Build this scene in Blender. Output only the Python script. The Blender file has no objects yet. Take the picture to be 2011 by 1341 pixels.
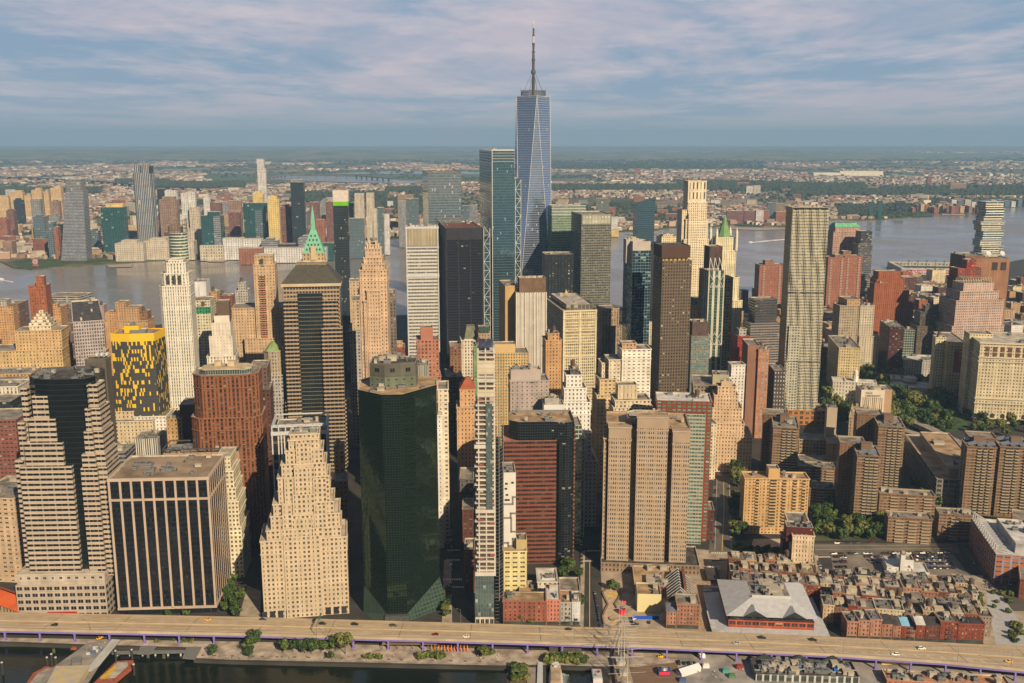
import bpy, math, random
from math import radians, sin, cos, tan, pi, atan, sqrt, floor
from mathutils import Vector, Matrix
rnd = random.Random(7)
SC = bpy.context.scene
COL = SC.collection
# ------------------------------------------------------------ camera
F, W0, H0, CAMZ = 1965.0, 2011.0, 1341.0, 345.0
PIT = atan(400.5 / F)
cd = bpy.data.cameras.new('camera'); cam = bpy.data.objects.new('camera', cd); COL.objects.link(cam)
cam.location = (0, 0, CAMZ); cam.rotation_euler = (pi / 2 - PIT, 0, 0)
cd.sensor_width = 36.0; cd.lens = 36.0 * F / W0; cd.clip_start = 1.0; cd.clip_end = 90000.0
SC.camera = cam
# ------------------------------------------------------------ sky and sun
SUN_EL, SUN_OFF = radians(31), radians(30)      # sun behind the camera, to its right
sdir = Vector((sin(SUN_OFF) * cos(SUN_EL), -cos(SUN_OFF) * cos(SUN_EL), sin(SUN_EL)))
ld = bpy.data.lights.new('sun', 'SUN'); sun = bpy.data.objects.new('sun', ld); COL.objects.link(sun)
sun.rotation_euler = sdir.to_track_quat('Z', 'Y').to_euler()
ld.energy = 5.0; ld.angle = radians(0.5); ld.color = (1.0, 0.79, 0.51)
wd = bpy.data.worlds.new('World'); SC.world = wd; wd.use_nodes = True
nt = wd.node_tree; N = nt.nodes; L = nt.links; N.clear()
def nd(t, **k):
    n = N.new(t)
    for a, v in k.items(): setattr(n, a, v)
    return n
out = nd('ShaderNodeOutputWorld'); bg = nd('ShaderNodeBackground'); bg.inputs[1].default_value = 0.1
sky = nd('ShaderNodeTexSky', sky_type='NISHITA', sun_disc=False, sun_elevation=SUN_EL,
         sun_rotation=math.atan2(sdir.x, sdir.y), air_density=1.0, dust_density=1.6, ozone_density=1.5)
tc = nd('ShaderNodeTexCoord'); sp = nd('ShaderNodeSeparateXYZ'); L.new(tc.outputs['Generated'], sp.inputs[0])
def mth(op, a, b=None, c=None, clamp=False):
    n = nd('ShaderNodeMath', operation=op); n.use_clamp = clamp
    for i, v in enumerate((a, b, c)):
        if v is None: continue
        if isinstance(v, (int, float)): n.inputs[i].default_value = v
        else: L.new(v, n.inputs[i])
    return n.outputs[0]
# clouds lie on a far, flat layer: project the view direction on it
zz = mth('ADD', mth('MAXIMUM', sp.outputs[2], 0.0), 0.045)
cx = mth('DIVIDE', sp.outputs[0], zz); cy = mth('DIVIDE', sp.outputs[1], zz)
cb = nd('ShaderNodeCombineXYZ'); L.new(mth('MULTIPLY', cx, 0.34), cb.inputs[0]); L.new(mth('MULTIPLY', cy, 0.20), cb.inputs[1])
n1 = nd('ShaderNodeTexNoise'); n1.inputs['Scale'].default_value = 0.95; n1.inputs['Detail'].default_value = 7; n1.inputs['Roughness'].default_value = .62; n1.inputs['Distortion'].default_value = .5
L.new(cb.outputs[0], n1.inputs['Vector'])
r1 = nd('ShaderNodeValToRGB'); r1.color_ramp.elements[0].position = .43; r1.color_ramp.elements[1].position = .57
L.new(n1.outputs[0], r1.inputs[0])
n2 = nd('ShaderNodeTexNoise'); n2.inputs['Scale'].default_value = 3.0; n2.inputs['Detail'].default_value = 10; n2.inputs['Roughness'].default_value = .62
L.new(cb.outputs[0], n2.inputs['Vector'])
r2 = nd('ShaderNodeValToRGB'); r2.color_ramp.elements[0].position = .47; r2.color_ramp.elements[1].position = .66
L.new(n2.outputs[0], r2.inputs[0])
def mixc(f, a, b, bt='MIX'):
    n = nd('ShaderNodeMix', data_type='RGBA', blend_type=bt)
    for i, v in ((0, f), (6, a), (7, b)):
        if isinstance(v, (int, float)): n.inputs[i].default_value = v
        elif isinstance(v, tuple): n.inputs[i].default_value = v
        else: L.new(v, n.inputs[i])
    return n.outputs[2]
K = 8.6
# grey-blue overcast deck, lighter pink streaks, paler towards the horizon
deck = mixc(r1.outputs[0], (.18 * K, .27 * K, .38 * K, 1), (.42 * K, .375 * K, .43 * K, 1))
deck = mixc(mth('MULTIPLY', r2.outputs[0], .6), deck, (.58 * K, .48 * K, .49 * K, 1))
hz = mth('POWER', mth('SUBTRACT', 1.0, mth('MAXIMUM', sp.outputs[2], 0.0), clamp=True), 16)
deck = mixc(mth('MULTIPLY', hz, .62), deck, (.27 * K, .32 * K, .37 * K, 1))
hz2 = mth('POWER', mth('SUBTRACT', 1.0, mth('MAXIMUM', sp.outputs[2], 0.0), clamp=True), 75)
deck = mixc(mth('MULTIPLY', hz2, .75), deck, (.36 * K, .335 * K, .33 * K, 1))
# behind the camera and overhead the deck opens to clear sky
opn = mth('MULTIPLY', mth('SMOOTH_MAX', sp.outputs[1], 0.0), 1.0)
fr = nd('ShaderNodeMapRange'); fr.inputs[1].default_value = .1; fr.inputs[2].default_value = .8; fr.inputs[3].default_value = .15; fr.inputs[4].default_value = .97
L.new(sp.outputs[1], fr.inputs[0])
fin = mixc(fr.outputs[0], mixc(1.0, sky.outputs[0], (.2, .2, .2, 1), 'MULTIPLY'), deck)
L.new(fin, bg.inputs[0]); L.new(bg.outputs[0], out.inputs[0])
SC.view_settings.view_transform = 'Standard'; SC.view_settings.look = 'None'; SC.view_settings.gamma = 1
SC.view_settings.exposure = 0.7
SC.cycles.max_bounces = 6; SC.cycles.diffuse_bounces = 2; SC.cycles.glossy_bounces = 3; SC.cycles.volume_bounces = 0
SC.cycles.transparent_max_bounces = 4; SC.cycles.sample_clamp_indirect = 4.0
SC.cycles.use_denoising = True
# ------------------------------------------------------------ picture <-> place
CP, SP = cos(PIT), sin(PIT)
def ray(px, py):
    r = (px - W0 / 2) / F; u = (H0 / 2 - py) / F
    return Vector((r, CP + u * SP, -SP + u * CP))
def gp(px, py, z=0.0):
    d = ray(px, py); t = (z - CAMZ) / d.z
    return Vector((d.x * t, d.y * t, z))
def at(px, py, Y):
    d = ray(px, py); t = Y / d.y
    return Vector((d.x * t, Y, CAMZ + d.z * t))
def proj(p):
    z = p.z - CAMZ; zc = p.y * CP - z * SP; yc = p.y * SP + z * CP
    return (W0 / 2 + F * p.x / zc, H0 / 2 - F * yc / zc)
# ------------------------------------------------------------ materials
def lin(v): v /= 255.0; return v / 12.92 if v <= .04045 else ((v + .055) / 1.055) ** 2.4
def C(r, g, b, k=1.0):      # colour of a surface from how it looks in warm sun
    return (min(.8, lin(r) * .54 * k), min(.8, lin(g) * .575 * k), min(.8, lin(b) * .66 * k), 1)
def D(r, g, b, k=1.0): return (lin(r) * k, lin(g) * k, lin(b) * k, 1)
def fac_group():
    g = bpy.data.node_groups.new('Facade', 'ShaderNodeTree')
    I = g.interface
    def sock(n, t, d):
        s = I.new_socket(n, in_out='INPUT', socket_type=t); s.default_value = d
    for n, d in (('Wall', (.5, .5, .5, 1)), ('Glass', (.02, .02, .03, 1)), ('Span', (.5, .5, .5, 1)), ('Lit', (.4, .35, .25, 1))): sock(n, 'NodeSocketColor', d)
    for n, d in (('WW', .5), ('WH', .5), ('P', .1), ('GR', .15), ('GM', 0.), ('Wob', .02), ('Var', .5), ('Dirt', .35), ('Grp', 0.)): sock(n, 'NodeSocketFloat', d)
    I.new_socket('Shader', in_out='OUTPUT', socket_type='NodeSocketShader')
    N = g.nodes; L = g.links
    gi = N.new('NodeGroupInput'); go = N.new('NodeGroupOutput')
    def m(op, a, b=None, clamp=False):
        n = N.new('ShaderNodeMath'); n.operation = op; n.use_clamp = clamp
        for i, v in enumerate((a, b)):
            if v is None: continue
            if isinstance(v, (int, float)): n.inputs[i].default_value = v
            else: L.new(v, n.inputs[i])
        return n.outputs[0]
    def mx(f, a, b, bt='MIX'):
        n = N.new('ShaderNodeMix'); n.data_type = 'RGBA'; n.blend_type = bt
        for i, v in ((0, f), (6, a), (7, b)):
            if isinstance(v, (int, float)): n.inputs[i].default_value = v
            elif isinstance(v, tuple): n.inputs[i].default_value = v
            else: L.new(v, n.inputs[i])
        return n.outputs[2]
    uv = N.new('ShaderNodeUVMap'); s = N.new('ShaderNodeSeparateXYZ'); L.new(uv.outputs[0], s.inputs[0])
    u, v = s.outputs[0], s.outputs[1]
    fu, fv, iu, iv = m('FRACT', u), m('FRACT', v), m('FLOOR', u), m('FLOOR', v)
    du = m('ABSOLUTE', m('SUBTRACT', fu, .5)); dv = m('ABSOLUTE', m('SUBTRACT', fv, .5))
    g1 = m('MULTIPLY', m('LESS_THAN', m('MODULO', iu, gi.outputs['Grp']), .5), m('GREATER_THAN', gi.outputs['Grp'], .5))
    a = m('LESS_THAN', du, m('MULTIPLY', gi.outputs['WW'], m('SUBTRACT', .5, m('MULTIPLY', g1, .22)))); b = m('LESS_THAN', dv, m('MULTIPLY', gi.outputs['WH'], .5))
    msk = m('MULTIPLY', a, b)
    oi = N.new('ShaderNodeObjectInfo')
    cv = N.new('ShaderNodeCombineXYZ'); L.new(iu, cv.inputs[0]); L.new(iv, cv.inputs[1]); L.new(m('MULTIPLY', oi.outputs['Random'], 97.), cv.inputs[2])
    wn = N.new('ShaderNodeTexWhiteNoise'); wn.noise_dimensions = '3D'; L.new(cv.outputs[0], wn.inputs[0])
    sr = N.new('ShaderNodeSeparateColor'); L.new(wn.outputs[1], sr.inputs[0])
    lit = m('GREATER_THAN', sr.outputs[0], m('SUBTRACT', 1., gi.outputs['P']))
    gv = m('ADD', m('SUBTRACT', 1., m('MULTIPLY', gi.outputs['Var'], .5)), m('MULTIPLY', sr.outputs[1], gi.outputs['Var']))
    vm = N.new('ShaderNodeVectorMath'); vm.operation = 'SCALE'; L.new(gi.outputs['Glass'], vm.inputs[0]); L.new(gv, vm.inputs['Scale'])
    drop = m('GREATER_THAN', fv, m('ADD', .22, m('MULTIPLY', sr.outputs[2], .5)))
    gc = mx(m('MULTIPLY', m('MULTIPLY', lit, drop), m('ADD', .3, m('MULTIPLY', sr.outputs[1], .6))), vm.outputs[0], gi.outputs['Lit'])
    mul = m('MULTIPLY', m('LESS_THAN', du, m('MULTIPLY', gi.outputs['WW'], .06)), .5); gc = mx(mul, gc, gi.outputs['Span'])
    # weather on the wall: broad patches and vertical streaks
    tcc = N.new('ShaderNodeTexCoord'); mp = N.new('ShaderNodeMapping'); mp.inputs['Scale'].default_value = (.35, .35, .03)
    L.new(tcc.outputs['Object'], mp.inputs[0])
    nz = N.new('ShaderNodeTexNoise'); nz.inputs['Scale'].default_value = 1.; nz.inputs['Detail'].default_value = 4; L.new(mp.outputs[0], nz.inputs['Vector'])
    nz2 = N.new('ShaderNodeTexNoise'); nz2.inputs['Scale'].default_value = .06; nz2.inputs['Detail'].default_value = 5; L.new(tcc.outputs['Object'], nz2.inputs['Vector'])
    k = m('ADD', 1., m('MULTIPLY', gi.outputs['Dirt'], m('SUBTRACT', m('ADD', nz.outputs[0], nz2.outputs[0]), 1.0)))
    k = m('MULTIPLY', k, m('ADD', 1., m('MULTIPLY', m('LESS_THAN', m('MODULO', iv, m('ADD', gi.outputs['Grp'], 4.)), .5), m('MULTIPLY', gi.outputs['Grp'], .03)))); k = m('MULTIPLY', k, m('ADD', .93, m('MULTIPLY', sr.outputs[2], .14))); k = m('MULTIPLY', k, m('SUBTRACT', 1., m('MULTIPLY', m('LESS_THAN', fv, .09), .16)))
    wv = N.new('ShaderNodeVectorMath'); wv.operation = 'SCALE'; L.new(gi.outputs['Wall'], wv.inputs[0]); L.new(k, wv.inputs['Scale'])
    sv = N.new('ShaderNodeVectorMath'); sv.operation = 'SCALE'; L.new(gi.outputs['Span'], sv.inputs[0]); L.new(k, sv.inputs['Scale'])
    col = mx(a, wv.outputs[0], sv.outputs[0]); col = mx(msk, col, gc)
    bs = N.new('ShaderNodeBsdfPrincipled'); L.new(col, bs.inputs['Base Color'])
    gl = m('MULTIPLY', msk, m('SUBTRACT', 1., m('MULTIPLY', lit, .6)))
    L.new(m('ADD', .82, m('MULTIPLY', msk, m('SUBTRACT', gi.outputs['GR'], .82))), bs.inputs['Roughness'])
    L.new(m('MULTIPLY', gl, gi.outputs['GM']), bs.inputs['Metallic'])
    L.new(m('ADD', .15, m('MULTIPLY', msk, .5)), bs.inputs['Specular IOR Level'])
    ge = N.new('ShaderNodeNewGeometry')
    w1 = N.new('ShaderNodeVectorMath'); w1.operation = 'SUBTRACT'; L.new(wn.outputs[1], w1.inputs[0]); w1.inputs[1].default_value = (.5, .5, .5)
    w2 = N.new('ShaderNodeVectorMath'); w2.operation = 'SCALE'; L.new(w1.outputs[0], w2.inputs[0]); L.new(m('MULTIPLY', msk, gi.outputs['Wob']), w2.inputs['Scale'])
    w3 = N.new('ShaderNodeVectorMath'); w3.operation = 'ADD'; L.new(ge.outputs['Normal'], w3.inputs[0]); L.new(w2.outputs[0], w3.inputs[1])
    w4 = N.new('ShaderNodeVectorMath'); w4.operation = 'NORMALIZE'; L.new(w3.outputs[0], w4.inputs[0]); L.new(w4.outputs[0], bs.inputs['Normal'])
    L.new(bs.outputs[0], go.inputs[0])
    return g
FG = fac_group(); MATS = {}; LEDGE = {}
def fac(wall, glass=(.026, .027, .03, 1), ww=.45, wh=.5, span=None, lit=None, p=.3, gr=.15, gm=0., wob=.02, var=.8, dirt=.75):
    key = (tuple(wall), tuple(glass), ww, wh, span, lit, p, gr, gm, wob, var, dirt)
    if key in MATS: return MATS[key]
    m = bpy.data.materials.new('facade'); m.use_nodes = True; t = m.node_tree
    t.nodes.remove(t.nodes['Principled BSDF'])
    g = t.nodes.new('ShaderNodeGroup'); g.node_tree = FG
    g.inputs['Wall'].default_value = wall; g.inputs['Glass'].default_value = glass; g.inputs['Span'].default_value = span or wall
    g.inputs['Lit'].default_value = lit or (.34, .31, .25, 1)
    for n, v in (('WW', ww), ('WH', wh), ('P', p), ('GR', gr), ('GM', gm), ('Wob', wob), ('Var', var), ('Dirt', dirt), ('Grp', (3 + len(MATS) % 4) if gm < .1 and .3 < ww < .6 else 0)): g.inputs[n].default_value = v
    t.links.new(g.outputs[0], t.nodes['Material Output'].inputs[0])
    if gm < .1 and ww < .7 and wh < .8 and ww > .2: LEDGE[m.name] = wall
    MATS[key] = m; return m
def plain(col, rough=.85, metal=0., noise=.35, scale=.15, col2=None, spec=.3, bump=0., sharp=0.5, detail=6, stretch=None):
    key = ('p', tuple(col), rough, metal, noise, scale, col2, bump, sharp, stretch)
    if key in MATS: return MATS[key]
    m = bpy.data.materials.new('surface'); m.use_nodes = True; t = m.node_tree; b = t.nodes['Principled BSDF']
    b.inputs['Roughness'].default_value = rough; b.inputs['Metallic'].default_value = metal; b.inputs['Specular IOR Level'].default_value = spec
    tc = t.nodes.new('ShaderNodeTexCoord'); nz = t.nodes.new('ShaderNodeTexNoise'); nz.inputs['Scale'].default_value = scale; nz.inputs['Detail'].default_value = detail
    if stretch:
        mp = t.nodes.new('ShaderNodeMapping'); mp.inputs['Scale'].default_value = stretch; t.links.new(tc.outputs['Object'], mp.inputs[0]); t.links.new(mp.outputs[0], nz.inputs['Vector'])
    else: t.links.new(tc.outputs['Object'], nz.inputs['Vector'])
    mr = t.nodes.new('ShaderNodeMapRange'); mr.inputs[1].default_value = .5 - sharp * .4; mr.inputs[2].default_value = .5 + sharp * .4
    t.links.new(nz.outputs[0], mr.inputs[0])
    mx = t.nodes.new('ShaderNodeMix'); mx.data_type = 'RGBA'; t.links.new(mr.outputs[0], mx.inputs[0])
    c2 = col2 or tuple(min(1, c * (1 + noise)) for c in col[:3]) + (1,)
    c1 = col if col2 else tuple(c * (1 - noise) for c in col[:3]) + (1,)
    mx.inputs[6].default_value = c1; mx.inputs[7].default_value = c2
    t.links.new(mx.outputs[2], b.inputs['Base Color'])
    if bump:
        bp = t.nodes.new('ShaderNodeBump'); bp.inputs['Strength'].default_value = .6; bp.inputs['Distance'].default_value = bump
        t.links.new(nz.outputs[0], bp.inputs['Height']); t.links.new(bp.outputs[0], b.inputs['Normal'])
    MATS[key] = m; return m
def attr_mat(rough=.85, k=1.0):     # per-face colour of the things themselves (paint, brick, leaf)
    m = bpy.data.materials.new('varied_paint'); m.use_nodes = True; t = m.node_tree; b = t.nodes['Principled BSDF']
    a = t.nodes.new('ShaderNodeAttribute'); a.attribute_name = 'tint'; t.links.new(a.outputs[0], b.inputs['Base Color'])
    b.inputs['Roughness'].default_value = rough; b.inputs['Specular IOR Level'].default_value = .2
    return m
# ------------------------------------------------------------ mesh helpers
class MB:
    def __init__(s): s.v = []; s.f = []; s.uv = []; s.mi = []; s.tint = []
    def face(s, pts, uvs=None, mi=0, tint=None):
        i = len(s.v); s.v += [tuple(p) for p in pts]; s.f.append(tuple(range(i, i + len(pts))))
        s.uv += (uvs or [(0.02, 0.02)] * len(pts)); s.mi.append(mi); s.tint.append(tint or (.5, .5, .5, 1))
    def walls(s, pts, z0, z1, bay=3.5, fl=3.8, top=None, mi=0, nb=None, nf=None, tint=None, skip=()):
        n = len(pts); top = top or pts; nf = nf or max(1, round((z1 - z0) / fl))
        for i in range(n):
            if i in skip: continue
            a, b = pts[i], pts[(i + 1) % n]; c, d = top[(i + 1) % n], top[i]
            w = math.hypot(b[0] - a[0], b[1] - a[1]); k = nb[i] if isinstance(nb, (list, tuple)) else (nb or max(1, round(w / bay)))
            o = i * 100
            s.face([(a[0], a[1], z0), (b[0], b[1], z0), (c[0], c[1], z1), (d[0], d[1], z1)], [(o, 0), (o + k, 0), (o + k, nf), (o, nf)], mi, tint)
    def cap(s, pts, z, mi=0, tint=None, uvs=None): s.face([(p[0], p[1], z) for p in pts], uvs, mi, tint)
    def box(s, x0, x1, y0, y1, z0, z1, mi=0, tint=None, bottom=False):
        p = [(x0, y0), (x1, y0), (x1, y1), (x0, y1)]
        s.walls(p, z0, z1, 1e9, 1e9, mi=mi, tint=tint); s.cap(p, z1, mi, tint)
        if bottom: s.face([(x, y, z0) for x, y in reversed(p)], None, mi, tint)
    def bar(s, a, b, r, mi=0, n=4):
        a, b = Vector(a), Vector(b); d = (b - a); 
        if d.length < 1e-6: return
        d.normalize(); u = d.cross(Vector((0, 0, 1)) if abs(d.z) < .9 else Vector((1, 0, 0))).normalized(); w = d.cross(u)
        ra = r if isinstance(r, tuple) else (r, r)
        A = [a + (u * cos(2 * pi * k / n + pi / 4) + w * sin(2 * pi * k / n + pi / 4)) * ra[0] for k in range(n)]
        B = [b + (u * cos(2 * pi * k / n + pi / 4) + w * sin(2 * pi * k / n + pi / 4)) * ra[1] for k in range(n)]
        for k in range(n):
            j = (k + 1) % n; s.face([A[k], A[j], B[j], B[k]], None, mi)
        s.face(B, None, mi); s.face(A[::-1], None, mi)
    def build(s, name, mats, parent=None, loc=None):
        me = bpy.data.meshes.new(name); me.from_pydata(s.v, [], s.f)
        l = me.uv_layers.new(name='UVMap'); l.data.foreach_set('uv', [c for p in s.uv for c in p])
        mats = mats if isinstance(mats, (list, tuple)) else [mats]
        for m in mats: me.materials.append(m)
        if len(mats) > 1: me.polygons.foreach_set('material_index', s.mi)
        if any(m.name.startswith('varied') for m in mats):
            a = me.color_attributes.new('tint', 'FLOAT_COLOR', 'CORNER'); buf = []
            for f, t in zip(s.f, s.tint): buf += list(t) * len(f)
            a.data.foreach_set('color', buf)
        o = bpy.data.objects.new(name, me); COL.objects.link(o)
        if parent: o.parent = parent
        if loc: o.location = loc
        return o
def circ(cx, cy, r, n=16, ry=None, a0=0): return [(cx + r * cos(a0 + 2 * pi * k / n), cy + (ry or r) * sin(a0 + 2 * pi * k / n)) for k in range(n)]
def cham(x0, x1, y0, y1, c): return [(x0 + c, y0), (x1 - c, y0), (x1, y0 + c), (x1, y1 - c), (x1 - c, y1), (x0 + c, y1), (x0, y1 - c), (x0, y0 + c)]
def inset(pts, d):
    n = len(pts); o = []
    for i in range(n):
        p0, p1, p2 = [Vector(pts[j % n]) for j in (i - 1, i, i + 1)]
        e1 = (p1 - p0).normalized(); e2 = (p2 - p1).normalized(); n1 = Vector((-e1.y, e1.x)); n2 = Vector((-e2.y, e2.x))
        b = n1 + n2; q = b.length_squared
        o.append(tuple(p1 + b * (2 * d / q if q > .2 else d)))
    return o
def empty(name, loc, rz=0, label=None, cat=None, group=None):
    o = bpy.data.objects.new(name, None); COL.objects.link(o); o.location = loc; o.rotation_euler = (0, 0, rz); o.empty_display_size = .5
    tag(o, label, cat, group); return o
def tag(o, label=None, cat=None, group=None, kind=None):
    if label: o['label'] = label
    if cat: o['category'] = cat
    if group: o['group'] = group
    if kind: o['kind'] = kind
    return o
def copy_tree(o, parent=None, loc=None, rz=None):
    c = o.copy(); COL.objects.link(c); c.parent = parent
    if loc is not None: c.location = loc
    if rz is not None: c.rotation_euler = (0, 0, rz)
    for ch in o.children: copy_tree(ch, c)
    return c
# shared rooftop pieces (unit meshes, scaled)
ROOFG = plain(C(150, 138, 122), scale=.14, noise=.4, sharp=.3); ROOFD = plain(C(88, 80, 74), scale=.15, noise=.5, sharp=.3); ROOFL = plain(C(205, 190, 165), scale=.12, noise=.3, sharp=.3)
ROOFT = plain(C(186, 152, 112), scale=.1, noise=.35, sharp=.3); ROOFW = plain(C(225, 218, 205), scale=.12, noise=.2, sharp=.3)
METAL = plain(C(170, 168, 160), rough=.45, metal=.5, noise=.15, scale=.6); METALD = plain(C(92, 90, 88), rough=.6, noise=.3, scale=.6)
WOOD = plain(C(120, 86, 60), scale=1.5, noise=.3); STEELW = plain(C(215, 212, 205), rough=.5, noise=.1, scale=.5)
SHM = {}
def shared(kind):
    if kind in SHM: return SHM[kind]
    b = MB(); mats = [METAL, METALD]
    if kind == 'air_handler':
        b.box(-.5, .5, -.5, .5, 0, .8)
        for k in (-.25, .25):
            c = circ(k, 0, .19, 10); b.walls(c, .8, 1., 9, 9, mi=1); b.cap(c, 1., mi=1)
        b.box(-.5, .5, -.51, .51, .3, .42, mi=1)
    elif kind == 'water_tank':
        mats = [WOOD, METALD]
        c = circ(0, 0, .45, 12); b.walls(c, .35, .8, 9, 9); t = [(0, 0)] * 12
        b.walls(circ(0, 0, .5, 12), .8, 1., 9, 9, top=t, mi=1)
        for x, y in ((-.3, -.3), (.3, -.3), (.3, .3), (-.3, .3)): b.bar((x, y, 0), (x, y, .36), .05, 1)
    elif kind == 'duct':
        mats = [METAL]; b.box(-.5, .5, -.12, .12, .15, .6); b.box(-.5, -.3, -.5, .5, .1, .7); b.box(.32, .5, -.12, .4, 0, 1)
    elif kind == 'bulkhead': mats = [ROOFL]; b.box(-.5, .5, -.5, .5, 0, .9); b.box(-.55, .55, -.55, .55, .9, 1.)
    elif kind == 'vent': mats = [METAL]; c = circ(0, 0, .3, 8); b.walls(c, 0, .75, 9, 9); c2 = circ(0, 0, .5, 8); b.walls(c2, .75, 1, 9, 9); b.cap(c2, 1)
    o = b.build(kind, mats); me = o.data; bpy.data.objects.remove(o); SHM[kind] = me; return me
def put(kind, parent, x, y, z, sx, sy, sz, rz=0, mat=None):
    o = bpy.data.objects.new(kind, shared(kind)); COL.objects.link(o); o.parent = parent; o.location = (x, y, z); o.scale = (sx, sy, sz); o.rotation_euler = (0, 0, rz)
    return o
FOOT = []       # footprints of everything built, (x, y, r), keeps the fill and the trees off them
class Bd:
    def __init__(s, name, label, px, py, Y, rot=0, cat='building', group=None):
        p = at(px, py, Y); s.rot = radians(rot); s.o = Vector((p.x, p.y)); s.ex = Vector((cos(s.rot), sin(s.rot))); s.ey = Vector((-sin(s.rot), cos(s.rot)))
        s.e = empty(name, (p.x, p.y, 0), s.rot, label, cat, group); s.ro = s.e
    def P(s, px, py, off=0.0):
        d = ray(px, py); d2 = Vector((d.x, d.y)); t = (off + s.o.dot(s.ey)) / d2.dot(s.ey); q = d2 * t - s.o
        return q.dot(s.ex), CAMZ + d.z * t
    def world(s, x, y, z=0): q = s.o + s.ex * x + s.ey * y; return Vector((q.x, q.y, z))
    def depth(s, lx, off, z, pxb):
        lo, hi = 1., 160.
        side = proj(s.world(lx, off, z))[0] < pxb
        for _ in range(30):
            m = (lo + hi) / 2
            if (proj(s.world(lx, off + m, z))[0] < pxb) == side: lo = m
            else: hi = m
        return lo
    def prism(s, pts, z0, z1, mat, bay=3.6, fl=3.8, roof=ROOFG, par=1.1, name='wall', top=None, nb=None, nf=None, inner=None, rname='roof', smooth=False):
        b = MB(); b.walls(pts, z0, z1, bay, fl, top=top, nb=nb, nf=nf); w = b.build(name, mat, s.e)
        if roof:
            t = top or pts; i = inset(t, min(.5, par * .5)); b = MB()
            if par > 0:
                n = len(t)
                for k in range(n):
                    j = (k + 1) % n
                    b.face([(*t[k], z1), (*t[j], z1), (*i[j], z1), (*i[k], z1)], mi=1)
                    b.face([(*i[k], z1), (*i[j], z1), (*i[j], z1 - par), (*i[k], z1 - par)], mi=1)
                b.cap(i, z1 - par)
            else: b.cap(t, z1)
            s.ro = b.build(rname, [roof, inner or ROOFL], s.e)
        if mat.name in LEDGE and top is None and z1 - z0 > 14 and s.o.y < 2200 and name != 'bay':
            o = inset(pts, -.55)
            for z, h, nm in [(z1 - .9, 1.0, 'cornice')] + ([(z1 - 3 * fl, .6, 'ledge')] if z1 - z0 > 40 else []):
                m = MB(); m.walls(o, z, z + h, 1e9, 1e9); n = len(pts)
                for k in range(n):
                    j = (k + 1) % n; m.face([(*o[k], z + h), (*o[j], z + h), (*pts[j], z + h), (*pts[k], z + h)]); m.face([(*pts[k], z), (*pts[j], z), (*o[j], z), (*o[k], z)])
                w_ = LEDGE[mat.name]; m.build(nm, plain(tuple(v * 1.06 for v in w_[:3]) + (1,), noise=.15, scale=.1), w)
        xs = [p[0] for p in pts]; ys = [p[1] for p in pts]; c = s.world((min(xs) + max(xs)) / 2, (min(ys) + max(ys)) / 2)
        FOOT.append((c.x, c.y, .5 * max(max(xs) - min(xs), max(ys) - min(ys)) + 3))
        s.last = (min(xs), max(xs), min(ys), max(ys), z1); return w
    def box(s, x0, x1, yt, dep, mat, off=0., zb=0., yb=None, bay=3.6, fl=3.8, c=0, roof=ROOFG, par=1.1, name='wall', clut=0, tank=0, nb=None, nf=None, inner=None):
        a, z = s.P(x0, yt, off); b, _ = s.P(x1, yt, off)
        if yb is not None: zb = s.P(x0, yb, off)[1]
        if isinstance(dep, str):
            if dep[0] == 'y':
                yb_ = float(dep[1:]); lo, hi = 4., 120.
                for _ in range(30):
                    mid = (lo + hi) / 2
                    if proj(s.world(a, off + mid, z))[1] > yb_: lo = mid
                    else: hi = mid
                dep = lo
            else: pb = float(dep); dep = s.depth(b if pb > x1 else a, off, z, pb)
        pts = cham(a, b, off, off + dep, c) if c else [(a, off), (b, off), (b, off + dep), (a, off + dep)]
        s.prism(pts, zb, z, mat, bay, fl, roof, par, name, nb=nb, nf=nf, inner=inner)
        if clut: s.clutter(clut, tank)
        return a, b, z, dep
    def clutter(s, n, tank=0, area=None):
        x0, x1, y0, y1, z = area or s.last; z -= 1.05; w, d = x1 - x0, y1 - y0
        for k in range(int(n * 1.6)):
            kd = rnd.choice(['air_handler', 'air_handler', 'duct', 'bulkhead', 'bulkhead', 'vent']); q = rnd.uniform(2.2, max(2.6, min(7, .28 * min(w, d))))
            a = rnd.uniform(.6, 1.6); h = rnd.uniform(1.8, 4) if kd != 'vent' else 2
            if kd == 'vent': q *= .4
            mx_, my_ = min(w * .45, q * a * .55 + 1), min(d * .45, q * .55 + 1)
            put(kd, s.ro, rnd.uniform(x0 + mx_, x1 - mx_), rnd.uniform(y0 + my_, y1 - my_), z, q * a, q, h, rnd.choice([0, pi / 2]) if kd != 'air_handler' else 0)
        for k in range(tank):
            put('water_tank', s.ro, rnd.uniform(x0 + .25 * w, x1 - .25 * w), rnd.uniform(y0 + .25 * d, y1 - .25 * d), z, 4.6, 4.6, 8.5)
def flat(name, pix, z, mat, zp=None, kind='structure', th=0):
    """a sheet on the ground whose outline is given by where its corners are seen"""
    pts = [gp(x, y, z) for x, y in pix]
    if sum((a.x * b.y - b.x * a.y) for a, b in zip(pts, pts[1:] + pts[:1])) < 0: pts.reverse()
    b = MB(); p2 = [(p.x, p.y) for p in pts]; b.cap(p2, z, uvs=[(p.x, p.y) for p in pts])
    if th: b.walls(p2, z - th, z, 1e9, 1e9)
    return tag(b.build(name, mat), kind=kind)
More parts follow.
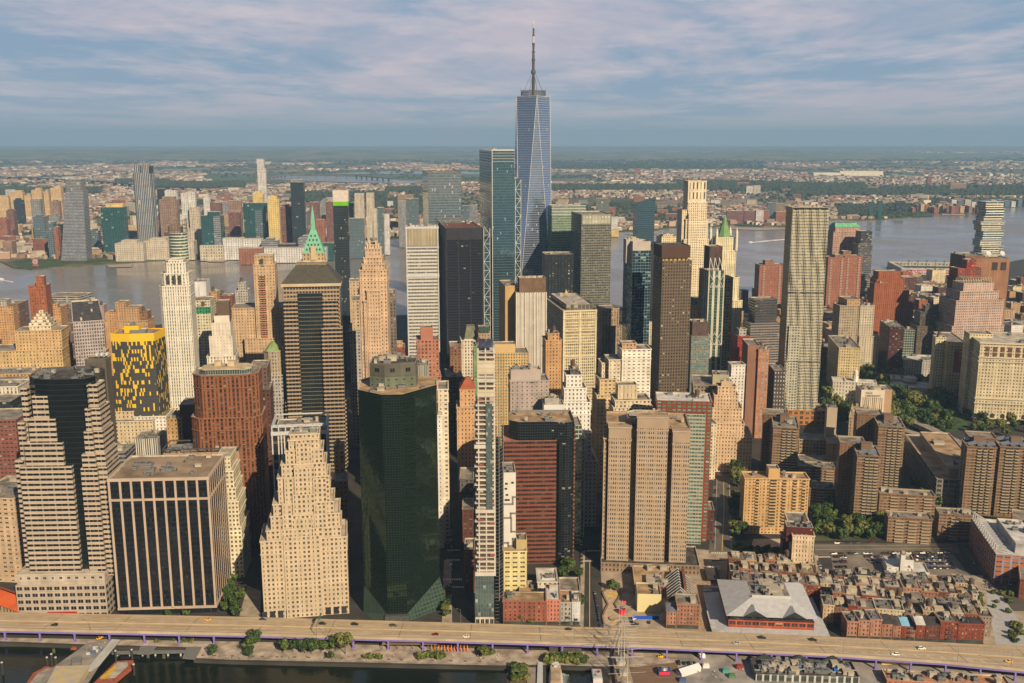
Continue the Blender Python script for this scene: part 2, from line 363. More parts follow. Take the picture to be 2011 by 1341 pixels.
# ------------------------------------------------------------ setting: water, land, hills
def water_mat(col, sc, bump, rough):
    m = bpy.data.materials.new('water'); m.use_nodes = True; t = m.node_tree; b = t.nodes['Principled BSDF']
    b.inputs['Base Color'].default_value = col; b.inputs['Roughness'].default_value = rough; b.inputs['IOR'].default_value = 1.33
    tc = t.nodes.new('ShaderNodeTexCoord'); mp = t.nodes.new('ShaderNodeMapping'); mp.inputs['Scale'].default_value = (sc * .5, sc, sc)
    nz = t.nodes.new('ShaderNodeTexNoise'); nz.inputs['Scale'].default_value = 1; nz.inputs['Detail'].default_value = 7
    nz2 = t.nodes.new('ShaderNodeTexNoise'); nz2.inputs['Scale'].default_value = .0032; nz2.inputs['Detail'].default_value = 3; nz2.inputs['Distortion'].default_value = 1.2
    t.links.new(tc.outputs['Object'], mp.inputs[0]); t.links.new(mp.outputs[0], nz.inputs['Vector']); t.links.new(tc.outputs['Object'], nz2.inputs['Vector'])
    mr = t.nodes.new('ShaderNodeMapRange'); mr.inputs[1].default_value = .35; mr.inputs[2].default_value = .65; mr.inputs[3].default_value = rough * .5; mr.inputs[4].default_value = rough * 1.5
    t.links.new(nz2.outputs[0], mr.inputs[0]); t.links.new(mr.outputs[0], b.inputs['Roughness'])
    bp = t.nodes.new('ShaderNodeBump'); bp.inputs['Distance'].default_value = bump; bp.inputs['Strength'].default_value = .8
    t.links.new(nz.outputs[0], bp.inputs['Height']); t.links.new(bp.outputs[0], b.inputs['Normal'])
    return m
def sheet(name, pts, z, mat, th=0):
    if sum((a[0] * b[1] - b[0] * a[1]) for a, b in zip(pts, pts[1:] + pts[:1])) < 0: pts = pts[::-1]
    b = MB(); b.cap(pts, z)
    if th: b.walls(pts, z - th, z, 1e9, 1e9)
    return tag(b.build(name, mat), kind='structure')
RIVER = water_mat((.15, .135, .125, 1), .05, .5, .22)
EASTR = water_mat((.006, .009, .005, 1), .35, .14, .12)
sheet('river_water', [(-9000, 1700), (9000, 1700), (12000, 9000), (-12000, 9000)], -2.0, RIVER)
sheet('east_river_water', [(-3000, -2500), (3000, -2500), (3000, 640), (-3000, 640)], -2.2, EASTR)
sheet('far_shore_ground', [(-9000, -2600), (9000, -2600), (9000, -7000), (-9000, -7000)], 2, plain(C(120, 105, 90), scale=.004, noise=.5))
# New Jersey side: shoreline as seen, then out to the horizon
shore = [(-700, 470), (-120, 498), (0, 513), (28, 526), (62, 529), (128, 524), (232, 516), (300, 511), (430, 503), (520, 506), (560, 494), (640, 496), (705, 491), (735, 478), (760, 468), (860, 468), (1000, 470), (1200, 468), (1208, 455), (1290, 452), (1310, 447), (1400, 446), (1455, 440), (1500, 446), (1540, 447), (1560, 432), (1640, 432), (1700, 433), (1762, 430), (1800, 425), (1838, 418), (1900, 410), (2011, 402), (2500, 380)]
sp3 = [gp(x, y, 0) for x, y in shore]
JG = bpy.data.materials.new('land'); JG.use_nodes = True
def land_nodes(m):
    t = m.node_tree; b = t.nodes['Principled BSDF']; b.inputs['Roughness'].default_value = .95; b.inputs['Specular IOR Level'].default_value = .1
    tc = t.nodes.new('ShaderNodeTexCoord')
    def nz(s, d, st=None):
        n = t.nodes.new('ShaderNodeTexNoise'); n.inputs['Scale'].default_value = s; n.inputs['Detail'].default_value = d; n.inputs['Roughness'].default_value = .65
        mp = t.nodes.new('ShaderNodeMapping'); mp.inputs['Scale'].default_value = st or (1, 1, 1)
        t.links.new(tc.outputs['Object'], mp.inputs[0]); t.links.new(mp.outputs[0], n.inputs['Vector']); return n.outputs[0]
    def ramp(v, a, b2, c1, c2):
        r = t.nodes.new('ShaderNodeValToRGB'); r.color_ramp.elements[0].position = a; r.color_ramp.elements[1].position = b2
        r.color_ramp.elements[0].color = c1; r.color_ramp.elements[1].color = c2; t.links.new(v, r.inputs[0]); return r.outputs[0]
    def mix(f, a, b2):
        n = t.nodes.new('ShaderNodeMix'); n.data_type = 'RGBA'
        t.links.new(f, n.inputs[0])
        for i, v in ((6, a), (7, b2)):
            if isinstance(v, tuple): n.inputs[i].default_value = v
            else: t.links.new(v, n.inputs[i])
        return n.outputs[2]
    green = ramp(nz(.01, 8), .35, .65, (.02, .035, .012, 1), (.055, .08, .025, 1))
    town = ramp(nz(.03, 10), .4, .6, (.09, .075, .06, 1), (.30, .24, .18, 1))
    f1 = ramp(nz(.0011, 9, (1, .55, 1)), .44, .56, (0, 0, 0, 1), (1, 1, 1, 1))
    c = mix(f1, green, town)
    b.inputs['Base Color']; t.links.new(c, b.inputs['Base Color'])
land_nodes(JG)
sheet('far_bank_ground', [(p.x, p.y) for p in sp3] + [(30000, 9000), (40000, 42000), (-40000, 42000), (-30000, 9000)], 0.0, JG, th=4)
def strips(name, lst, z, mat, th=0):
    b = MB()
    for pix in lst:
        pts = [gp(x, y, z) for x, y in pix]
        if sum((a.x * c.y - c.x * a.y) for a, c in zip(pts, pts[1:] + pts[:1])) < 0: pts.reverse()
        b.cap([(p.x, p.y) for p in pts], z)
    return tag(b.build(name, mat), kind='structure')
strips('marsh', [[(440, 362), (520, 350), (700, 356), (940, 350), (1010, 345), (1010, 335), (760, 330), (560, 338), (380, 345)], [(0, 372), (130, 366), (300, 370), (300, 379), (0, 385)], [(1085, 343), (1500, 338), (1700, 330), (2011, 336), (2011, 352), (1700, 344), (1400, 346), (1085, 352)]], .3, plain((.055, .085, .03, 1), scale=.004, noise=.35))
strips('bay_water', [[(520, 352), (640, 356), (800, 361), (830, 357), (700, 347), (560, 345)], [(330, 342), (480, 341), (480, 338), (370, 339)], [(640, 341), (940, 342), (1010, 341), (1010, 337), (760, 336)], [(500, 330), (300, 334), (300, 332)]], .6, RIVER)
# hills on the horizon
def ridge(name, Y, xs, depth, mat, seed):
    r = random.Random(seed); b = MB(); n = 260; rows = []
    ph = [r.uniform(0, 6.28) for _ in range(12)]
    def prof(px):
        for (a, ya), (c, yc) in zip(xs, xs[1:]):
            if a <= px <= c: t = (px - a) / (c - a); t = t * t * (3 - 2 * t); return ya + (yc - ya) * t
        return xs[-1][1]
    J = 14
    for j in range(J + 1):
        row = []
        for i in range(n + 1):
            px = xs[0][0] + (xs[-1][0] - xs[0][0]) * i / n; p = at(px, prof(px), Y)
            k = sin(pi * .5 * min(1, j / (J * .8))) if j < J else .0
            hgt = max(0, p.z) * k * (1 + (.10 if j < J * .7 else .0) * sum(sin(px * f_ * .02 + ph[q] + j * (.7 + q * .3)) for q, f_ in enumerate((1, 2.3, 5.1))) / 3 * (1 - j / J) * 3)
            yy = Y - depth * (1 - j / (J * .8)); row.append((p.x * yy / Y * 1.0, yy, hgt - 1))
        rows.append(row)
    for j in range(J):
        for i in range(n): b.face([rows[j][i], rows[j][i + 1], rows[j + 1][i + 1], rows[j + 1][i]])
    return tag(b.build(name, mat), kind='structure')
HILLM = plain((.035, .06, .03, 1), scale=.002, noise=.5, col2=(.17, .15, .11, 1), sharp=.35, detail=12)
ridge('hills', 20500, [(-1200, 296), (0, 294), (200, 294.5), (340, 295), (520, 296), (600, 293), (700, 295), (860, 297), (1100, 299), (1250, 299), (1400, 300), (1480, 296), (1540, 294), (1580, 297), (1700, 300), (2011, 303), (3200, 303)], 5200, HILLM, 3)
ridge('far_hills', 31000, [(-1200, 291), (400, 290), (900, 291), (1085, 289), (1500, 291), (1750, 289), (2011, 291), (3200, 291)], 4000, HILLM, 5)
# ------------------------------------------------------------ distant town and woods: nobody could count them
TOWN = attr_mat(.9)
PAL = [(lambda c: tuple(.65 * v + .35 * (.3 * c[0] + .5 * c[1] + .2 * c[2]) for v in c))(c) for c in [D(200, 178, 150), D(214, 196, 170), D(178, 140, 112), D(160, 108, 88), D(150, 90, 72), D(190, 170, 150), D(225, 214, 196), D(130, 112, 98), D(196, 150, 118)]]
def jit(c, r, s=.25): k = r.uniform(1 - s, 1 + s); return tuple(min(.85, v * k) for v in c[:3]) + (1,)
from bisect import bisect
def shore_y(px):
    for (a, ya), (c, yc) in zip(shore, shore[1:]):
        if a <= px <= c: return ya + (yc - ya) * (px - a) / (c - a)
    return 450
def noise2(x, y, s): # cheap value noise
    def h(i, j): return math.modf(abs(sin(i * 127.1 + j * 311.7 + s * 74.7) * 43758.5453))[0]
    i, j = floor(x), floor(y); a, b = x - i, y - j; a, b = a * a * (3 - 2 * a), b * b * (3 - 2 * b)
    return (h(i, j) * (1 - a) + h(i + 1, j) * a) * (1 - b) + (h(i, j + 1) * (1 - a) + h(i + 1, j + 1) * a) * b
WATERPX = [[(500, 358), (830, 364), (860, 355), (700, 345), (520, 343)], [(430, 365), (1010, 350), (1010, 334), (380, 338)]]
def inpoly(x, y, P):
    c = False; n = len(P)
    for i in range(n):
        (x1, y1), (x2, y2) = P[i], P[i - 1]
        if (y1 > y) != (y2 > y) and x < (x2 - x1) * (y - y1) / (y2 - y1) + x1: c = not c
    return c
WOODS = [((1080, 1330), (366, 376)), ((1330, 1560), (358, 376)), ((1550, 1700), (362, 386)), ((1700, 1740), (376, 386)), ((1738, 2080), (368, 386)), ((1640, 1830), (402, 428)), ((230, 330), (356, 362)), ((760, 830), (372, 380)), ((0, 200), (372, 382)), ((300, 480), (360, 372)), ((560, 760), (380, 400)), ((1080, 1500), (318, 334)), ((-60, 1000), (300, 318)), ((1060, 2050), (303, 318)), ((260, 420), (395, 410))]
def inwood(x, y): return any(a <= x <= b and c <= y <= d for (a, b), (c, d) in WOODS)
def town():
    r = random.Random(11); b = MB(); g = MB(); nb = ng = 0
    while nb < 26000:
        y = 299 + (r.random() ** 1.2) * (210 if r.random() < .3 else 150); x = r.uniform(-60, 2070)
        if y > shore_y(x) - 2.5 or inwood(x, y) or any(inpoly(x, y, P) for P in WATERPX): nb += .2; continue
        p = gp(x, y, 0); dn = noise2(p.x / 520, p.y / 900, 3)
        if y < 345 and dn < .56: nb += .15; continue
        if y >= 345 and dn < .36: nb += .15; continue
        k = 1 + max(0, (p.y - 5000) / 5200)
        w, d, h = r.uniform(9, 22) * k, r.uniform(9, 24) * k, r.uniform(6, 13) * (1 + .25 * (k - 1))
        if r.random() < .04: w *= 2.6; d *= 1.5; h *= 1.6
        if y < 345 and r.random() < .03: w *= 5; d *= 2; h *= .8
        t = jit(tuple(v * .62 for v in r.choice(PAL)), r); a = r.choice((.35, -.5)) + r.uniform(-.1, .1); ca, sa = cos(a), sin(a)
        q = [(p.x + u * ca - v * sa, p.y + u * sa + v * ca) for u, v in ((-w / 2, -d / 2), (w / 2, -d / 2), (w / 2, d / 2), (-w / 2, d / 2))]
        b.walls(q, 0, h, 99, 99, tint=t); b.cap(q, h, tint=jit(tuple(v * .6 for v in r.choice((PAL[0], PAL[5], PAL[6], PAL[7]))), r, .3)); nb += 1
    tag(b.build('distant_town', TOWN), 'thousands of low pale and brick buildings spread over the far bank', 'town', kind='stuff')
    def blob(p, s, hh):
        n = 5; t = jit((.030, .043, .022), r, .35); a0 = r.random() * 6
        lo = circ(p.x, p.y, s, n, a0=a0); mid = circ(p.x + r.uniform(-.1, .1) * s, p.y, s * .85, n, a0=a0 + .4)
        b2 = [(q[0], q[1], hh * .1) for q in lo]; m2 = [(q[0], q[1], hh * r.uniform(.55, .8)) for q in mid]; tp = (p.x, p.y, hh)
        for i in range(n):
            j = (i + 1) % n
            g.face([b2[i], b2[j], m2[j], m2[i]], tint=t); g.face([m2[i], m2[j], tp], tint=t)
    while ng < 22000:
        if r.random() < .45:
            (a, c), (e, f) = r.choice(WOODS); x, y = r.uniform(a, c), r.uniform(e, f)
        else:
            y = 299 + (r.random() ** 1.2) * (210 if r.random() < .3 else 150); x = r.uniform(-60, 2070)
        if y > shore_y(x) - 1.5 or any(inpoly(x, y, P) for P in WATERPX[:1]): ng += .2; continue
        p = gp(x, y, 0); k = 1 + max(0, (p.y - 4500) / 4000); w = inwood(x, y)
        if not w and noise2(p.x / 400, p.y / 700, 9) < .35: ng += .2; continue
        h = r.uniform(8, 14) * (1.9 if (w and 355 < y < 390) else 1)
        blob(p, r.uniform(5, 10) * k * (1.3 if w else 1), h * (1 + .15 * (k - 1))); ng += 1
    tag(g.build('distant_woods', TOWN), 'dark green woods and street trees over the far bank and ridge', 'woods', kind='stuff')
town()
# ------------------------------------------------------------ facades
GD = (.012, .015, .020, 1); GB = (.02, .04, .06, 1)
LIME = fac(C(232, 212, 178), ww=.42, wh=.52); LIMEW = fac(C(238, 226, 205), ww=.4, wh=.55, span=C(200, 188, 170)); CREAM = fac(C(240, 220, 175), ww=.42, wh=.5)
TAN = fac(C(205, 165, 120), ww=.38, wh=.48); TANV = fac(C(210, 176, 138), ww=.42, wh=.55, span=C(150, 120, 95)); ORNG = fac(C(212, 164, 112), ww=.4, wh=.45)
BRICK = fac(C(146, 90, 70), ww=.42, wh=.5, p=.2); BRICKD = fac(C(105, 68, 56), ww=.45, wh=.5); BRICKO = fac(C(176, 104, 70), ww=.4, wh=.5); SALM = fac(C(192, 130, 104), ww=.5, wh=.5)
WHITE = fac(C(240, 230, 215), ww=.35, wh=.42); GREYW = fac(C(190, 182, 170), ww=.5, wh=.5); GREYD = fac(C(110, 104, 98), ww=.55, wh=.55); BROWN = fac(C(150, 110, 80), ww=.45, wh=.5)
PINK = fac(C(196, 160, 145), ww=.4, wh=.45, p=.05)
def glassy(c, mull=(.06, .065, .07, 1), ww=.9, wh=.86, gm=.75, gr=.06, wob=.015, p=.04, lit=None, var=.35): return fac(mull, c, ww, wh, None, lit or (.4, .42, .38, 1), p, gr, gm, wob, var, .2)
BLIND = (.30, .29, .24, 1)
WALLP = lambda c, n=.12: plain(c, scale=.08, noise=n)
# ---- striped octagonal tower by the river
b = Bd('office_tower', 'octagonal tower of pale stone bands with a dark glass crown, leftmost by the highway', 62, 1200, 690, 2)
STR = fac(C(206, 186, 162), (.008, .01, .012, 1), .985, .44, None, BLIND, .05, .1, 0, .01, .8, .15); BG = glassy((.03, .042, .045, 1), (.015, .018, .02, 1), .94, .9, .8, .06, .008, 0)
L1 = [b.P(x, y)[0] for x, y in ((62, 745), (93, 745), (169, 745), (178, 745))]
x0, x3 = L1[0] - 7, L1[3]; zt = b.P(62, 745)[1]; S = 3.9
core = [(L1[0] + 1, 2), (L1[1], -1), (L1[2] - 2, 1), (L1[3], 9), (L1[3] - 2, 33), (L1[1] + 14, 44), (x0 + 2, 38), (x0, 12)]
b.prism(core, 0, zt, BG, 1.6, 3.9, roof=ROOFD, par=2.4, name='glass_core', inner=METALD)
b.clutter(9)
def zz_(y, off=0): return b.P(62, y, off)[1]
zl = [zz_(y) for y in (778, 823, 870, 917, 1130)]
xa = lambda px, y: b.P(px, y)[0]
for k, (xl, xr, y, of) in enumerate(((62, 93, 778, -1), (55, 108, 823, -2), (47, 122, 870, -3), (38, 140, 917, -4))):
    a, z, = b.P(xl, y, of); c_, _ = b.P(xr, y, of)
    b.prism([(a, of), (c_, of), (c_, of + 5), (a, of + 5)] if k < 9 else None, zz_(1130), z, STR, 7.5, S, roof=ROOFL, par=.8, name='stone_bay', nb=[(2, 2, 3, 4)[k], 1, 2, 1])
for xl, xr, y, of, dd in ((170, 187, 757, -1, 18), (166, 193, 803, -2, 22), (164, 198, 848, -3, 25), (160, 203, 893, -4, 28), (158, 207, 920, -5, 30)):
    a, z = b.P(xl, y, of); c_, _ = b.P(xr, y, of)
    b.prism([(a, of), (c_ - 6, of), (c_ - 6, of + 3), (c_, of + 3), (c_, of + dd), (a, of + dd)], zz_(1130), z, STR, 6.5, S, roof=ROOFL, par=.8, name='stone_wing')
for xl, xr, y, of, dd in ((40, 52, 762, 8, 20), (34, 47, 830, 5, 24), (29, 44, 905, 2, 28)):
    a, z = b.P(xl, y, of); c_, _ = b.P(xr, y, of)
    b.prism([(a, of), (c_, of), (c_, of + dd), (a, of + dd)], zz_(1130), z, STR, 9, S, roof=ROOFL, par=.8, name='stone_wing')
a, z = b.P(32, 1128, -10); c_, _ = b.P(205, 1128, -10)
b.prism([(a, -10), (c_, -10), (c_, 36), (a, 36)], 14, z, fac(C(205, 188, 168), GD, .35, .25, p=0), 6, 7, roof=ROOFL, name='podium')
a2, z2 = b.P(30, 1150, -13); c2, _ = b.P(207, 1150, -13)
b.prism([(a2, -13), (c2, -13), (c2, 38), (a2, 38)], 0, z2, fac(C(200, 182, 160), GD, .7, .5, p=0, dirt=.3), 5.6, 5.5, roof=ROOFL, name='arcade')
mb = MB(); q0, _ = b.P(92, 1195, -13.4); q1, _ = b.P(150, 1195, -13.4); mb.box(q0, q1, -13.6, -13.05, 1, 5); mb.build('red_shopfront', plain(C(205, 20, 30), noise=.05), b.e)
# ---- dark glass slab with pale piers
b = Bd('office_block', 'broad dark glass block with pale stone piers and a flat rusty roof', 213, 940, 683, 3.5)
DG = fac((.012, .012, .014, 1), (.008, .010, .016, 1), .8, .72, (.010, .010, .012, 1), (.02, .035, .045, 1), .12, .12, .1, .02, .9, .1)
ax, az, bz, dp = b.box(213, 408, 940, '440', DG, bay=1.55, fl=3.7, name='curtain_wall', roof=plain(C(165, 140, 112), scale=.06, noise=.45, bump=.2), par=1.3)
b.clutter(10)
PIER = WALLP(C(205, 180, 155)); zt = b.last[4]; W = bz if False else None
def piers(b, x0, x1, y0, y1, z0, z1, nf, ns, w, pr, mat, sides='fr', nm='pier'):
    for k in range(nf + 1):
        x = x0 + (x1 - x0) * k / nf; m = MB(); m.box(x - w / 2, x + w / 2, y0 - pr, y0 + .3, z0, z1); m.build(nm, mat, b.e)
    if 'r' in sides or 'l' in sides:
        xs = x1 if 'r' in sides else x0; sg = 1 if 'r' in sides else -1
        for k in range(1, ns + 1):
            y = y0 + (y1 - y0) * k / ns; m = MB(); w2 = w * .6; m.box(min(xs - .3 * sg, xs + pr * .4 * sg), max(xs - .3 * sg, xs + pr * .4 * sg), y - w2 / 2, y + w2 / 2, z0, z1); m.build(nm, mat, b.e)
fx0, fx1, fy0, fy1, _ = b.last
piers(b, fx0, fx1, 0, fy1, 4, zt - 2.2, 9, 9, 1.5, .7, PIER)
m = MB()
for z_, h_ in ((zt - 2.2, 2.3), (zt - 16, 1.6), (4, 1.8)): m.box(fx0 - .9, fx1 + .9, -.8, fy1 + .8, z_, z_ + h_)
m = MB()
def rings(b, nm, mat, x0, x1, y0, y1, lv, pr=.9):
    for z, h in lv: m = MB(); band(m, x0, x1, y0, y1, z, h, pr); m.build(nm, mat, b.e)
def band(m, x0, x1, y0, y1, z, h, pr=.9):
    for q in ((x0 - pr, x1 + pr, y0 - pr, y0 + .2), (x1 - .2, x1 + pr, y0 + .2, y1), (x0 - pr, x0 + .2, y0 + .2, y1)): m.box(q[0], q[1], q[2], q[3], z, z + h, bottom=True)
rings(b, 'cornice_band', PIER, fx0, fx1, 0, fy1, ((zt - 2.1, 2.15), (zt - 17, 1.6), (4, 1.8)), .95)
# ---- ziggurat
b = Bd('office_tower', 'cream stone ziggurat tower stepping up in the middle of the riverfront', 512, 1040, 676, 9)
ZG = fac(C(218, 194, 160), (.032, .032, .03, 1), .46, .50, None, (.28, .25, .16, 1), .35, .2, 0, .02, .8, .3)
def zt_tier(xl, xr, y, off, dep, name='tier'):
    return b.box(xl, xr, y, dep, ZG, off=off, bay=3.1, fl=3.55, roof=ROOFL, par=.9, name=name)
tiers = ((511, 681, 1063, 0, 34), (523, 670, 1042, 1.2, 32), (531, 667, 1014, 3, 30), (536, 656, 990, 4.6, 28), (545, 647, 938, 7, 26), (552, 640, 912, 9, 24), (560, 634, 885, 10, 22), (566, 626, 864, 11, 20))
for t_ in tiers: zt_tier(*t_)
zt_tier(569, 627, 853, 12, 16, 'crown'); b.clutter(4)
for xl, xr, y, of in ((556, 628, 1055, -.9), (552, 574, 1040, .3), (614, 634, 1036, .3), (572, 612, 1021, 1.8), (553, 573, 992, 2.2), (616, 640, 992, 2.2), (574, 618, 972, 3.4), (557, 575, 940, 4.8), (614, 641, 940, 4.8), (577, 618, 920, 5.8), (580, 612, 870, 8.6)): zt_tier(xl, xr, y, of, 6, 'bay')
m = MB(); q0 = b.P(512, 1212, -.25)[0]; q1 = b.P(684, 1212, -.25)[0]
n_ = 11
for k in range(n_): xx = q0 + (q1 - q0) * (k + .5) / n_; m.box(xx - 1.9, xx + 1.9, -.25, -.03, .4, 6)
m.build('shop_windows', plain((.03, .03, .035, 1), rough=.2), b.e)
# ---- dark green glass octagon
b = Bd('glass_tower', 'faceted dark green glass tower with sloped glass lobby skirts by the highway', 700, 1215, 672, 4)
GG = glassy((.05, .085, .06, 1), (.016, .030, .023, 1), .93, .9, .9, .05, .006, .0, None, .5)
zt = b.P(745, 775, 0)[1]
Xs = [b.P(x, 775, 0)[0] for x in (699, 750, 790, 857)]
o8 = [(Xs[1], 0), (Xs[2], 0), (Xs[3], 26), (Xs[3], 44), (Xs[2] + 2, 66), (Xs[1] - 2, 66), (Xs[0], 46), (Xs[0], 16)]
b.prism(o8, 0, zt, GG, 1.9, 1.9, roof=ROOFT, par=.9, name='curtain_wall', inner=plain(C(225, 205, 160), noise=.1))
xc = (Xs[1] + Xs[2]) / 2
b.clutter(6, area=(Xs[0] + 6, Xs[3] - 6, 8, 28, zt))
hub = [(xc - 17, 26), (xc - 6, 20), (xc + 16, 24), (xc + 17, 44), (xc + 4, 50), (xc - 16, 46)]
b.prism(hub, zt - 1, zt + 7.5, fac(D(110, 118, 104, .6), GD, .3, .2, p=0), 5, 4, roof=None, name='penthouse')
b.prism(hub, zt + 7.5, zt + 17, fac(D(96, 96, 90, .7), GD, .3, .3, p=0), 9, 9, roof=ROOFD, par=1, name='penthouse')
b.clutter(8)
m = MB(); 
for sx, (x_a, x_b, y_a, y_b) in ((-1, (Xs[0], Xs[1], 16, 0)), (1, (Xs[2], Xs[3], 0, 26))):
    nx, ny = (y_b - y_a), -(x_b - x_a); l_ = math.hypot(nx, ny); nx, ny = nx / l_ * 8, ny / l_ * 8
    m.face([(x_a + nx * .2, y_a + ny * .2, 0), (x_b + nx, y_b + ny, 0), (x_b, y_b, 21 if sx > 0 else 5), (x_a, y_a, 5 if sx > 0 else 21)], [(0, 0), (12, 0), (12, 8), (0, 8)])
m.build('glass_skirt', glassy((.05, .08, .065, 1), (.05, .08, .065, 1), .86, .8, .5, .1, .03, .0), b.e)
m = MB()
m.box(Xs[1] - 2, Xs[2] + 1, -3.2, -.1, 0, 5); m.build('entrance_canopy', METALD, b.e)
# ---- slender tower under construction
b = Bd('unfinished_tower', 'slender unfinished concrete tower with open floors, narrowest on the riverfront', 933, 1200, 666, 1)
zt = b.P(940, 684, 0)[1]; xl = b.P(937, 700)[0]; xr = b.P(971, 700)[0]; z1 = b.P(940, 1130)[1]; w_ = xr - xl; nfl = 52
GLT = glassy((.13, .22, .24, 1), (.1, .1, .1, 1), .85, .85, .6, .12, .05, .1)
CONC = WALLP(C(226, 214, 194), .15)
b.prism([(xl + .6, .6), (xr - .6, .6), (xr - .6, 24), (xl + .6, 24)], z1, zt - 4, plain((.06, .045, .035, 1), noise=.4, scale=.5), roof=ROOFG, name='core')
zs = b.P(940, 792, 0)[1]
mg = MB(); mg.walls([(xl + w_ * .48, -1.1), (xr - 1.6, -1.1), (xr - 1.6, .5), (xl + w_ * .48, .5)], b.P(940, 1000)[1], zs, 1.5, 3.4); mg.build('glazing', GLT, b.e)
nh = int((zt - z1) / 3.35)
for k in range(nh):
    z = z1 + (zt - z1) * k / nh; m = MB(); e_ = (1.6, .4, 1.0, 0)[k % 4] if zs > z else -.8
    m.box(xl - .8 - e_, xr + .5, -.6 - rnd.random() * .4, 24.5, z, z + ((1.15 if k % 2 else .45) if k % 14 else 2.6), bottom=True); m.build('floor_slab', CONC, b.e)
for x_ in (xl + .6, xl + w_ * .48, xr - .3):
    m = MB(); m.box(x_ - .45, x_ + .45, -.3, .5, z1, zt); m.build('column', CONC, b.e)
for k in range(14):
    z = z1 + (zt - z1) * rnd.uniform(.05, .5) if k < 9 else z1 + (zt - z1) * rnd.uniform(.72, .96); m = MB(); a_ = xl + w_ * rnd.choice((.02, .7)); m.box(a_, a_ + w_ * .28, -.35, .2, z, z + 2.2); m.build('netting', plain(C(165, 90, 80) if k % 3 else C(205, 185, 155), noise=.2), b.e)
m = MB(); m.box(xl, xr, -.4, .3, b.P(940, 735)[1], b.P(940, 708)[1]); m.box(xl, xr, -.45, .3, b.P(940, 780)[1], b.P(940, 765)[1]); m.build('sheathing', WALLP(C(222, 206, 172)), b.e)
b.prism([(b.P(933, 1130)[0], -1), (b.P(970, 1130)[0], -1), (b.P(970, 1130)[0], 26), (b.P(933, 1130)[0], 26)], 7.5, z1, GLT, 2, 3.6, roof=ROOFL, name='glass_podium')
b.prism([(b.P(933, 1130)[0], -1.3), (b.P(970, 1130)[0], -1.3), (b.P(970, 1130)[0], 26), (b.P(933, 1130)[0], 26)], 0, 7.5, fac(C(225, 205, 175), GD, .7, .55, p=0), 3, 7, roof=None, name='base')
m = MB()
for k in range(2): m.bar((xr + 3 + 3 * k, 6, 0), (xr + 3 + 3 * k, 6, zt - 12), .35)
for k in range(70):
    z = (zt - 14) * k / 70; m.bar((xr + 3, 6, z), (xr + 6, 6, z + (zt - 14) / 70), .2); m.bar((xr, 6, z), (xr + 3, 6, z), .15)
m.build('hoist_mast', METAL, b.e)
m = MB(); m.box(xl + 1, xr - 1, 3, 18, zt, zt + 3); m.build('formwork', plain(C(70, 75, 95), noise=.5, scale=.6), b.e)
m = MB(); m.bar((xl + 6, 9, zt), (xl + 6, 9, zt + 9), .4); m.bar((xl + 3, 9, zt + 6), (xl + 9, 9, zt + 7), .3); m.build('crane_mast', METAL, b.e)
# ---- red banded block with dark glass drum
b = Bd('office_block', 'red granite banded block topped and cornered with curved dark glass', 988, 1110, 772, 3)
RB = fac(C(146, 86, 66), (.03, .024, .022, 1), 1.1, .52, None, (.09, .06, .05, 1), .25, .12, .2, .02, .6, .2)
b.box(990, 1093, 866, 46, RB, bay=3, fl=3.7, roof=plain(C(190, 120, 90)), par=.8)
DRM = glassy((.02, .028, .032, 1), (.025, .03, .035, 1), .9, .85, .7, .08, .02, .03)
xa_, za = b.P(1003, 840, 4); xb_, _ = b.P(1125, 840, 4); xm, _ = b.P(1094, 840, 0); xe, _ = b.P(1118, 840, 0)
dr = [(xa_ + 6, 3), (xm - 4, 3), (xm + 1, 1.5)] + [(xm + 7 + 8 * cos(t), 8 + 8 * sin(t)) for t in [radians(a) for a in (-110, -80, -50, -20, 0)]] + [(xm + 15, 38), (xa_ + 6, 40), (xa_, 34), (xa_ - 1, 10)]
b.prism(dr, b.P(1003, 866)[1] - 3, za + 5, DRM, 1.9, 2.2, roof=ROOFT, par=2.2, name='glass_drum', inner=METAL); b.clutter(5)
cyl = [(xm - .5, 1)] + [(xm + 7 + 7.6 * cos(radians(a)), 7 + 7.6 * sin(radians(a))) for a in range(-150, 10, 20)] + [(xm + 15, 30), (xm, 30)]
b.prism(cyl, 0, b.P(1003, 866)[1], DRM, 1.9, 2.2, roof=None, name='glass_corner')
xr0, zr = b.P(1116, 846, 6); xr1, _ = b.P(1131, 846, 6)
b.prism([(xr0, 6), (xr1, 8), (xr1, 44), (xr0, 44)], 0, zr, RB, 3, 3.7, roof=ROOFG, name='wall')
# ---- white blank wall with key-pattern mural
b = Bd('loft_building', 'white blank-walled building with a grey key pattern beside the red banded block', 989, 1120, 722, 3)
b.box(989, 1013, 928, 26, plain(C(236, 228, 212), noise=.06), roof=ROOFG, name='wall'); b.clutter(3)
m = MB()
def line(pts, w=.7):
    for (u1, v1), (u2, v2) in zip(pts, pts[1:]):
        p, q = b.P(u1, v1, -.1), b.P(u2, v2, -.1); m.box(min(p[0], q[0]) - w, max(p[0], q[0]) + w, -.12, -.02, min(p[1], q[1]) - w, max(p[1], q[1]) + w)
line([(991, 990), (1007, 990), (1007, 976), (1012, 976)]); line([(990, 1017), (1003, 1017), (1003, 1008), (1012, 1008)]); line([(1004, 1018), (1004, 1044), (1012, 1044)])
line([(990, 1066), (998, 1066), (998, 1078), (990, 1078)]); line([(999, 1072), (1007, 1072), (1007, 1058), (1012, 1058)]); line([(1012, 1090), (1004, 1090), (1004, 1104)])
m.build('painted_pattern', plain(C(140, 135, 128), noise=.1), b.e)
m = MB(); 
for u, v in ((992, 948), (1004, 946), (991, 958), (993, 970), (991, 980), (996, 980)):
    p = b.P(u, v, -.1); m.box(p[0], p[0] + 2, -.15, -.02, p[1] - 1.5, p[1])
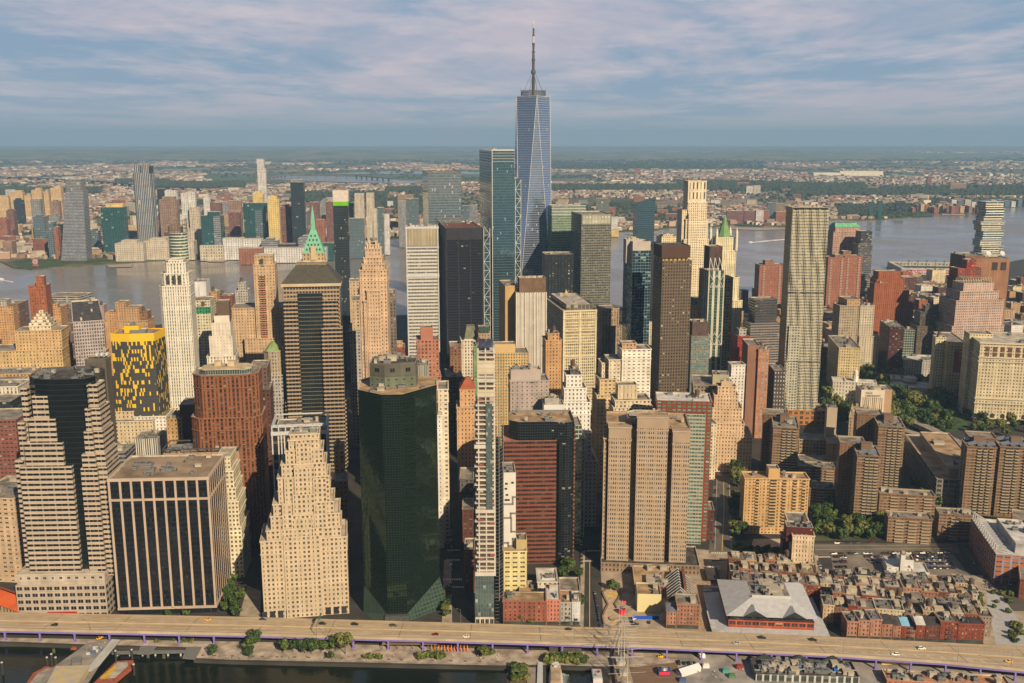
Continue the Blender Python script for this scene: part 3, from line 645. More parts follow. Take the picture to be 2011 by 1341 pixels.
m.build('windows', plain((.03, .03, .035, 1), rough=.2), b.e)
# ---- grey-brown granite complex with vertical notches
b = Bd('office_tower', 'wide grey-brown granite tower with deep vertical slots, right of centre', 1183, 1120, 765, -5)
GR = fac(C(200, 174, 144), (.02, .022, .022, 1), .52, .50, None, (.22, .24, .2, 1), .18, .12, 0, .01, .8, .15)
GRD = fac(C(150, 126, 104), GD, .5, .5, p=.05)
NT = fac(C(150, 126, 104), GD, .5, .62, None, BLIND, .05, .15, 0, .01, .5, .15)
b.box(1192, 1355, 836, 44, NT, off=8, bay=3.4, fl=3.75, roof=ROOFT, par=1.5, name='rear_wall', inner=plain(C(190, 160, 130))); b.clutter(4)
for xl, xr, y, of in ((1196, 1240, 838, .0), (1186, 1192, 860, 3), (1252, 1313, 818, 0), (1322, 1356, 846, .6)):
    b.box(xl, xr, y, 14, GR, off=of, bay=1.75, fl=3.75, roof=ROOFT, par=.3, name='granite_bay')
    if of >= 0 and of < 1:
        m = MB(); a_, z_ = b.P(xl, y, of - .1); c_, _ = b.P(xr, y, of - .1); m.box(a_ - .05, c_ + .05, of - .12, of + 6, z_ - 9.5, z_ + .05, bottom=True); m.build('blank_crown', WALLP(C(190, 164, 136), .1), b.e)
m = MB(); p0 = b.P(1232, 812, 14)[0]; p1 = b.P(1312, 812, 14)[0]; zr_ = b.P(1192, 836, 5.5)[1]
b.prism(cham(p0, p1, 12, 40, 6), zr_ - 1.2, zr_ + 4.5, plain(C(175, 150, 122)), roof=plain(C(200, 165, 125)), par=1.6, name='roof_plinth'); b.clutter(3)
b.box(1180, 1375, 1104, 40, fac(C(150, 125, 102), GD, .45, .45, p=0), off=-7, bay=3, fl=5, roof=ROOFD, name='podium')
# ---- brick apartment tower with green glazed corner behind it
b = Bd('apartment_tower', 'brick and green glass apartment tower close behind the granite tower', 1358, 812, 815, -6)
GRW = fac(C(190, 180, 158), (.03, .10, .08, 1), .84, .50, (.28, .28, .25, 1), (.2, .25, .22, 1), .3, .15, .2, .02, .9, .1)
b.box(1330, 1386, 812, 20, GRW, bay=2.6, fl=3.2, roof=plain(C(60, 75, 40), noise=.6, scale=.6), name='glazed_wall')
b.box(1290, 1399, 786, 30, fac(C(150, 72, 52), (.05, .18, .14, 1), .6, .5, None, (.3, .4, .35, 1), .25, .2, 0, .02, .7, .2), off=6, bay=4.2, fl=3.2, roof=ROOFW, name='brick_wall'); b.clutter(5, 1)
b.box(1366, 1403, 1000, 22, BRICKD, off=10, bay=4, fl=4, name='low_wing')
# ---- brown-orange octagonal block
b = Bd('office_tower', 'rust brown granite tower with chamfered corners and a rooftop pavilion', 372, 735, 800, 7)
RO = fac(C(156, 100, 70), (.02, .022, .02, 1), .56, .55, C(120, 70, 50), (.22, .20, .08, 1), .3, .15, 0, .02, .9, .15)
def octb(b, xl, xr, y, dep, mat, off, c, bay, fl, zb=0, roof=ROOFG, name='wall', par=1.2):
    a_, z_ = b.P(xl, y, off); c_, _ = b.P(xr, y, off); b.prism(cham(a_, c_, off, off + dep, c), zb, z_, mat, bay, fl, roof, par, name); return z_
octb(b, 371, 517, 905, 40, RO, -1, 7, 3.3, 3.8, roof=ROOFT); octb(b, 373, 513, 822, 39, RO, -.5, 7, 3.3, 3.8, roof=ROOFT)
zt = octb(b, 375, 505, 738, 38, RO, 0, 8, 3.3, 3.8, roof=ROOFG)
x0_, x1_, y0_, y1_, _ = b.last
b.prism(cham(x0_ + 6, x1_ - 6, 5, 30, 5), zt - 1, zt + 3.2, glassy((.1, .2, .2, 1), (.3, .3, .3, 1), .85, .8), 2, 4, roof=plain(C(215, 195, 150)), par=0, name='pavilion')
m = MB(); m.box(x0_ + 9, x1_ - 14, 4, 22, zt + 3.3, zt + 4.1, bottom=True); m.box(x0_ + 16, x0_ + 22, 16, 22, zt + 4, zt + 8); m.box(x1_ - 26, x1_ - 20, 14, 20, zt + 4, zt + 8.5); m.build('canopy_roof', plain(C(210, 185, 145)), b.e)
# ---- white frame block behind the ziggurat
b = Bd('office_block', 'dark office block with an open white roof frame behind the ziggurat', 533, 845, 765, 8)
b.box(534, 641, 848, 'y823', fac(C(225, 215, 200), (.02, .02, .022, 1), .78, .9, (.03, .03, .03, 1), (.2, .15, .08, 1), .1, .12, .2, .02, .6, .1), bay=4.6, fl=3.8, roof=ROOFG, par=1, name='curtain_wall'); b.clutter(8)
x0_, x1_, y0_, y1_, zt = b.last
m = MB()
for yy in (y0_, y0_ + 4, y1_): m.bar((x0_, yy, zt + 4), (x1_, yy, zt + 4), .7); 
for xx in (x0_, x0_ + 4, x1_): m.bar((xx, y0_, zt + 4), (xx, y1_, zt + 4), .7)
for k in range(9): m.bar((x0_ + (x1_ - x0_) * k / 8, 0, zt - 3), (x0_ + (x1_ - x0_) * k / 8, 0, zt + 4), .6); m.bar((x0_ + (x1_ - x0_) * k / 8, 0, zt + 4), (x0_ + (x1_ - x0_) * k / 8, 4, zt + 4), .4)
for k in range(6): m.bar((x1_, y1_ * k / 5, zt - 3), (x1_, y1_ * k / 5, zt + 4), .6)
m.build('roof_frame', STEELW, b.e)
piers(b, x0_, x1_, 0, y1_, 0, zt - 2, 6, 10, 1.0, .6, STEELW)
m = MB(); band(m, x0_, x1_, 0, y1_, zt - 3, 3, .8); m.build('cornice_band', STEELW, b.e)
# ---- big-roofed brown block behind the pier-fronted one
b = Bd('office_block', 'tan sided block with a dark steel roof frame behind the pier fronted slab', 322, 890, 790, 5)
b.box(320, 470, 890, '480', fac(C(190, 150, 112), (.02, .02, .02, 1), .1, .1, p=0), bay=6, fl=8, roof=ROOFG, par=2, inner=METAL); b.clutter(10)
x0_, x1_, y0_, y1_, zt = b.last; m = MB()
for yy in (0, y1_): m.bar((x0_, yy, zt + 3), (x1_, yy, zt + 3), .6)
for xx in (x0_, x1_): m.bar((xx, 0, zt + 3), (xx, y1_, zt + 3), .6)
for k in range(12): m.bar((x0_ + (x1_ - x0_) * k / 11, 0, zt - 1), (x0_ + (x1_ - x0_) * k / 11, 0, zt + 3), .3)
m.build('roof_frame', METALD, b.e)
b = Bd('office_tower', 'narrow cream stepped building between the pier fronted slab and the rust tower', 440, 1100, 745, 5)
CZ = fac(C(242, 226, 190), (.03, .032, .03, 1), .5, .5, None, (.3, .28, .2, 1), .25, .2)
for xl, xr, y, of in ((425, 452, 897, 8), (425, 458, 925, 6), (425, 463, 958, 4), (425, 468, 985, 2), (425, 474, 1035, 0)): b.box(xl, xr, y, 34 - of, CZ, off=of, bay=3, fl=3.6, roof=ROOFL, name='tier')
# ---- postmodern tower with pyramid roof
b = Bd('office_tower', 'black and tan banded tower under a dark pyramid roof', 553, 585, 1002, 7)
PB = fac(C(188, 164, 134), (.012, .014, .016, 1), 1.1, .58, None, (.05, .06, .06, 1), .1, .08, .25, .01, .6, .1)
PW = fac(C(188, 164, 134), (.012, .014, .016, 1), .76, .56, None, BLIND, .05, .08, .2, .01, .6, .1)
b.box(556, 666, 563, 44, PW, off=3, bay=3.2, fl=4.1, roof=None, name='wall'); x0_, x1_, y0_, y1_, zt = b.last
GP = glassy((.03, .045, .05, 1), (.12, .11, .09, 1), .98, .84, .7, .06, .01, 0)
b.box(584, 633, 576, 8, GP, off=2.5, bay=3.2, fl=4.1, roof=ROOFG, name='glass_bay')
for xl, xr, y, of in ((556, 584, 590, 1.5), (633, 664, 590, 1.5), (558, 586, 645, -.5), (631, 672, 645, -.5)): b.box(xl, xr, y, 8 if of > 0 else 12, PB, off=of, bay=4, fl=4.1, roof=ROOFT, name='bay')
b.box(560, 680, 790, 44, PB, off=4, bay=4, fl=4.1, name='lower_wall')
b.prism([(x0_ - 2, y0_ - 2), (x1_ + 2, y0_ - 2), (x1_ + 2, y1_ + 2), (x0_ - 2, y1_ + 2)], zt, zt + 3, WALLP(C(220, 195, 160)), roof=None, name='cornice')
tp = b.P(582, 520, 18); tq = b.P(641, 520, 18)
b.prism([(x0_ - 1.5, y0_ - 1.5), (x1_ + 1.5, y0_ - 1.5), (x1_ + 1.5, y1_ + 1.5), (x0_ - 1.5, y1_ + 1.5)], zt + 3, tp[1], plain(C(80, 76, 64), noise=.3, scale=.4, rough=.6), roof=ROOFG, par=0, name='pyramid_roof', top=[(tp[0], 15), (tq[0], 15), (tq[0], 32), (tp[0], 32)])
b.prism([(tp[0] - .5, 14.5), (tq[0] + .5, 14.5), (tq[0] + .5, 32.5), (tp[0] - .5, 32.5)], tp[1], tp[1] + 2.4, plain(C(150, 130, 100), noise=.4, scale=.5), roof=ROOFG, name='roof_parapet')
# ---- green spire tower (copper pyramid)
b = Bd('spire_tower', 'tower with a tall turquoise copper pyramid and spire', 590, 520, 1144, 8)
CU = plain(D(120, 190, 165, .6), noise=.12, scale=.3, rough=.7)
b.box(590, 641, 515, 34, fac(C(205, 180, 140), ww=.35, wh=.6), bay=4, fl=4.5, roof=ROOFT)
b.box(594, 637, 497, 28, fac(C(200, 172, 130), ww=.3, wh=.5), off=3, bay=4, fl=4.5, roof=None, name='crown', zb=0); x0_, x1_, y0_, y1_, zt = b.last
cx_, cy_ = (x0_ + x1_) / 2, (y0_ + y1_) / 2
def sq(cx, cy, r): return [(cx - r, cy - r), (cx + r, cy - r), (cx + r, cy + r), (cx - r, cy + r)]
z1 = b.P(612, 450, 15)[1]; z2 = b.P(612, 430, 15)[1]; z3 = b.P(612, 403, 15)[1]; R = (x1_ - x0_) / 2
b.prism(sq(cx_, cy_, R), zt, z1, CU, roof=None, name='copper_roof', top=sq(cx_, cy_, R * .23))
b.prism(sq(cx_, cy_, R * .21), z1, z2, CU, roof=None, name='lantern', top=sq(cx_, cy_, R * .17)); b.prism(sq(cx_, cy_, R * .17), z2, z3, CU, roof=None, name='spire', top=sq(cx_, cy_, .15))
m = MB()
for k, (n_, t_) in enumerate(((5, .1), (4, .3), (3, .5), (2, .68))):
    for q in range(n_):
        r_ = R * (1 - .77 * t_); zc = zt + (z1 - zt) * t_; xx = cx_ + r_ * .8 * ((q + .5) / n_ * 2 - 1); m.box(xx - .8, xx + .8, cy_ - r_ - .3, cy_ - r_ + 1.5, zc, zc + 2.2)
m.build('dormer', plain((.03, .05, .045, 1)), b.e)
m = MB(); m.box(cx_ - 3, cx_ + 3, y0_ - 1, y0_ + 2, zt - 8, zt + 8); m.build('gable', WALLP(C(220, 195, 150)), b.e)
# ---- art deco tower with spire
b = Bd('deco_tower', 'pink-tan art deco tower tapering to a stone crown with a steel spire', 707, 540, 975, 3)
DK = fac(C(222, 186, 150), (.03, .03, .03, 1), .36, .46, None, (.35, .33, .26, 1), .3, .2)
b.box(706, 759, 530, 30, DK, bay=3.2, fl=3.8, roof=ROOFL)
for xl, xr, y, of, d in ((711, 755, 518, 2, 26), (714, 750, 505, 4, 22), (717, 747, 488, 6, 18), (721, 744, 480, 8, 14), (714, 752, 590, -2, 30), (720, 746, 570, -3, 30)):
    b.box(xl, xr, y, d, DK, off=of, bay=2.8, fl=3.8, roof=ROOFL, name='tier')
x0_, x1_, y0_, y1_, zt = b.P(721, 480, 8)[0], b.P(744, 480, 8)[0], 8, 22, b.P(721, 480, 8)[1]; cx_ = (x0_ + x1_) / 2
b.prism(circ(cx_, 15, 3.4, 8), zt - 1, zt + 6, glassy((.3, .33, .3, 1), (.4, .38, .32, 1)), 1.2, 3, roof=METAL, par=0, name='lantern')
m = MB(); m.bar((cx_, 15, zt + 5), (cx_, 15, zt + 24), (.9, .12)); m.build('spire', METAL, b.e)
m = MB(); 
for sx in (-1, 1):
    for k in range(3): m.box(cx_ + sx * (3 + 2.2 * k) - .7, cx_ + sx * (3 + 2.2 * k) + .7, 6.5 + k * .4, 9, zt - 6 - 3 * k, zt + 4 - 3 * k)
m.build('buttress', WALLP(C(228, 200, 165)), b.e)
# ---- white limestone tower, left
b = Bd('limestone_tower', 'tall white limestone tower in front of the scaffolded glass drum', 312, 560, 1047, 8)
LW = fac(C(246, 236, 214), (.05, .05, .05, 1), .42, .6, C(205, 195, 175), (.35, .33, .28, 1), .3, .2, dirt=.25)
octb(b, 312, 372, 562, 34, LW, 0, 3, 2.6, 3.7, roof=ROOFL)
for xl, xr, y, of, d in ((316, 369, 537, 2, 28), (321, 363, 516, 4, 24), (325, 358, 511, 5, 20)): octb(b, xl, xr, y, d, LW, of, 3, 3, 4, roof=ROOFL, name='crown')
b.box(309, 380, 780, 40, LW, off=3, bay=3, fl=3.7, name='lower_wall', roof=ROOFL); b.box(330, 405, 800, 40, CREAM, off=-4, name='lower_wing', roof=ROOFG)
m = MB()
for px_ in (330, 342, 353): p = b.P(px_, 548, -.2); m.box(p[0] - 1.6, p[0] + 1.6, -.3, .1, p[1] - 5, p[1] + 4)
m.build('arched_window', plain((.05, .05, .045, 1)), b.e)
b = Bd('glass_tower', 'round green-glass tower top wrapped in scaffolding behind the white limestone tower', 326, 460, 1480, 0)
CY = fac((.5, .5, .46, 1), (.06, .12, .09, 1), 1.1, .68, None, (.35, .42, .35, 1), .25, .08, .5, .02, .6, .1)
a_, z_ = b.P(326, 458); c_, _ = b.P(361, 458); r_ = (c_ - a_) / 2
b.prism(circ(a_ + r_, r_, r_, 20), 0, z_, CY, 2.5, 4.5, roof=ROOFG)
zt2 = b.P(326, 430)[1]
m = MB()
for k in range(20):
    t = 2 * pi * k / 20; x, y = a_ + r_ + r_ * cos(t), r_ + r_ * sin(t); hh = z_ + (zt2 - z_) * (.45 + .55 * (cos(t) * .5 + .5)); m.bar((x, y, z_), (x, y, hh), .5)
    x2, y2 = a_ + r_ + r_ * cos(t + .314), r_ + r_ * sin(t + .314)
    for q in (.3, .6, .95): m.bar((x, y, z_ + (hh - z_) * q), (x2, y2, z_ + (hh - z_) * q), .45)
m.build('scaffold', plain(C(130, 110, 85)), b.e)
# ---- yellow patchwork block
b = Bd('apartment_tower', 'dark tower patched at random with bright yellow panels', 217, 660, 960, 4)
YB = bpy.data.materials.new('patchwork'); YB.use_nodes = True
def yel():
    t = YB.node_tree; bs = t.nodes['Principled BSDF']; N_ = t.nodes; L_ = t.links
    uv = N_.new('ShaderNodeUVMap'); s = N_.new('ShaderNodeSeparateXYZ'); L_.new(uv.outputs[0], s.inputs[0])
    def m(op, a, b_=None):
        n = N_.new('ShaderNodeMath'); n.operation = op
        for i, v in enumerate((a, b_)):
            if v is None: continue
            if isinstance(v, (int, float)): n.inputs[i].default_value = v
            else: L_.new(v, n.inputs[i])
        return n.outputs[0]
    iu, iv = m('FLOOR', s.outputs[0]), m('FLOOR', s.outputs[1]); c = N_.new('ShaderNodeCombineXYZ'); L_.new(iu, c.inputs[0]); L_.new(iv, c.inputs[1])
    w = N_.new('ShaderNodeTexWhiteNoise'); L_.new(c.outputs[0], w.inputs[0])
    thr = m('MULTIPLY', m('SUBTRACT', s.outputs[1], -5.), .0064); yl = m('LESS_THAN', w.outputs[0], thr)
    top = m('GREATER_THAN', s.outputs[1], 38.); yl = m('MAXIMUM', yl, top)
    fu = m('FRACT', s.outputs[0]); fv = m('FRACT', s.outputs[1])
    win = m('MULTIPLY', m('MULTIPLY', m('GREATER_THAN', fu, .12), m('GREATER_THAN', fv, .3)), m('SUBTRACT', 1., yl))
    a = N_.new('ShaderNodeMix'); a.data_type = 'RGBA'; L_.new(yl, a.inputs[0]); a.inputs[6].default_value = (.03, .028, .026, 1); a.inputs[7].default_value = (.52, .34, .012, 1)
    b2 = N_.new('ShaderNodeMix'); b2.data_type = 'RGBA'; L_.new(win, b2.inputs[0]); L_.new(a.outputs[2], b2.inputs[6]); b2.inputs[7].default_value = (.045, .05, .055, 1)
    L_.new(b2.outputs[2], bs.inputs['Base Color']); L_.new(m('SUBTRACT', .7, m('MULTIPLY', win, .5)), bs.inputs['Roughness'])
yel()
a_, z_ = b.P(217, 655); c_, _ = b.P(302, 655)
b.prism([(a_, 0), (a_ + (c_ - a_) * .45, -3), (c_, 0), (c_ + 4, 26), (a_ + 2, 30)], 0, z_, YB, 1.35, 3.5, roof=ROOFG, nf=40, inner=plain(D(205, 150, 15)))
b.box(243, 272, 640, 14, plain((.52, .34, .012, 1), noise=.05), off=6, zb=z_ - 1, name='penthouse', roof=ROOFL); b.clutter(2); b.box(255, 285, 648, 10, METAL, off=3, zb=z_ - 1, name='plant_screen')
# ---- black slab with dishes, grey grid block
b = Bd('office_block', 'plain dark slab with white satellite dishes, left of the yellow patched tower', 165, 705, 905, 4)
b.box(166, 207, 705, '217', fac((.085, .075, .062, 1), (.05, .045, .04, 1), .5, .9, None, p=0, gr=.5), bay=1.2, fl=60, roof=ROOFD); x0_, x1_, y0_, y1_, zt = b.last
for k in range(3):
    m = MB(); cc = Vector((x0_ + 9 + 4.2 * k, 10 + k, zt + 1.6)); rg = []
    n_ = Vector((-.35, -.6, .55)).normalized(); u_ = n_.cross(Vector((0, 0, 1))).normalized(); v_ = n_.cross(u_)
    R0 = [cc + (u_ * cos(t) + v_ * sin(t)) * 2.3 + n_ * .9 for t in [2 * pi * q / 12 for q in range(12)]]
    for q in range(12): m.face([R0[q], R0[(q + 1) % 12], cc]); m.face([R0[(q + 1) % 12], R0[q], cc - n_ * .2])
    m.bar((cc.x, cc.y, zt - 1), tuple(cc), .3); m.build('satellite_dish', STEELW, b.e)
b = Bd('office_block', 'grey gridded block with fine white mullions left of the dark slab', 143, 640, 1075, 24)
b.box(143, 203, 632, '120', fac(C(198, 184, 176), (.03, .03, .035, 1), .6, .6, None, BLIND, .2, .2), bay=2.6, fl=3.8, roof=ROOFD, par=2); b.clutter(4)
# ---- left background group
def simple(lbl, px, y, Y, rot, tiers, nm='office_building', cat='building', clut=2, tank=0, group=None):
    b = Bd(nm, lbl, px, y, Y, rot, cat, group)
    for i, t in enumerate(tiers):
        xl, xr, yt, dep, mat = t[:5]; kw = t[5] if len(t) > 5 else {}
        b.box(xl, xr, yt, dep, mat, **kw)
        if i == 0: a0 = b.last
    if clut: b.clutter(clut, tank)
    return b
O_ = lambda o, **k: dict(off=o, **k)
b = simple('beige stone block with a stepped pyramid top and green roof edges, far left', 0, 700, 1090, 8, [(-30, 122, 690, 40, fac(C(222, 186, 130), ww=.35, wh=.5), O_(0, bay=3.5)), (28, 120, 650, 30, fac(C(220, 182, 130), ww=.35, wh=.4), O_(6)), (57, 100, 640, 22, LIME, O_(9)), (55, 102, 668, 24, fac(C(225, 195, 150), (.1, .13, .08, 1), .5, .8), O_(7, fl=14, bay=3))], clut=0)
for k in range(5): x0_, x1_ = b.P(57, 640, 9)[0] + k * 2.3, b.P(100, 640, 9)[0] - k * 2.3; zt = b.P(57, 640, 9)[1]; b.prism([(x0_, 9 + k * 2), (x1_, 9 + k * 2), (x1_, 31 - 2 * k), (x0_, 31 - 2 * k)], zt + 3.2 * k, zt + 3.2 * k + 3.2, LIME, 9, 9, roof=ROOFL, name='step')
simple('rust brick tower with a slim stair turret standing by the river at far left', 56, 560, 1350, 10, [(55, 89, 562, 26, BRICKO, O_(0, bay=3.2)), (70, 85, 543, 12, BRICKO, O_(6))])
simple('orange brick apartment house right of the rust brick tower', 88, 610, 1400, 8, [(89, 118, 605, 30, ORNG, {}), (96, 112, 597, 12, ORNG, O_(6))], 'apartment_building', tank=1)
b = simple('low curved office building with dark glass bands on the river edge', 88, 580, 1530, -4, [(88, 156, 581, 40, fac(C(190, 185, 175), (.03, .04, .05, 1), 1.1, .5, gm=.4), O_(0, fl=3.6)), (100, 165, 597, 40, fac(C(140, 110, 100), (.05, .06, .07, 1), .7, .55), O_(-16))])
simple('pale orange apartment block with a red corner at the left edge by the water', 0, 600, 1500, 6, [(-50, 25, 603, 40, ORNG, {}), (-20, 12, 590, 20, GREYW, O_(10)), (2, 36, 597, 40, fac(C(150, 110, 90), ww=.8, wh=.5), O_(18))], 'apartment_building')
b = simple('cluster of tan stepped apartment towers left of the white limestone tower', 205, 620, 1440, 4, [(205, 290, 630, 36, TAN, {}), (226, 246, 594, 24, TAN, O_(4)), (247, 272, 604, 26, TAN, O_(3)), (208, 228, 613, 20, ORNG, O_(-1)), (262, 289, 612, 20, BROWN, O_(8))], 'apartment_building', clut=3, tank=1)
simple('plain white walled tower on the river edge right of the limestone tower', 375, 560, 1380, 6, [(375, 404, 553, 30, fac(C(225, 220, 212), ww=.02, wh=.8), O_(0, bay=14, fl=60))])
simple('cream office block with a green cornice below the plain white tower', 374, 600, 1230, 6, [(374, 412, 590, 34, fac(C(226, 214, 178), (.03, .04, .03, 1), .55, .5), {}), (374, 413, 603, 2, fac(C(60, 140, 100), GD, .4, .5), O_(-1.2, yb=615, par=.2))], clut=4, tank=1)
simple('small orange building with roof cabin beside the river', 413, 580, 1400, 5, [(413, 425, 573, 20, ORNG, {})], tank=1)
simple('red brick building with a green tank by the river', 425, 585, 1450, 5, [(425, 455, 581, 24, BRICK, {})], tank=1)
simple('slender pale grey tower with a round roof tank, alone by the river', 462, 570, 1480, 6, [(462, 486, 570, 24, GREYW, {}), (467, 482, 555, 14, GREYW, O_(4))], tank=1)
b = simple('stepped cream stone tower with a dark mechanical box on top', 405, 640, 1130, 9, [(406, 462, 700, 40, LIMEW, {}), (410, 456, 660, 34, fac(C(240, 226, 204), ww=.15, wh=.3), O_(3)), (415, 452, 634, 26, fac(C(238, 224, 202), ww=.1, wh=.5), O_(6)), (420, 450, 620, 20, WALLP(C(240, 226, 204)), O_(8)), (424, 449, 592, 16, plain(C(110, 92, 76), noise=.3, scale=1.5, stretch=(3, 3, .1)), O_(9))], clut=0)
b = Bd('stone_tower', 'tall tan stone tower with a strip of red scaffold up its front', 497, 520, 1250, 8)
TW = fac(C(212, 178, 138), (.03, .03, .03, 1), .34, .44, None, (.3, .27, .2, 1), .15)
b.box(497, 539, 520, 34, TW, bay=3.6, fl=3.9, roof=ROOFL); b.box(499, 535, 502, 26, TW, off=3, bay=3.6, fl=3.9, roof=ROOFL, name='crown')
b.box(455, 560, 605, 40, TW, off=4, bay=3.4, fl=3.9, name='wing'); b.box(480, 551, 665, 44, TW, off=-6, bay=3.4, fl=3.9, name='lower_wall')
m = MB(); p0 = b.P(508, 540, -1)[0]; p1 = b.P(520, 540, -1)[0]; zt = b.P(508, 540, -1)[1]
for k in range(40): z = zt * (.35 + .65 * k / 40); m.box(p0, p1, -1.2, -.1, z, z + 1.1, mi=k % 2)
m.build('scaffold_strip', [plain(C(165, 62, 40)), plain(C(90, 60, 50))], b.e)
m = MB(); p = b.P(514, 516, -1); m.box(p[0] - 2, p[0] + 2, -.3, .1, p[1] - 5, p[1] + 5); m.build('tall_window', plain((.05, .06, .05, 1)), b.e)
b = Bd('domed_tower', 'grey stone tower with a small pale green dome, left of the pyramid roofed tower', 517, 700, 1010, 8)
octb(b, 517, 553, 690, 26, fac(C(190, 172, 145), ww=.4, wh=.5), 0, 5, 3, 3.8); octb(b, 516, 556, 738, 30, GREYW, -2, 3, 3, 3.8, name='lower_wall')
x0_, x1_, y0_, y1_, zt = b.last; zt = b.P(517, 690)[1]; c_ = [(b.P(534, 690)[0] + 8.5 * cos(2 * pi * k / 8), 12 + 8.5 * sin(2 * pi * k / 8)) for k in range(8)]
b.prism(c_, zt - 1, zt + 8, plain(D(140, 165, 110, .6)), roof=None, name='dome', top=[(b.P(534, 690)[0] + 1.5 * cos(2 * pi * k / 8), 12 + 1.5 * sin(2 * pi * k / 8)) for k in range(8)])
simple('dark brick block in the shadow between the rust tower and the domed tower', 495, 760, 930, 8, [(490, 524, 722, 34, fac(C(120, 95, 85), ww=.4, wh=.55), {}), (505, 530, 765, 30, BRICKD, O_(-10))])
# ---- twin-wall silver tower, black tower
b = Bd('office_tower', 'silver and white office tower with a ribbed top and an open roof pit', 795, 445, 1165, 6)
SV = fac(C(226, 220, 205), (.035, .038, .042, 1), .82, .52, None, (.33, .32, .28, 1), .16, .12, .15, .01, .8, .08)
b.box(797, 860, 445, 24, SV, bay=1.75, fl=4.0, roof=ROOFD, par=4, inner=STEELW); b.clutter(5); x0_, x1_, y0_, y1_, zt = b.last
b.prism([(x0_ - .3, -.6), (x1_ + .3, -.6), (x1_ + .3, 24.3), (x0_ - .3, 24.3)], zt - 23, zt - 2.5, fac(C(196, 182, 150), C(120, 108, 84), .5, 1, None, p=0, gr=.7), bay=1.2, fl=99, roof=None, name='louvred_crown')
piers(b, x0_ + .3, x1_ - .3, -.2, 24, 0, zt, 1, 1, 1.2, .8, STEELW, 'f')
rings(b, 'cornice_band', STEELW, x0_, x1_, 0, y1_, ((zt - 2.5, 2.6), (zt - 59, 3), (zt - 25, 1.4)), .8)
m = MB(); cx_ = x0_ + (x1_ - x0_) * .47; m.bar((cx_, 10, zt), (cx_ - .6, 10, zt + 14), (.8, .3)); m.bar((cx_ - 3, 10, zt + 11), (cx_ + 2, 10, zt + 13), .5); m.bar((cx_ - 5, 9, zt - 2), (cx_ + 6, 12, zt), .6); m.build('antenna', WALLP(C(200, 150, 130)), b.e)
b = Bd('office_tower', 'blue-black slab tower with fine horizontal bands behind the silver tower', 874, 448, 1440, 9)
BK = fac((.012, .013, .02, 1), (.006, .007, .012, 1), 1.1, .45, None, (.28, .28, .26, 1), .012, .25, 0, .01, .5, .1)
b.box(876, 947, 448, '862', BK, bay=3, fl=4, roof=plain(C(120, 70, 55)), par=1.5); b.clutter(4); x0_, x1_, y0_, y1_, zt = b.last
piers(b, x0_, x1_, 0, y1_, 0, zt, 3, 1, 2.0, .6, plain((.014, .015, .022, 1)), 'f')
b.prism([(x0_ - .2, -.5), (x1_ + .2, -.5), (x1_ + .2, y1_ + .2), (x0_ - .2, y1_ + .2)], zt - 17, zt + .1, plain((.014, .015, .024, 1), rough=.6), roof=None, name='plant_screen')
# ---- mirror glass towers
b = Bd('glass_tower', 'sharp edged pale mirror glass tower behind the black tower', 837, 338, 1545, 8)
b.box(840, 906, 338, '822', glassy((.32, .40, .46, 1), (.20, .24, .27, 1), .94, .9, .9, .05, .01, .03), bay=1.9, fl=4.1, roof=ROOFG, par=1); b.clutter(3)
b = Bd('glass_tower', 'blue-teal glass tower with white cross bracing beside the tallest tower', 964, 296, 1560, 9)
TG = glassy((.12, .24, .32, 1), (.07, .12, .15, 1), .94, .86, .88, .05, .012, .012, (.5, .55, .5, 1))
b.box(967, 1010, 296, '939', TG, bay=1.7, fl=4.3, roof=ROOFG, par=2, inner=METAL); b.clutter(4); x0_, x1_, y0_, y1_, zt = b.last
b.box(1008, 1024, 350, 30, TG, off=6, bay=1.7, fl=4.3, name='wing'); b.box(950, 966, 470, 40, TG, off=6, bay=1.7, fl=4.3, name='wing')
rings(b, 'crown_louvre', METAL, x0_, x1_, 0, y1_, [(zt - 4 - k * 4.2, 1.1) for k in range(4)], .5)
b.prism([(x0_ - .2, -.4), (x1_ + .2, -.4), (x1_ + .2, 4), (x0_ - .2, 4)], zt, zt + 2, STEELW, roof=None, name='crown')
m = MB()
for (xa_, xb_, yo, ztp) in ((b.P(1012, 350, 5.4)[0], b.P(1023, 350, 5.4)[0], 5.4, b.P(1012, 352, 5.4)[1]), (b.P(950, 450, 5.4)[0], b.P(962, 450, 5.4)[0], 5.4, b.P(955, 448, 5.4)[1])):
    m.bar((xa_, yo, 0), (xa_, yo, ztp), .55); m.bar((xb_, yo, 0), (xb_, yo, ztp), .55); z = 0; s_ = 0
    while z < ztp - 8:
        m.bar((xa_ if s_ else xb_, yo, z), (xb_ if s_ else xa_, yo, z + 14), .45); m.bar((xa_, yo, z), (xb_, yo, z), .4); z += 14; s_ ^= 1
m.bar((x0_ - .5, -.4, 0), (x0_ - .5, -.4, zt + 2), .7); m.build('cross_bracing', STEELW, b.e)
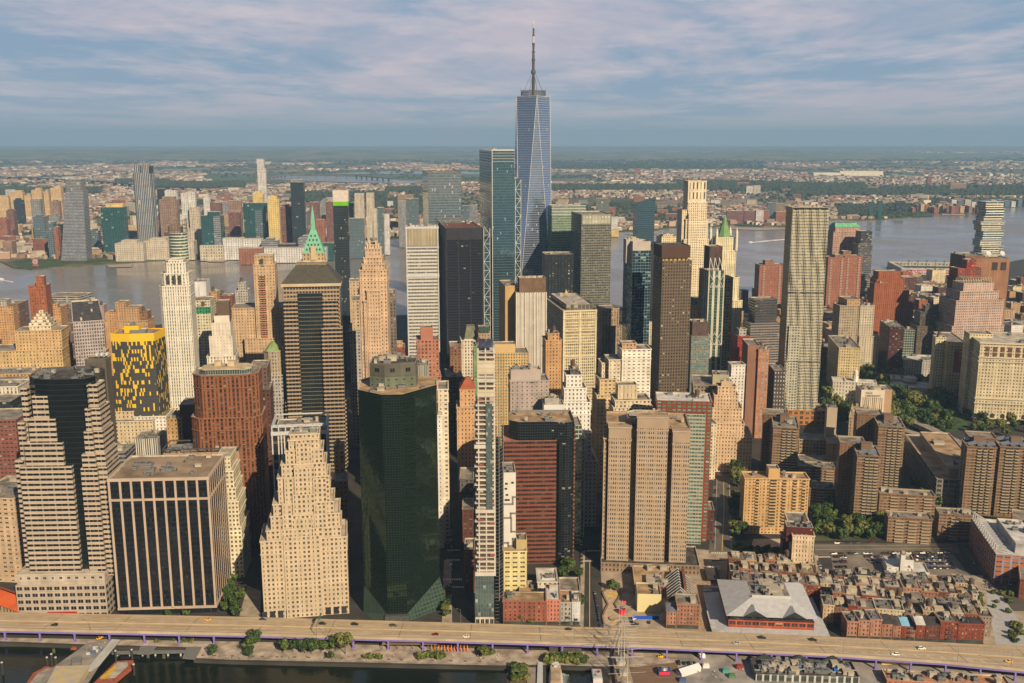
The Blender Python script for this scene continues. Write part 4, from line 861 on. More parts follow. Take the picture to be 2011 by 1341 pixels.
# ---- the tallest tower: square base turning into a rotated square, mast
b = Bd('glass_tower', 'tallest blue mirror glass tower with chamfered triangular faces and a tall spire', 1048, 188, 1810, 0)
TW1 = glassy((.36, .45, .64, 1), (.24, .30, .43, 1), .93, .86, .92, .05, .008, .006, (.5, .55, .6, 1), .2)
p_ = at(1048, 188, 1810); zt = p_.z; th = radians(11)
R_ = 30.5
def rot2(x, y, a): return (x * cos(a) - y * sin(a), x * sin(a) + y * cos(a) + R_)
base = [rot2(R_ * x, R_ * y, th) for x, y in ((-1, -1), (1, -1), (1, 1), (-1, 1))]; topq = [rot2(R_ * x, R_ * y, th) for x, y in ((0, -1), (1, 0), (0, 1), (-1, 0))]
m = MB(); zb = 57
def tri(a, bb, c_):
    A, B, C_ = Vector(a), Vector(bb), Vector(c_); e = (B - A); nrm = e.cross(C_ - A).normalized(); h = Vector((nrm.y, -nrm.x, 0)); h = -h.normalized(); v = nrm.cross(h)
    if v.z < 0: v = -v
    return [((P - A).dot(h) / 1.6 + 200, P.z / 4.1) for P in (A, B, C_)]
for k in range(4):
    B0, B1 = base[k], base[(k + 1) % 4]; T0, T1 = topq[k], topq[(k + 1) % 4]
    q = [(*B0, zb), (*B1, zb), (*T0, zt)]; m.face(q, tri(*q))
    q = [(*B1, zb), (*T1, zt), (*T0, zt)]; m.face(q, tri(*q))
m.build('curtain_wall', TW1, b.e)
m = MB()
for k in range(4):
    B0, B1 = base[k], base[(k + 1) % 4]; T0, T1 = topq[k], topq[(k + 1) % 4]
    m.bar((*B0, zb), (*T0, zt), .55); m.bar((*B1, zb), (*T0, zt), .55); m.bar((*T0, zt), (*T1, zt), .7)
m.build('edge_trim', STEELW, b.e)
b.prism(base, 0, zb, TW1, 1.6, 4, roof=None, name='base')
m = MB(); m.cap(topq, zt - .5); m.build('roof', ROOFD, b.e)
c0 = (0, R_)
m = MB()
for z in (2, 6, 9): m.walls(circ(0, R_, 22, 28), zt + z, zt + z + 1, 9, 9); m.walls(circ(0, R_, 21.5, 28)[::-1], zt + z, zt + z + 1, 9, 9)
for k in range(28):
    t = 2 * pi * k / 28; x, y = 22 * cos(t), R_ + 22 * sin(t); m.bar((x, y, zt), (x, y, zt + 10 + (3 if k % 7 == 0 else 0)), .35)
    m.bar((x, y, zt + 2), (22 * cos(t + .22), R_ + 22 * sin(t + .22), zt + 9), .25)
m.build('communication_ring', METALD, b.e)
m = MB(); H_ = 124.
for z0_, z1_, ra, rb in ((0, 40, 3.0, 2.4), (40, 46, 4.6, 3.6), (46, 62, 2.3, 2.6), (62, 64, 3.4, 3.4), (64, 76, 2.5, 1.9), (76, 78, 3, 3), (78, 90, 1.6, 2.2), (90, 92, 2.8, 2.8), (104, 106, 2.4, 2.4), (106, 117, 1.4, 1.6)): m.walls(circ(0, R_, ra, 10), zt + z0_, zt + z1_, 9, 9, top=circ(0, R_, rb, 10)); m.cap(circ(0, R_, rb, 10), zt + z1_)
m.build('spire', METALD, b.e)
m = MB()
for z0_, z1_, ra, rb in ((92, 104, 1.7, 1.7), (117, 124, 1.2, 1.6)): m.walls(circ(0, R_, ra, 10), zt + z0_, zt + z1_, 9, 9, top=circ(0, R_, rb, 10))
m.bar((0, R_, zt + 124), (0, R_, zt + 131), (1.0, .1)); m.build('spire_tip', STEELW, b.e)
m = MB()
for k in range(8): t = 2 * pi * (k + .5) / 8; m.bar((18 * cos(t), R_ + 18 * sin(t), zt + 9), (2.6 * cos(t), R_ + 2.6 * sin(t), zt + 42), .28)
m.build('stay_cable', METALD, b.e)
# ---- around it
b = simple('pale green glass office tower with white top bands, just right of the tallest tower', 1084, 405, 1775, 8, [(1084, 1150, 404, 40, fac(C(150, 165, 140), (.10, .17, .14, 1), .85, .5, None, p=.1, gm=.4, gr=.1), O_(0, bay=2, fl=4.2))], 'glass_tower', clut=3)
m = MB(); x0_, x1_, y0_, y1_, zt = b.last
rings(b, 'crown_band', STEELW, x0_, x1_, 0, y1_, [(zt - 1 - k * 5, 1.2) for k in range(4)], .6)
simple('grey grid faced tower with a row of white dashes round its top', 1140, 422, 1640, 9, [(1142, 1201, 421, '1122', fac(C(138, 134, 118), (.03, .035, .04, 1), .78, .5, None, (.3, .3, .27, 1), .16, .15, .3), O_(0, bay=3.0, fl=4.1, par=1.5)), (1144, 1199, 422, 4, fac((.25, .26, .22, 1), C(235, 230, 215), .25, .35, None, p=0), O_(-.5, yb=440, bay=5, fl=6))], 'office_tower')
simple('black office block in front of the grey grid faced tower', 1071, 500, 1540, 6, [(1071, 1127, 500, 40, fac((.012, .014, .02, 1), (.03, .04, .045, 1), .5, .7, (.012, .014, .02, 1), p=.1, gr=.2), O_(0, bay=5, fl=4))], 'office_tower')
simple('slim pale mirrored tower with a twisted face beyond the grey grid faced tower', 1172, 390, 3300, 0, [(1173, 1196, 390, 40, glassy((.4, .45, .45, 1)), O_(0, bay=6, fl=8))], 'glass_tower', clut=0)
simple('tan blank slab left of the white vertically striped tower', 978, 562, 1215, 9, [(992, 1016, 561, '980', WALLP(C(206, 166, 110)), O_(0, bay=50, fl=99))], 'office_tower', clut=1)
b = Bd('office_tower', 'white tower of fine vertical stripes with a brown box on its roof', 1012, 575, 1200, 6)
VS = fac(C(236, 224, 204), C(70, 62, 54), .46, .9, C(110, 100, 88), None, .05, .3, 0, .01, .5, .1)
b.box(1014, 1074, 575, 30, VS, bay=2.9, fl=3.9, roof=ROOFL, par=1); b.box(1020, 1072, 546, 20, plain(C(128, 100, 78), noise=.2), off=8, name='penthouse', par=3, roof=ROOFD); b.clutter(3); x0_, x1_, y0_, y1_, zt = b.last
piers(b, b.P(1014, 575)[0], b.P(1073, 575)[0], 0, 10, 0, b.P(1014, 575)[1] - .5, 20, 1, 1.0, .8, WALLP(C(238, 226, 206)), 'f')
b = Bd('office_block', 'cream colonnaded stone block with a glazed penthouse and heavy cornice', 1107, 610, 1245, 10)
TR = fac(C(238, 218, 175), (.03, .035, .025, 1), .62, .62, None, (.35, .3, .15, 1), .3, .2)
b.box(1108, 1171, 610, '1075', TR, bay=2.6, fl=3.9, roof=ROOFL, par=.4); x0_, x1_, y0_, y1_, zt = b.last
piers(b, x0_, x1_, 0, y1_, 0, zt - 1, 2, 8, 2.6, .8, WALLP(C(238, 220, 180)))
rings(b, 'stone_course', WALLP(C(236, 216, 178)), x0_, x1_, 0, y1_, [(z, 1.3) for z in (zt - 1.6, zt - 11, zt - 27, zt - 43, zt - 60)], 1.4)
b.prism([(x0_ + 4, 5), (x1_ - 3, 5), (x1_ - 3, y1_ - 5), (x0_ + 4, y1_ - 5)], zt - .5, zt + 7, fac(C(150, 140, 120), (.05, .05, .05, 1), .75, .8, None), 5, 7, roof=ROOFL, name='penthouse'); b.clutter(3)
b.prism(sq((x0_ + x1_) / 2 + 6, y1_ + 4, 5), zt, zt + 11, WALLP(C(220, 170, 90)), roof=None, name='pyramid_cap', top=sq((x0_ + x1_) / 2 + 6, y1_ + 4, .2))
simple('small orange brick loft block right of the white striped tower', 1072, 660, 1085, 7, [(1072, 1103, 668, 26, ORNG, {}), (1076, 1098, 655, 18, ORNG, O_(4))], tank=1)
simple('grey stone telephone-era block with tall pilasters behind the cream colonnaded block', 1170, 640, 1330, 12, [(1200, 1222, 640, '1172', fac(C(176, 152, 124), ww=.35, wh=.75), {}), (1184, 1216, 606, 30, fac(C(190, 160, 128), ww=.35, wh=.7), O_(10)), (1166, 1230, 700, 40, GREYW, O_(-8))], clut=3)
b = simple('dark blue glass hotel slab with a white penthouse and patterned white mullions', 1225, 490, 1240, 8, [(1243, 1279, 492, '1225', fac((.10, .16, .2, 1), (.012, .03, .05, 1), .88, .82, None, (.25, .38, .42, 1), .3, .06, .5, .02, .6), O_(0, bay=3.2, fl=3.8)), (1243, 1278, 474, 24, WALLP(C(205, 192, 178)), O_(1, zb=190)), (1230, 1262, 470, 14, WALLP(C(200, 188, 175)), O_(12, zb=190))], 'glass_tower', clut=3)
# flared slanted top tower
b = Bd('glass_tower', 'flared dark glass tower with a slanted pointed top by the river', 1250, 400, 1960, 4)
a_, zl_ = b.P(1249, 402); c_, zr_ = b.P(1287, 391); ab = b.P(1252, 520)[0]; cb_ = b.P(1281, 520)[0]
m = MB(); dpt = 34; GLD = glassy((.10, .19, .25, 1), (.06, .1, .13, 1), .92, .85, .85, .06, .015, .01)
lo = [(ab, 0), (cb_, 0), (cb_, dpt), (ab, dpt)]; up = [(a_, 0, zl_), (c_, 0, zr_), (c_, dpt, zr_), (a_, dpt, zl_)]
for k in range(4):
    j = (k + 1) % 4; A, B2 = lo[k], lo[j]; n_ = 18 if k % 2 == 0 else 14; m.face([(*A, 0), (*B2, 0), up[j], up[k]], [(k * 40, 0), (k * 40 + n_, 0), (k * 40 + n_, up[j][2] / 4.2), (k * 40, up[k][2] / 4.2)])
m.face(up); m.build('curtain_wall', GLD, b.e)
# cream slender tower
b = Bd('limestone_tower', 'slender cream limestone tower with stepped open crown, right of centre by the river', 1345, 372, 1590, 8)
PP = fac(C(248, 226, 188), (.05, .06, .055, 1), .46, .55, None, (.3, .3, .25, 1), .3, .15, dirt=.2)
b.box(1352, 1389, 398, 30, PP, bay=3.4, fl=3.9); b.box(1347, 1391, 430, 34, PP, off=-2, bay=3.4, fl=3.9, name='wall'); b.box(1343, 1392, 470, 36, PP, off=-3, bay=3.4, fl=3.9, name='wall')
b.box(1352, 1386, 377, 22, PP, off=2, bay=4, fl=4, name='crown'); b.box(1340, 1352, 412, 26, PP, off=2, bay=3.4, fl=3.9, name='shoulder')
b.box(1352, 1388, 355, 24, fac(C(248, 226, 188), (.03, .03, .03, 1), .4, .7, p=0), off=1, zb=b.last[4] - 1, bay=5.5, fl=14, name='open_crown', par=4)
b.box(1353, 1372, 420, 6, PP, off=-5, bay=3.4, fl=3.9, name='bay')
# dark punched tower
b = Bd('office_tower', 'dark bronze tower with rows of rounded square windows and a brown roof box', 1300, 512, 1140, 7)
BZ = fac(C(122, 104, 86), (.02, .02, .018, 1), .55, .55, None, (.5, .5, .42, 1), .05, .25, .1, .02, 1.0, .2)
b.box(1301, 1359, 512, '1284', BZ, bay=3.3, fl=3.7, roof=ROOFD); x0_, x1_, y0_, y1_, zt = b.last
b.prism([(x0_ - .8, 1), (x1_ - 2, 1), (x1_ - 2, y1_ - 2), (x0_ - .8, y1_ - 2)], zt + 3, zt + 17, plain(C(92, 66, 52), noise=.12), roof=ROOFD, name='penthouse', inner=METALD)
b.prism([(x0_ + 1, 3), (x1_ - 4, 3), (x1_ - 4, y1_ - 4), (x0_ + 1, y1_ - 4)], zt - 1, zt + 3, fac(C(190, 150, 80), GD, .4, .8, p=0), 5, 4, roof=None, name='recess')
b = simple('cream stepped stone tower top behind the dark bronze tower', 1285, 480, 1700, 8, [(1286, 1345, 485, 40, CREAM, {}), (1291, 1340, 478, 30, CREAM, O_(4)), (1297, 1330, 464, 24, CREAM, O_(8)), (1303, 1322, 460, 16, CREAM, O_(11))], 'stone_tower')
# gothic tower
b = Bd('gothic_tower', 'cream gothic tower with pinnacles and a green copper pyramid spire', 1404, 500, 1465, 9)
GT = fac(C(246, 230, 188), (.05, .05, .04, 1), .34, .62, C(200, 184, 145), (.3, .28, .2, 1), .2, .3)
b.box(1407, 1446, 492, 30, GT, bay=2.8, fl=3.9); b.box(1411, 1443, 466, 24, GT, off=3, bay=2.8, fl=3.9, name='wall'); b.box(1404, 1452, 545, 36, GT, off=-3, bay=2.8, fl=3.9, name='wall'); b.box(1440, 1458, 590, 44, GT, off=-4, bay=2.8, fl=3.9, name='wing')
zt = b.P(1411, 466, 3)[1]; xa_, xb_ = b.P(1414, 466, 4)[0], b.P(1440, 466, 4)[0]; cx_ = (xa_ + xb_) / 2; R2 = (xb_ - xa_) / 2; CU2 = plain(D(125, 165, 115, .6), noise=.15)
zm_ = b.P(1427, 440, 14)[1]; zq = b.P(1427, 425, 14)[1]
oc = lambda r: [(cx_ + r * cos(pi / 8 + k * pi / 4), 15 + r * sin(pi / 8 + k * pi / 4)) for k in range(8)]
b.prism(oc(R2 * 1.02), zt, zm_, CU2, roof=None, name='copper_roof', top=oc(R2 * .42)); b.prism(oc(R2 * .36), zm_, zm_ + 8, CU2, roof=None, name='lantern', top=oc(R2 * .3)); b.prism(oc(R2 * .3), zm_ + 8, zq + 3, CU2, roof=None, name='spire', top=oc(.1))
m = MB()
for x in (b.P(1407, 480)[0], b.P(1446, 480)[0]):
    for y in (0, 26): z9 = b.P(1407, 466)[1]; m.walls(circ(x, y, 2.2, 8), z9 - 20, z9 + 6, 9, 9); m.walls(circ(x, y, 2.3, 8), z9 + 6, z9 + 14, 9, 9, top=circ(x, y, .2, 8))
m.build('pinnacle', WALLP(C(246, 232, 195)), b.e)
b = Bd('glass_tower', 'slim cream framed tower with green glass and a crown of white A-frames', 1391, 530, 1215, 6)
b.box(1392, 1424, 532, 24, fac(C(214, 204, 180), (.02, .07, .05, 1), .55, .9, (.14, .2, .15, 1), p=.05, gm=.4), bay=7, fl=3.8); x0_, x1_, y0_, y1_, zt = b.last
m = MB()
for xx in (x0_ + (x1_ - x0_) * .22, x0_ + (x1_ - x0_) * .5, x0_ + (x1_ - x0_) * .78):
    for s_ in (-2.8, 2.8): m.bar((xx + s_, 4, zt), (xx, 10, zt + 15), .35)
for zz2 in (zt - 20, zt - 92):
    for k in range(2): xx = x0_ + 2 + (x1_ - x0_ - 4) * k / 2; w2 = (x1_ - x0_ - 4) / 2; m.bar((xx, -.4, zz2), (xx + w2, -.4, zz2 + 15), .4); m.bar((xx + w2, -.4, zz2), (xx, -.4, zz2 + 15), .4); m.bar((xx, -.4, zz2), (xx + w2, -.4, zz2), .4)
m.build('steel_frame', STEELW, b.e)
simple('plain dark brown tower top behind the cream framed tower', 1393, 485, 1300, 8, [(1394, 1419, 484, 22, plain(C(92, 70, 62)), {}), (1418, 1440, 545, 24, fac(C(165, 140, 108), ww=.6, wh=.6), O_(0)), (1383, 1402, 530, 20, BROWN, O_(-1))], 'office_tower')
simple('tan stone building with a green mansard roof below the cream limestone tower', 1358, 590, 1400, 8, [(1356, 1372, 600, 20, TAN, {}), (1362, 1382, 585, 20, plain(D(95, 120, 85, .8)), O_(6))], clut=0)
b = Bd('apartment_tower', 'rippling silver steel apartment tower, tallest right of centre', 1566, 408, 1187, -4)
EG = fac(C(204, 194, 166), (.02, .024, .022, 1), .60, .58, None, (.26, .30, .24, 1), .25, .2, .05, .05, .9, .15)
a_, zt = b.P(1558, 408); c_, _ = b.P(1630, 408); W_ = c_ - a_; m = MB(); NU, NV = 22, 76
def ripple(u, z): 
    k = z / zt; return 1.3 * sin(u * 17 + 3 * sin(k * 9) + k * 4) * (.5 + .5 * sin(k * 21 + u * 5)) + .7 * sin(u * 33 + k * 12)
stp = ((0, zt * .30, 0.0), (zt * .30, zt * .62, 1.4), (zt * .62, zt, 2.8))
for s0, s1, so in stp:
    n_ = int((s1 - s0) / 3.5); xo = so * .0
    for i in range(NU):
        for j in range(n_):
            z0_, z1_ = s0 + (s1 - s0) * j / n_, s0 + (s1 - s0) * (j + 1) / n_; u0, u1 = i / NU, (i + 1) / NU
            f_ = lambda u, z: (a_ + W_ * u, so + ripple(u, z), z); m.face([f_(u0, z0_), f_(u1, z0_), f_(u1, z1_), f_(u0, z1_)], [(i, j), (i + 1, j), (i + 1, j + 1), (i, j + 1)])
    if so < 2: 
        for i in range(NU): u0, u1 = i / NU, (i + 1) / NU; m.face([(a_ + W_ * u0, so - 2, s1), (a_ + W_ * u1, so - 2, s1), (a_ + W_ * u1, so + 4, s1), (a_ + W_ * u0, so + 4, s1)], mi=0)
for xx, fl_ in ((a_, 1), (c_, 0)):
    for s0, s1, so in stp:
        n_ = int((s1 - s0) / 3.5)
        for j in range(n_):
            z0_, z1_ = s0 + (s1 - s0) * j / n_, s0 + (s1 - s0) * (j + 1) / n_; u = 1 - fl_; q = [(xx, 7.6, z0_), (xx, so + ripple(u, z0_), z0_), (xx, so + ripple(u, z1_), z1_), (xx, 7.6, z1_)]; m.face(q if fl_ else q[::-1], [(0, j), (1, j), (1, j + 1), (0, j + 1)])
m.face([(a_, 0, zt), (c_, 0, zt), (c_, 8, zt), (a_, 8, zt)]); m.build('rippled_wall', EG, b.e)
dp = b.depth(a_, 2, zt, 1550)
b.prism([(a_, 7.5), (c_, 7.5), (c_, dp + 12), (a_ - 1.5, dp + 12)], 0, zt + .3, fac(C(208, 186, 130), (.06, .06, .04, 1), .5, .5, None, p=.3, gr=.2, gm=.2), 3, 3.5, roof=ROOFL, name='side_wall', par=.8); b.clutter(3)
b.box(1547, 1625, 805, 34, fac(C(196, 128, 72), (.05, .06, .05, 1), .6, .6), off=-5, bay=7, fl=7, name='base', roof=ROOFT)
b.box(1550, 1572, 640, 30, fac(C(208, 200, 176), (.03, .035, .03, 1), .58, .56, None, (.26, .30, .24, 1), .42), off=-.6, bay=3, fl=3.5, name='wing', par=.4)
# ---- right side
b = simple('dark grey ribbed tower stepping outward to the ground, left of the rippling tower', 1480, 600, 1400, 8, [(1484, 1527, 588, 24, fac((.06, .058, .062, 1), (.03, .032, .04, 1), 1.1, .5, p=.03), O_(10)), (1474, 1532, 635, 30, fac((.2, .18, .17, 1), (.03, .032, .04, 1), 1.1, .5, p=.03), O_(5)), (1466, 1541, 660, 40, fac((.2, .18, .17, 1), (.03, .032, .04, 1), 1.1, .5, p=.03), {}), (1458, 1545, 700, 40, fac((.2, .18, .17, 1), (.03, .032, .04, 1), 1.1, .5, p=.03), O_(-5))], 'office_tower')
BAL = fac(C(172, 112, 88), (.04, .035, .035, 1), .35, .45, None, (.6, .5, .4, 1), .12)
def balcony_tower(lbl, xl, xr, y, Y, rot=4, tall=None, sd=None):
    b = Bd('apartment_tower', lbl, xl, y, Y, rot); b.box(xl, xr, y, sd or 26, BAL, bay=3.4, fl=3.2); x0_, x1_, y0_, y1_, zt = b.last
    if tall: b.box(tall[0], tall[1], tall[2], 14, plain(C(150, 110, 90)), off=6, name='penthouse')
    for q in (.18, .82):
        m = MB(); xx = x0_ + (x1_ - x0_) * q
        for k in range(int(zt / 3.2) - 4): z = zt - 4 - 3.2 * k; m.box(xx - 2, xx + 2, -1.4, .1, z, z + .9)
        m.build('balcony_stack', WALLP(C(220, 205, 185)), b.e)
balcony_tower('red-brown balconied apartment tower alone between the river and the dark ribbed tower', 1492, 1541, 520, 1950, 6, (1503, 1520, 511))
balcony_tower('red-brown balconied apartment tower left of its twin, beside the rippling tower', 1627, 1660, 505, 1930, 4, (1640, 1655, 500)); balcony_tower('red-brown balconied apartment tower in front of the black tinted office tower', 1660, 1694, 503, 1960, 4, (1656, 1672, 493))
b = simple('rosy stone office tower with a green gabled roof by the river', 1636, 455, 2080, 8, [(1637, 1692, 455, 36, fac(C(196, 158, 138), (.03, .03, .03, 1), .45, .5), {}), (1641, 1688, 446, 30, fac(C(206, 168, 145), GD, .3, .7), O_(2))], 'office_tower', clut=0)
x0_, x1_, y0_, y1_, zt = b.last; b.prism([(x0_ - 1, y0_ - 1), (x1_ + 1, y0_ - 1), (x1_ + 1, y1_ + 1), (x0_ - 1, y1_ + 1)], zt, zt + 8, plain(D(90, 150, 120)), roof=None, name='copper_roof', top=[(x0_ + 3, (y0_ + y1_) / 2 - 5), (x1_ - 3, (y0_ + y1_) / 2 - 5), (x1_ - 3, (y0_ + y1_) / 2 + 5), (x0_ + 3, (y0_ + y1_) / 2 + 5)])
simple('black tinted stepped office tower right of the rosy stone tower', 1685, 455, 2030, 6, [(1692, 1713, 454, 26, fac((.05, .055, .07, 1), (.02, .025, .035, 1), 1.1, .55), O_(4)), (1686, 1714, 478, 30, fac((.12, .12, .13, 1), (.02, .025, .035, 1), 1.1, .55), O_(-1)), (1686, 1714, 548, 34, fac((.2, .2, .2, 1), (.05, .06, .07, 1), 1.1, .6), O_(-2))], 'office_tower')
RT = fac(C(172, 102, 70), (.06, .03, .02, 1), .35, .62, C(150, 72, 42), (.2, .1, .06, 1), .1, dirt=.4)
simple('orange-red brick telephone tower stepping down in many tiers', 1706, 600, 1640, 9, [(1712, 1802, 632, 40, RT, O_(0, bay=2.6)), (1706, 1760, 640, 30, RT, O_(-2)), (1714, 1795, 596, 34, RT, O_(4)), (1720, 1786, 570, 28, RT, O_(8)), (1722, 1777, 548, 22, RT, O_(12)), (1726, 1770, 533, 18, RT, O_(15)), (1718, 1752, 556, 14, RT, O_(6))], 'brick_tower', clut=5)
b = simple('windowless brown granite exchange tower with roof dishes', 1893, 500, 1620, 7, [(1913, 1984, 508, 34, fac(C(168, 122, 90), C(132, 94, 70), .12, 1.1, C(120, 88, 66), p=0, gr=.8), O_(0, bay=5, fl=99)), (1896, 1935, 502, 44, fac(C(140, 100, 76), C(110, 80, 62), .12, 1.1, p=0, gr=.8), O_(10, bay=5, fl=99))], 'granite_tower', clut=2)
m = MB()
for px_, k in ((1955, 0), (1972, 1)):
    q = b.P(px_, 509, -.3); m.box(q[0] - 5, q[0] + 5, -.4, -.1, q[1] - 18, q[1] - 5)
m.build('vent_opening', plain((.03, .025, .02, 1)), b.e)
for px_ in (1941, 1968):
    m = MB(); q = b.P(px_, 498, 8); cc = Vector((q[0], 8, q[1])); n_ = Vector((.1, -.8, .5)).normalized(); u_ = n_.cross(Vector((0, 0, 1))).normalized(); v_ = n_.cross(u_)
    R0 = [cc + (u_ * cos(t) + v_ * sin(t)) * 4.6 + n_ * 1.2 for t in [2 * pi * q_ / 14 for q_ in range(14)]]
    for q_ in range(14): m.face([R0[q_], R0[(q_ + 1) % 14], cc]); m.face([R0[(q_ + 1) % 14], R0[q_], cc - n_ * .3])
    m.bar(tuple(cc), (cc.x, cc.y + 1, cc.z - 6), .5); m.build('satellite_dish', STEELW, b.e)
# jenga tower
b = Bd('glass_tower', 'tower of glass boxes stacked unevenly like building blocks, far right', 1935, 395, 1767, 5)
JG_ = fac((.6, .57, .5, 1), (.06, .13, .15, 1), 1.1, .62, None, (.3, .35, .33, 1), .15, .08, .6, .02, .7, .1)
r5 = random.Random(4); zt = b.P(1935, 396)[1]; xx0 = b.P(1935, 396)[0]; xx1 = b.P(1972, 396)[0]; z = 0; ww = xx1 - xx0; hh = [zt * .42, 8, 12, 8, 4, 14, 8, 4, 11, 8, 8, 11, 6, 8, 5, 9, 12]
sc = zt / sum(hh)
for k, h in enumerate(hh):
    h *= sc; o1, o2 = (r5.choice((-3, -1, 0, 1, 2)), r5.choice((-2, 0, 1, 4))) if k else (-1, 1)
    if k == 5: o1 = -5
    if k == 7: o2 = 6
    if k == 12: o1 = -6
    b.prism([(xx0 + o1, -1 - r5.random() * 2), (xx1 + o2, -1 - r5.random() * 2), (xx1 + o2, 24), (xx0 + o1, 24)], z, z + h, JG_, 2.6, 4, roof=ROOFL, par=.3, name='glass_box')
    m = MB(); m.box(xx0 + o1 - .8, xx1 + o2 + .8, -3.6, 24.5, z + h - .45, z + h + .15, bottom=True); m.build('balcony_slab', STEELW, b.e); z += h
FPM = fac(C(208, 178, 160), (.03, .03, .03, 1), .5, .5, None, BLIND, .12)
b = simple('rosy stone government tower with a ribbed barrel vault on its roof', 1872, 580, 1440, 7, [(1878, 1972, 590, 46, FPM, O_(0, bay=3)), (1886, 1962, 572, 38, FPM, O_(3)), (1893, 1952, 556, 30, fac(C(214, 184, 165), ww=.2, wh=.6), O_(6)), (1870, 1972, 640, 50, FPM, O_(-3, bay=3))], 'office_tower', clut=0)
x0_, x1_, y0_, y1_, zt = b.P(1893, 556, 6)[0], b.P(1952, 556, 6)[0], 6, 36, b.P(1893, 556, 6)[1]
for k in range(12):
    m = MB(); xx = x0_ + 2 + (x1_ - x0_ - 4) * k / 11; prev = None
    for a in range(0, 181, 20): q = (xx, 20 + 11 * cos(radians(a)), zt + 9 * sin(radians(a))); prev and m.bar(prev, q, .4); prev = q
    m.build('vault_rib', WALLP(C(225, 205, 160)), b.e)
simple('black and red striped stepped apartment tower before the brown granite tower', 1876, 530, 1560, 6, [(1882, 1928, 527, 26, fac(C(170, 70, 50), (.03, .03, .03, 1), .55, .5, (.08, .07, .07, 1)), {}), (1900, 1918, 510, 16, fac(C(170, 70, 50), (.03, .03, .03, 1), .6, .5), O_(6)), (1878, 1900, 545, 26, BRICKD, O_(-3))], 'apartment_tower')
b = Bd('office_block', 'huge cream municipal office block with an arched arcade at its foot, right frame edge', 1924, 672, 1195, -11)
MU = fac(C(232, 212, 172), (.05, .055, .045, 1), .46, .5, None, (.3, .28, .2, 1), .25)
a_, z_ = b.P(1926, 672); c_ = b.P(2060, 672)[0]; dp = b.depth(a_, 0, z_, 1896)
b.prism([(a_, 0), (c_, 0), (c_, dp), (a_, dp)], 0, z_, MU, 3.6, 4.0, roof=ROOFL, name='wall', inner=WALLP(C(220, 205, 170))); b.clutter(4)
rings(b, 'stone_course', WALLP(C(232, 214, 178)), a_, c_, 0, dp, [(z, 1.3) for z in (z_ - 1.5, z_ - 19, z_ - 24, 24, 30, 5)], 1.3)
m = MB(); nn = 8
for k in range(nn): xx = a_ + 6 + (c_ - a_ - 8) * k / nn; m.box(xx, xx + 5, -.2, .05, z_ - 17, z_ - 5)
m.build('loggia_opening', plain((.09, .05, .04, 1)), b.e)
m = MB()
for k in range(7):
    xx = a_ + 9 + k * 12; pts = [(xx - 2.6, 0), (xx + 2.6, 0), (xx + 2.6, 9)] + [(xx + 2.6 * cos(radians(a)), 9 + 2.6 * sin(radians(a))) for a in (30, 60, 90, 120, 150)] + [(xx - 2.6, 9)]
    m.face([(p[0], -.12, p[1] + .5) for p in pts])
m.build('arch', plain((.03, .025, .02, 1)), b.e)
simple('pale green copper roofed pavilion on the cream block beyond the municipal building', 1905, 655, 1230, -8, [(1905, 1950, 655, 24, CREAM, {})], clut=0)
b = simple('cream bank block with a faded red painted wall sign', 1834, 668, 1290, -9, [(1862, 1899, 672, '1834', fac(C(226, 200, 150), ww=.35, wh=.5), O_(0, bay=4)), (1838, 1858, 662, 16, CREAM, O_(14))], clut=4, tank=1)
q0, q1 = b.P(1875, 686, -.15), b.P(1899, 732, -.15); m = MB(); m.box(q0[0], q1[0], -.25, -.03, q1[1], q0[1]); m.build('painted_sign', WALLP(C(165, 80, 55)), b.e)
def text(s, parent, x, y, z, size, mat, rx=pi / 2, name='lettering', ex=.05, rz=0, align='LEFT'):
    cu = bpy.data.curves.new(name, 'FONT'); cu.body = s; cu.size = size; cu.extrude = ex; cu.align_x = align; cu.materials.append(mat)
    o = bpy.data.objects.new(name, cu); COL.objects.link(o); o.parent = parent; o.location = (x, y, z); o.rotation_euler = (rx, 0, rz); return o
q = b.P(1884, 694, -.3)
for k, s_ in enumerate(('EMIGR', 'INDUST', 'SAVINGS')): text(s_, b.e, q[0], -.3, q[1] - 5 * k, 4.4, WALLP(C(235, 225, 200)))
b = simple('yellow-tan twin slab loft tower beyond the domed city hall', 1647, 600, 1420, 4, [(1664, 1689, 588, '1647', TAN, O_(4)), (1650, 1688, 600, 26, fac(C(186, 168, 140), ww=.5, wh=.5), O_(0)), (1688, 1727, 660, 30, fac(C(216, 200, 172), ww=.5, wh=.5), O_(-2)), (1690, 1718, 600, 28, fac(C(216, 200, 172), ww=.5, wh=.5), O_(1))], 'office_tower', clut=3, tank=1)
simple('dark maroon brick tower right of the yellow-tan slabs', 1728, 650, 1400, -6, [(1748, 1776, 642, '1729', fac(C(90, 52, 50), ww=.55, wh=.5), {})], clut=4); simple('small teal glass building right of the maroon brick tower', 1772, 650, 1430, -6, [(1774, 1797, 648, 24, glassy((.1, .2, .18, 1), (.2, .22, .2, 1), .8, .7), {})])
simple('wide yellow stone block with rows of windows beside the city hall park', 1627, 680, 1330, -8, [(1648, 1691, 682, '1627', fac(C(226, 202, 150), ww=.5, wh=.5), O_(0, bay=3.2))], clut=5, tank=1)
simple('dark stone tower with a cluttered top between the orange-red tower and the rosy tower', 1800, 600, 1480, -3, [(1802, 1866, 640, 34, fac(C(120, 102, 88), ww=.5, wh=.55), {}), (1808, 1860, 612, 26, fac(C(100, 92, 84), ww=.5, wh=.55), O_(4)), (1818, 1850, 600, 14, GREYD, O_(8))], clut=5, tank=1)
simple('long low grey-white courthouse annex right of the city hall park', 1770, 705, 1400, -12, [(1774, 1850, 706, 40, fac(C(205, 196, 184), ww=.3, wh=.5), O_(0, roof=ROOFW))], clut=8)
